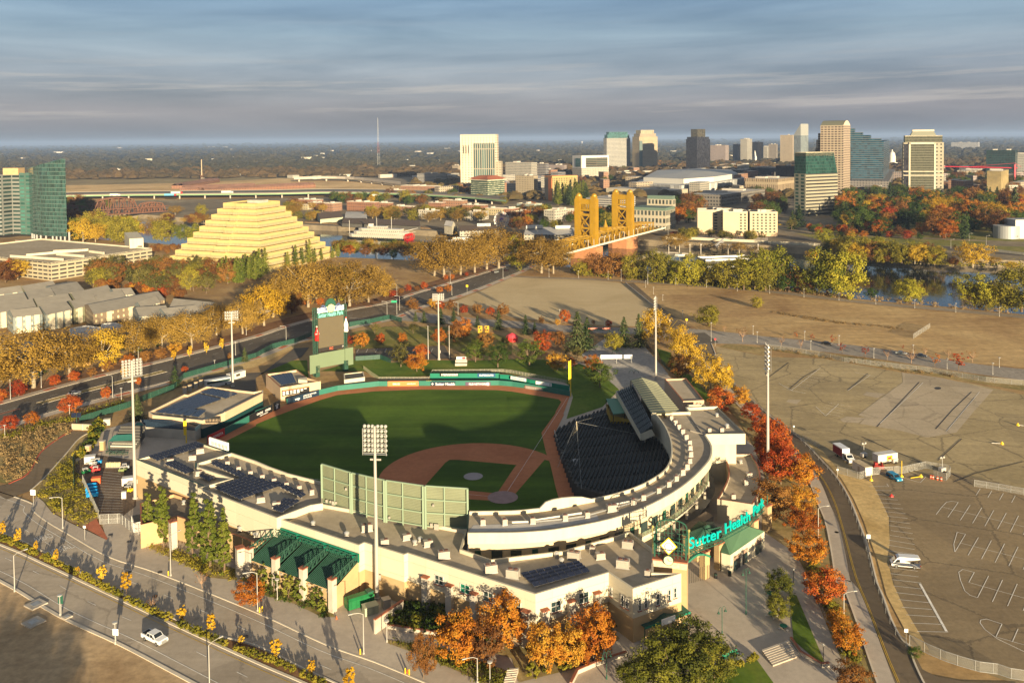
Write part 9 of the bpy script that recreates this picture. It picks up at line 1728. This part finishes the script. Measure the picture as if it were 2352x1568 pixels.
def _bH(label,k,c_,a,b,s,roof=_ac,adv=False):
 e=T('trailer',label,'trailer',g(k,*c_),None,hd(k,a,b));MB().box((0,0,s[2]/2+.6),s).Bd_('body',_ac,e,lc_=True);MB().box((0,0,s[2]+.65),(s[0]+.1,s[1]+.1,.1)).Bd_('roof',roof,e,lc_=True);MB().box((0,-s[1]/2-.02,1.5),(.9,.05,1.7)).Bd_('door',_aP,e,lc_=True)
 for x in(-.5,.5):MB().tube((x,-s[1]/2+.1,.4),(x,s[1]/2-.1,.4),.4,n=12).Bd_('wheel',_aM,e,lc_=True)
 MB().beam((s[0]/2,0,.5),(s[0]/2+1.3,0,.5),.15).Bd_('hitch',_ai,e,lc_=True)
 if adv:MB().box((.6,-s[1]/2-.05,1.8),(2.0,.05,1.3)).Bd_('advert',_at,e,lc_=True);MB().box((.6,-s[1]/2-.09,1.7),(1.3,.03,.7)).Bd_('advert_mark',_aE,e,lc_=True)
_bH('long white office trailer with a yellow advert',34,(1075,455),(970,465),(1180,435),(7.2,2.5,2.3),_ac,True);_bH('white box trailer with a rusty roof by the gate',34,(865,560),(790,505),(940,590),(6,2.4,2.4),P('rusty_cream',(.50,.40,.25),.8,var=.25,scale=.8))
for i,(x,y,lb)in enumerate(((1600,545,'white portable light tower beside the wire pen'),(880,410,'white portable light tower between box truck and trailer'),(1160,462,'white towed generator beside the advert trailer'))):
 e=T('light_tower',lb,'generator',g(34,x,y),None,.4);MB().box((0,0,.9),(1.9,1.2,1.0)).Bd_('cabinet',_ac,e,lc_=True);MB().tube((0,-.7,.35),(0,.7,.35),.35).Bd_('wheel',_aM,e,lc_=True)
 if i<2:MB().tube((0,0,1.4),(0,0,4.2),.08).Bd_('mast',_ai,e,lc_=True);MB().box((-.6,0,4.4),(.6,.3,.5)).box((.6,0,4.4),(.6,.3,.5)).box((0,0,4.25),(1.8,.1,.1)).Bd_('lamp_heads',_a6,e,lc_=True)
e=T('red_machine','red equipment frame standing by the white trailers','machine',g(34,1015,520));MB().box((0,0,.8),(3,1.2,1.0)).box((-.8,0,1.7),(.9,1.1,.9)).box((.9,0,1.6),(.15,1.1,1.2)).Bd_('frame',P('machine_red',(.30,.02,.015),.6),e,lc_=True)
for i,(x,y)in enumerate(((1495,605),(1515,610),(1555,618),(1590,625))):e=T('traffic_barrel',f'orange red barrel by the wire pen, {nth(i)} from the left','barrel',g(34,x,y),'barrels by the wire pen');MB().Lt_([(.32,0),(.28,.5),(.26,1.1)],n=10).Bd_('barrel',P('barrel_red',(.5,.08,.03),.6),e,lc_=True);MB().Lt_([(.3,.55),(.29,.75)],n=10).Bd_('band',_ac,e,lc_=True)
for i,(x,y,tx,ty,c_,lb)in enumerate(((2150,290,2055,283,_at,'yellow footed signpost fallen on the dusty lot'),(2295,118,2350,125,_at,'yellow footed signpost fallen at the edge of the dusty lot'),(1405,592,1310,605,_at,'yellow footed post lying before the wire pen'))):
 a,b=g(34,x,y),g(34,tx,ty);e=T('fallen_post',lb,'signpost',a);MB().tube(a+Vector((0,0,.25)),b+Vector((0,0,.2)),.09).Bd_('post',_at if i==2 else _ac,e);MB().Lt_([(.65,0),(.5,.3),(.15,.9)],(a.x,a.y,0),6).Bd_('foot',c_,e)
for x,y,lb,c_,ty in((1135,772,'red weighted base with a stub of post on the lot',_aE,745),(1228,592,'yellow post with a square foot beside the blue minivan',_at,440),(948,625,'short yellow footed post before the box trailer',_at,560)):
 b=g(34,x,y);e=T('marker_post',lb,'post',b);h=zat(b,q(34,0,ty)[1]);MB().Lt_([(.6,0),(.5,.3),(.15,.7)],n=6).Bd_('foot',c_,e,lc_=True);MB().tube((0,0,.3),(0,0,h),.09).Bd_('post',c_,e,lc_=True)
_as('wire_pen','chain link pen round the trailers and generator',gl(34,[(640,555),(840,612),(965,570),(1200,555),(1230,560),(1450,510),(1660,545),(1680,570),(1635,625),(1520,590)]),2.1,_ai,3,(1,.05),.06,mesh=_aQ);_as('wire_fence','chain link panels standing between the two lots',gl(34,[(1895,680),(2025,700),(2140,720),(2352,760)]),2.0,_ai,3,(1,.5),.06,mesh=_aQ)
_as('wire_fence','rail gate and fence closing the spur of the curved street',gl(34,[(320,250),(470,325)]),1.6,_ai,2,(1,.6,.2),.07);_as('wire_fence','low wire fence along the lot edge above the curved street',_ae(CR_R,-.9)[4:64],1.5,_ai,4,(1,),.05,mesh=_aQ)
_as('wire_fence','wire fence and gate along the bottom of the painted lot',gl(44,[(1300,1210),(1480,1300),(1635,1365),(1770,1410),(1945,1460),(2110,1480),(2225,1520),(2352,1540)]),2.0,_ai,3,(1,.05),.07,mesh=_aQ);_as('wire_fence','long chain link fence along the top of the big lot',gl(24,[(0,790),(220,820),(470,860),(700,915),(1110,965),(1500,1010),(2000,1100),(2352,1130)]),2.2,_ai,6,(1,),.06,mesh=_aQ)
_as('handrail','dark railing beside the tree bed of the promenade',gl(44,[(450,800),(560,1060),(715,1390)]),1.2,_ai,2.5,(1,.5),.05);_as('wire_fence','leaning mesh fence on the dry field',gl(24,[(1335,700),(1490,600)]),2.5,_ai,3,(1,),.06,mesh=_aQ)
def _bI(label,k,a,b,c,n_,h):
 A,B,C=g(k,*a),g(k,*b),g(k,*c);e=T('stairs',label,'stairs',(A+C)/2);dv=(C-B)/n_
 for i in range(n_):m0,m1=A+dv*i,B+dv*i;MB().Pz_([m0,m1,m1+dv*.98,m0+dv*.98],0,.3+h*(n_-i)/n_).Bd_('step',_aU if i%2 else _aj,e)
_bI('wide concrete steps at the edge of the lower plaza',44,(-60,1290),(190,1200),(300,1320),8,.5);_bI('concrete steps below the office corner',43,(-40,1480),(60,1470),(20,1580),7,.8)
for lb,k,pts in(('curved brick capped planter wall on the lower plaza',43,[(540,1600),(600,1480),(760,1410),(1050,1310)]),('low brick capped wall at the tip of the grass triangle',44,[(210,1180),(300,1310),(490,1420),(560,1415)]),('retaining wall along the path below the offices',42,[(1210,1062),(1700,1135)])):
 ln=gl(k,pts);e=T('planter_wall',lb,'wall',_ad(ln));o,o2=MB(),MB()
 for a,b in zip(ln,ln[1:]):o.beam(a+Vector((0,0,.45)),b+Vector((0,0,.45)),.4,.9);o2.beam(a+Vector((0,0,.95)),b+Vector((0,0,.95)),.5,.12)
 o.Bd_('wall',_aj,e);o2.Bd_('coping',_aA,e)
a=gl(23,[(1040,195),(1290,400),(1450,545)]);e=T('concrete_wall','low concrete wall along the spur road by the gravel lot','wall',a[1]);o=MB();[o.beam(p+Vector((0,0,.6)),r_+Vector((0,0,.6)),.4,1.2)for p,r_ in zip(a,a[1:])];o.Bd_('wall',_aj,e)
def _cf(kind,k,x,y,ty,label,group,rz=0.0):
 b=g(k,x,y);h=max(3,zat(b,q(k,0,ty)[1]));e=T('street_lamp',label,'street lamp',b,group,rz)
 if kind=='cobra':MB().tube((0,0,0),(0,0,h-.4),.13,.08,8).tube((0,0,0),(0,0,.5),.22).Bd_('pole',_aW,e,lc_=True);MB().path([Vector((0,0,h-.5)),Vector((.8,0,h-.1)),Vector((2.2,0,h))],.05).Bd_('arm',_aW,e,lc_=True);MB().box((2.5,0,h),(.8,.3,.16)).Bd_('lamp_head',_a6,e,lc_=True)
 elif kind=='disc':MB().tube((0,0,0),(0,0,h-.3),.1,.07,8).tube((0,0,0),(0,0,.6),.18).Bd_('pole',_aW,e,lc_=True);MB().Lt_([(.12,h-.4),(.5,h-.15),(.5,h),(.1,h+.05)],n=12).Bd_('lamp_head',_a6,e,lc_=True)
 elif kind=='twin':
  MB().tube((0,0,0),(0,0,h-.5),.07).tube((0,0,0),(0,0,.8),.14).Bd_('pole',_ak,e,lc_=True)
  for s in(-1,1):MB().path([Vector((s*.9*(1-math.cos(t))/2*1.0,0,h-.7+.7*math.sin(t)))for t in[math.pi*j/6 for j in range(7)]],.04,5).Bd_('arm',_ak,e,lc_=True);MB().Lt_([(.32,h-1.15),(.1,h-.75),(.05,h-.65)],(s*.9,0,0),10).Bd_('shade',_ax,e,lc_=True)
 elif kind=='globe':MB().tube((0,0,0),(0,0,h-.4),.07).Bd_('pole',_al,e,lc_=True);MB().Lt_([(.1,h-.4),(.24,h-.2),(.2,h),(.05,h+.1)],n=10).Bd_('globe',_a6,e,lc_=True)
def _an(kind,k,pts,tmpl,grp,rz=0.0):
 for i,p in enumerate(pts.split()):x,y,t=map(float,p.split(','));_cf(kind,k,x,y,t,tmpl.format(nth(i)),grp,rz)
_an('cobra',41,'135,722,370 1925,1600,1190','tall curved arm lamp on the near kerb of the boulevard, {} from the left','arm lamps',R(50));_an('disc',41,'553,945,750 1060,1205,1000','disc topped lamp with a banner on the near kerb, {} from the left','disc lamps');_an('cobra',31,'577,1065,765','tall arm lamp beside the scrub slope','arm lamps',R(200));_an('cobra',41,'1570,580,200','tall arm lamp on the pavement before the pines','arm lamps',R(60));_an('cobra',42,'990,1298,905 15,905,530 2035,1562,1310','tall arm lamp on the far pavement of the boulevard, {} of three','arm lamps',R(200));_an('disc',42,'197,800,605 1203,1190,985 2150,1562,1360','disc topped lamp on the pavement below the ballpark front, {} of three','disc lamps')
_an('twin',43,'2150,935,510 1930,1120,860 1607,1090,975 1262,1310,1130 870,1530,1270','green twin arm lamp on the entrance plaza, {} from the gate','twin lamps',.5);_an('cobra',44,'462,240,-60 697,1010,725','slim arm lamp beside the curved street, {} from the top','arm lamps',R(10));_an('globe',44,'234,655,510 508,1360,1205','black globe lamp on the promenade, {} from the top','globe lamps')
_an('disc',24,'15,285,210 330,318,240 652,350,278 990,383,302 1348,420,338 1725,458,372 2125,495,410','white lamp on the riverside path, {} from the left','riverside path lamps');_an('disc',23,'340,135,60 610,140,75 883,158,80 1003,170,65 1248,185,80 1505,205,140 1787,228,160 2070,262,195 1228,230,165 1300,290,225 1385,350,295 1568,515,440','pale lamp along the gravel lot and river path, {} from the bridge side','riverside path lamps');_an('disc',24,'337,718,630 393,803,715 652,758,668 972,880,785 1333,835,755 1645,978,880 2065,1030,920 2125,965,870','white lamp on the riverfront street, {} from the left','riverfront street lamps');_an('disc',23,'850,600,530 438,560,430 1830,725,550 2215,660,580 2252,738,635','white lamp at the junction end of the riverfront street, {} in order','riverfront street lamps')
_an('cobra',21,'97,1258,1060 1272,900,770 2263,665,520','tall arm lamp on the far side of the avenue, {} from the left','avenue lamps',R(-60));_an('cobra','A','1768,825,470','tall arm lamp on the near side of the avenue opposite the plane trees','avenue lamps',R(160));_an('cobra',22,'1295,320,195 1785,195,80 2270,150,40 1800,300,180 1857,480,360','arm lamp on the upper avenue, {} in the photo','avenue lamps',R(200));_an('disc',21,'380,1150,995 640,1418,1305 1115,1258,1150 45,1612,1490 2165,855,725 1972,960,895','disc topped lamp beside the avenue, {} in the row','avenue lamps');_an('cobra',22,'1320,440,305 1205,515,355 278,735,580 820,385,295','tall signal mast lamp round the avenue junction, {} of four','avenue lamps',R(190));_an('cobra',13,'1435,1155,1030 1247,1580,1475','pale lamp near the bridge end, {} of two','bridge end lamps')
_an('cobra',14,'1680,1250,1165 2005,1230,1130 1100,1120,1070 1848,1180,1110','pale lamp along the far bank road, {} of four','far bank lamps')
def _aD(k,x,y,ty,label,size,mat,txt=None,two=False):
 b=g(k,x,y);h=zat(b,q(k,0,ty)[1]);e=T('road_sign',label,'sign',b,None,R(-8));MB().tube((0,0,0),(0,0,h),.06).Bd_('post',_aW,e,lc_=True);bd=MB().box((0,-.09,h-size[1]/2),(size[0],.06,size[1])).Bd_('board',mat,e,lc_=True);return e
_aD(31,308,855,705,'white square sign on a post at the left road bend',(1.5,1.5),_aq);_aD(31,780,1170,1035,'small white sign post beside the red brick wedge',(.7,.6),_aq);_aD(41,563,940,752,'dark green banner on a lamp beside the dirt lot',(1.1,1.8),_ak);_aD(41,1066,1200,1060,'white square sign beside the second disc lamp',(1.2,1.3),_aq);_aD(44,922,310,195,'white square sign at the edge of the curved street',(.9,1.0),_aq);_aD(23,1988,1015,955,'yellow diamond warning sign above the curved street',(1.1,1.1),_at);_aD(23,1605,565,515,'yellow warning sign near the spur road',(1.1,1.1),_at);_aD(23,1867,770,695,'red stop sign at the junction',(.8,.8),_aE);_aD(22,1940,285,205,'yellow warning sign on the upper avenue',(1.4,1.4),_at);_aD(44,1268,1160,1060,'pale round sign on the verge near the side lane',(.7,.7),_aq);_aD(34,638,590,515,'small white sign on a post by the straw verge',(.5,.5),_aq);_aD(34,237,195,118,'small white sign at the top of the lot verge',(.5,.5),_aq)
b=g(22,1270,480);e=T('street_name_sign','green street name board hanging from the signal mast','sign',b);MB().box((0,0,zat(b,q(22,0,358)[1])),(3.2,.12,1.2)).Bd_('board',P('sign_green',(.02,.30,.16),.5),e,lc_=True);MB().tube((1.5,.2,0),(1.5,.2,9),.1).Bd_('post',_aW,e,lc_=True)
for i,(k,x,y,t_)in enumerate(((42,33,915,868),(42,58,905,852),(42,958,1300,1245),(42,1372,1478,1432),(42,1408,1490,1430),(41,1547,578,535))):b=g(k,x,y);e=T('bollard',f'yellow bollard on the boulevard pavement, {nth(i)} in the list from the gallery','bollard',b,'yellow bollards');MB().tube((0,0,0),(0,0,1.1),.13,n=10).Bd_('post',_at,e,lc_=True);MB().Lt_([(.13,1.1),(.08,1.2)],n=10).Bd_('cap',_at,e,lc_=True)
for i,(k,x,y)in enumerate(((42,740,978),(42,1392,1470))):b=g(k,x,y);e=T('traffic_cone',('orange cone before the refuse yard fence','red cone between the two yellow bollards')[i],'cone',b);MB().Lt_([(.2,.05),(.05,.75)],n=10).Bd_('cone',P('cone_orange',(.7,.12,.03),.6),e,lc_=True);MB().box((0,0,.03),(.45,.45,.06)).Bd_('base',_aM,e,lc_=True)
for i,(x,y)in enumerate(((330,845),(310,1010),(615,960))):b=g(41,x,y);e=T('concrete_pad',('flat pale concrete pad in the dirt beside the boulevard','lower flat concrete pad in the dirt lot','small concrete pad beside the second lamp')[i],'slab',b,None,R(-32));s=3.4 if i<2 else 1.6;MB().box((0,0,.16),(s,s,.32)).Bd_('slab',_aj,e,lc_=True);MB().box((0,0,.34),(s*.5,s*.5,.05)).Bd_('hatch',_ai,e,lc_=True)
for i,(x,y)in enumerate(((2000,580),(820,985))):b=g(43 if i==0 else 33,x if i==0 else 1870,y if i==0 else 1520);e=T('litter_bin',('two dark bins beside the ticket pavilion door','dark bin by the gate pier')[i],'bin',b);MB().Lt_([(.4,0),(.42,1.0),(.3,1.2)],n=12).Bd_('bin',_al,e,lc_=True);MB().Lt_([(.44,.95),(.44,1.05)],n=12).Bd_('rim',_ak,e,lc_=True)
for i,(k,x,y)in enumerate(((43,1965,1345),(43,2040,1310))):e=T('bench',f'green bench beside the lower lawn hedge, {("nearer the bushy tree", "nearer the steps")[i]}','bench',g(k,x,y),None,.4);MB().box((0,0,.45),(1.8,.5,.06)).Bd_('seat',_aN,e,lc_=True);MB().box((0,.25,.75),(1.8,.06,.5)).Bd_('backrest',_aN,e,lc_=True);[MB().box((s*.75,0,.22),(.08,.45,.44)).Bd_('leg',_al,e,lc_=True)for s in(-1,1)]
for lb,k,x,y,L,m,m2 in(('light blue lorry with a red cab on the viaduct',11,1555,768,16,P('lorry_blue',(.12,.38,.52),.5),_aE),('white lorry on the viaduct behind the blue one',11,1615,748,16,_ac,_aE),('white lorry on the viaduct nearer the pyramid',11,2080,742,17,_ac,_ac),('white tanker lorry on the viaduct nearer the glass tower',11,1050,768,14,_ac,_ac),('white van on the viaduct above the old town',12,1090,775,8,_ac,_ac)):
 b=g(k,x,y,9.1);e=T('lorry',lb,'lorry',b,None,.05);MB().box((0,0,2.5),(L,3,3.2)).Bd_('trailer',m,e,lc_=True);MB().box((L/2+2,0,1.9),(2.8,2.7,3)).Bd_('cab',m2,e,lc_=True)
 for x_ in(-L*.35,-L*.25,L*.3,L/2+2):MB().tube((x_,-1.4,.5),(x_,1.4,.5),.5).Bd_('wheel',_aM,e,lc_=True)
hz=MB();X_,Y0,Y1,Z0,Z1=62000,-400,75000,-12,200
hz.Pz_([(-X_,Y0),(X_,Y0),(X_,Y1),(-X_,Y1)],Z0,Z1,bottom=True);mh=bpy.data.materials.new('haze_air');mh.use_nodes=True;nt=mh.node_tree;nt.nodes.clear();ou=nt.nodes.new('ShaderNodeOutputMaterial');pv=nt.nodes.new('ShaderNodeVolumePrincipled')
pv.inputs['Color'].default_value=(.36,.50,.80,1);pv.inputs['Density'].default_value=5.5e-5;pv.inputs['Anisotropy'].default_value=.0;nt.links.new(pv.outputs[0],ou.inputs['Volume'])
ho=hz.Bd_('haze',mh);tag(ho,'thin bluish haze over the far plain','haze',None,'stuff')
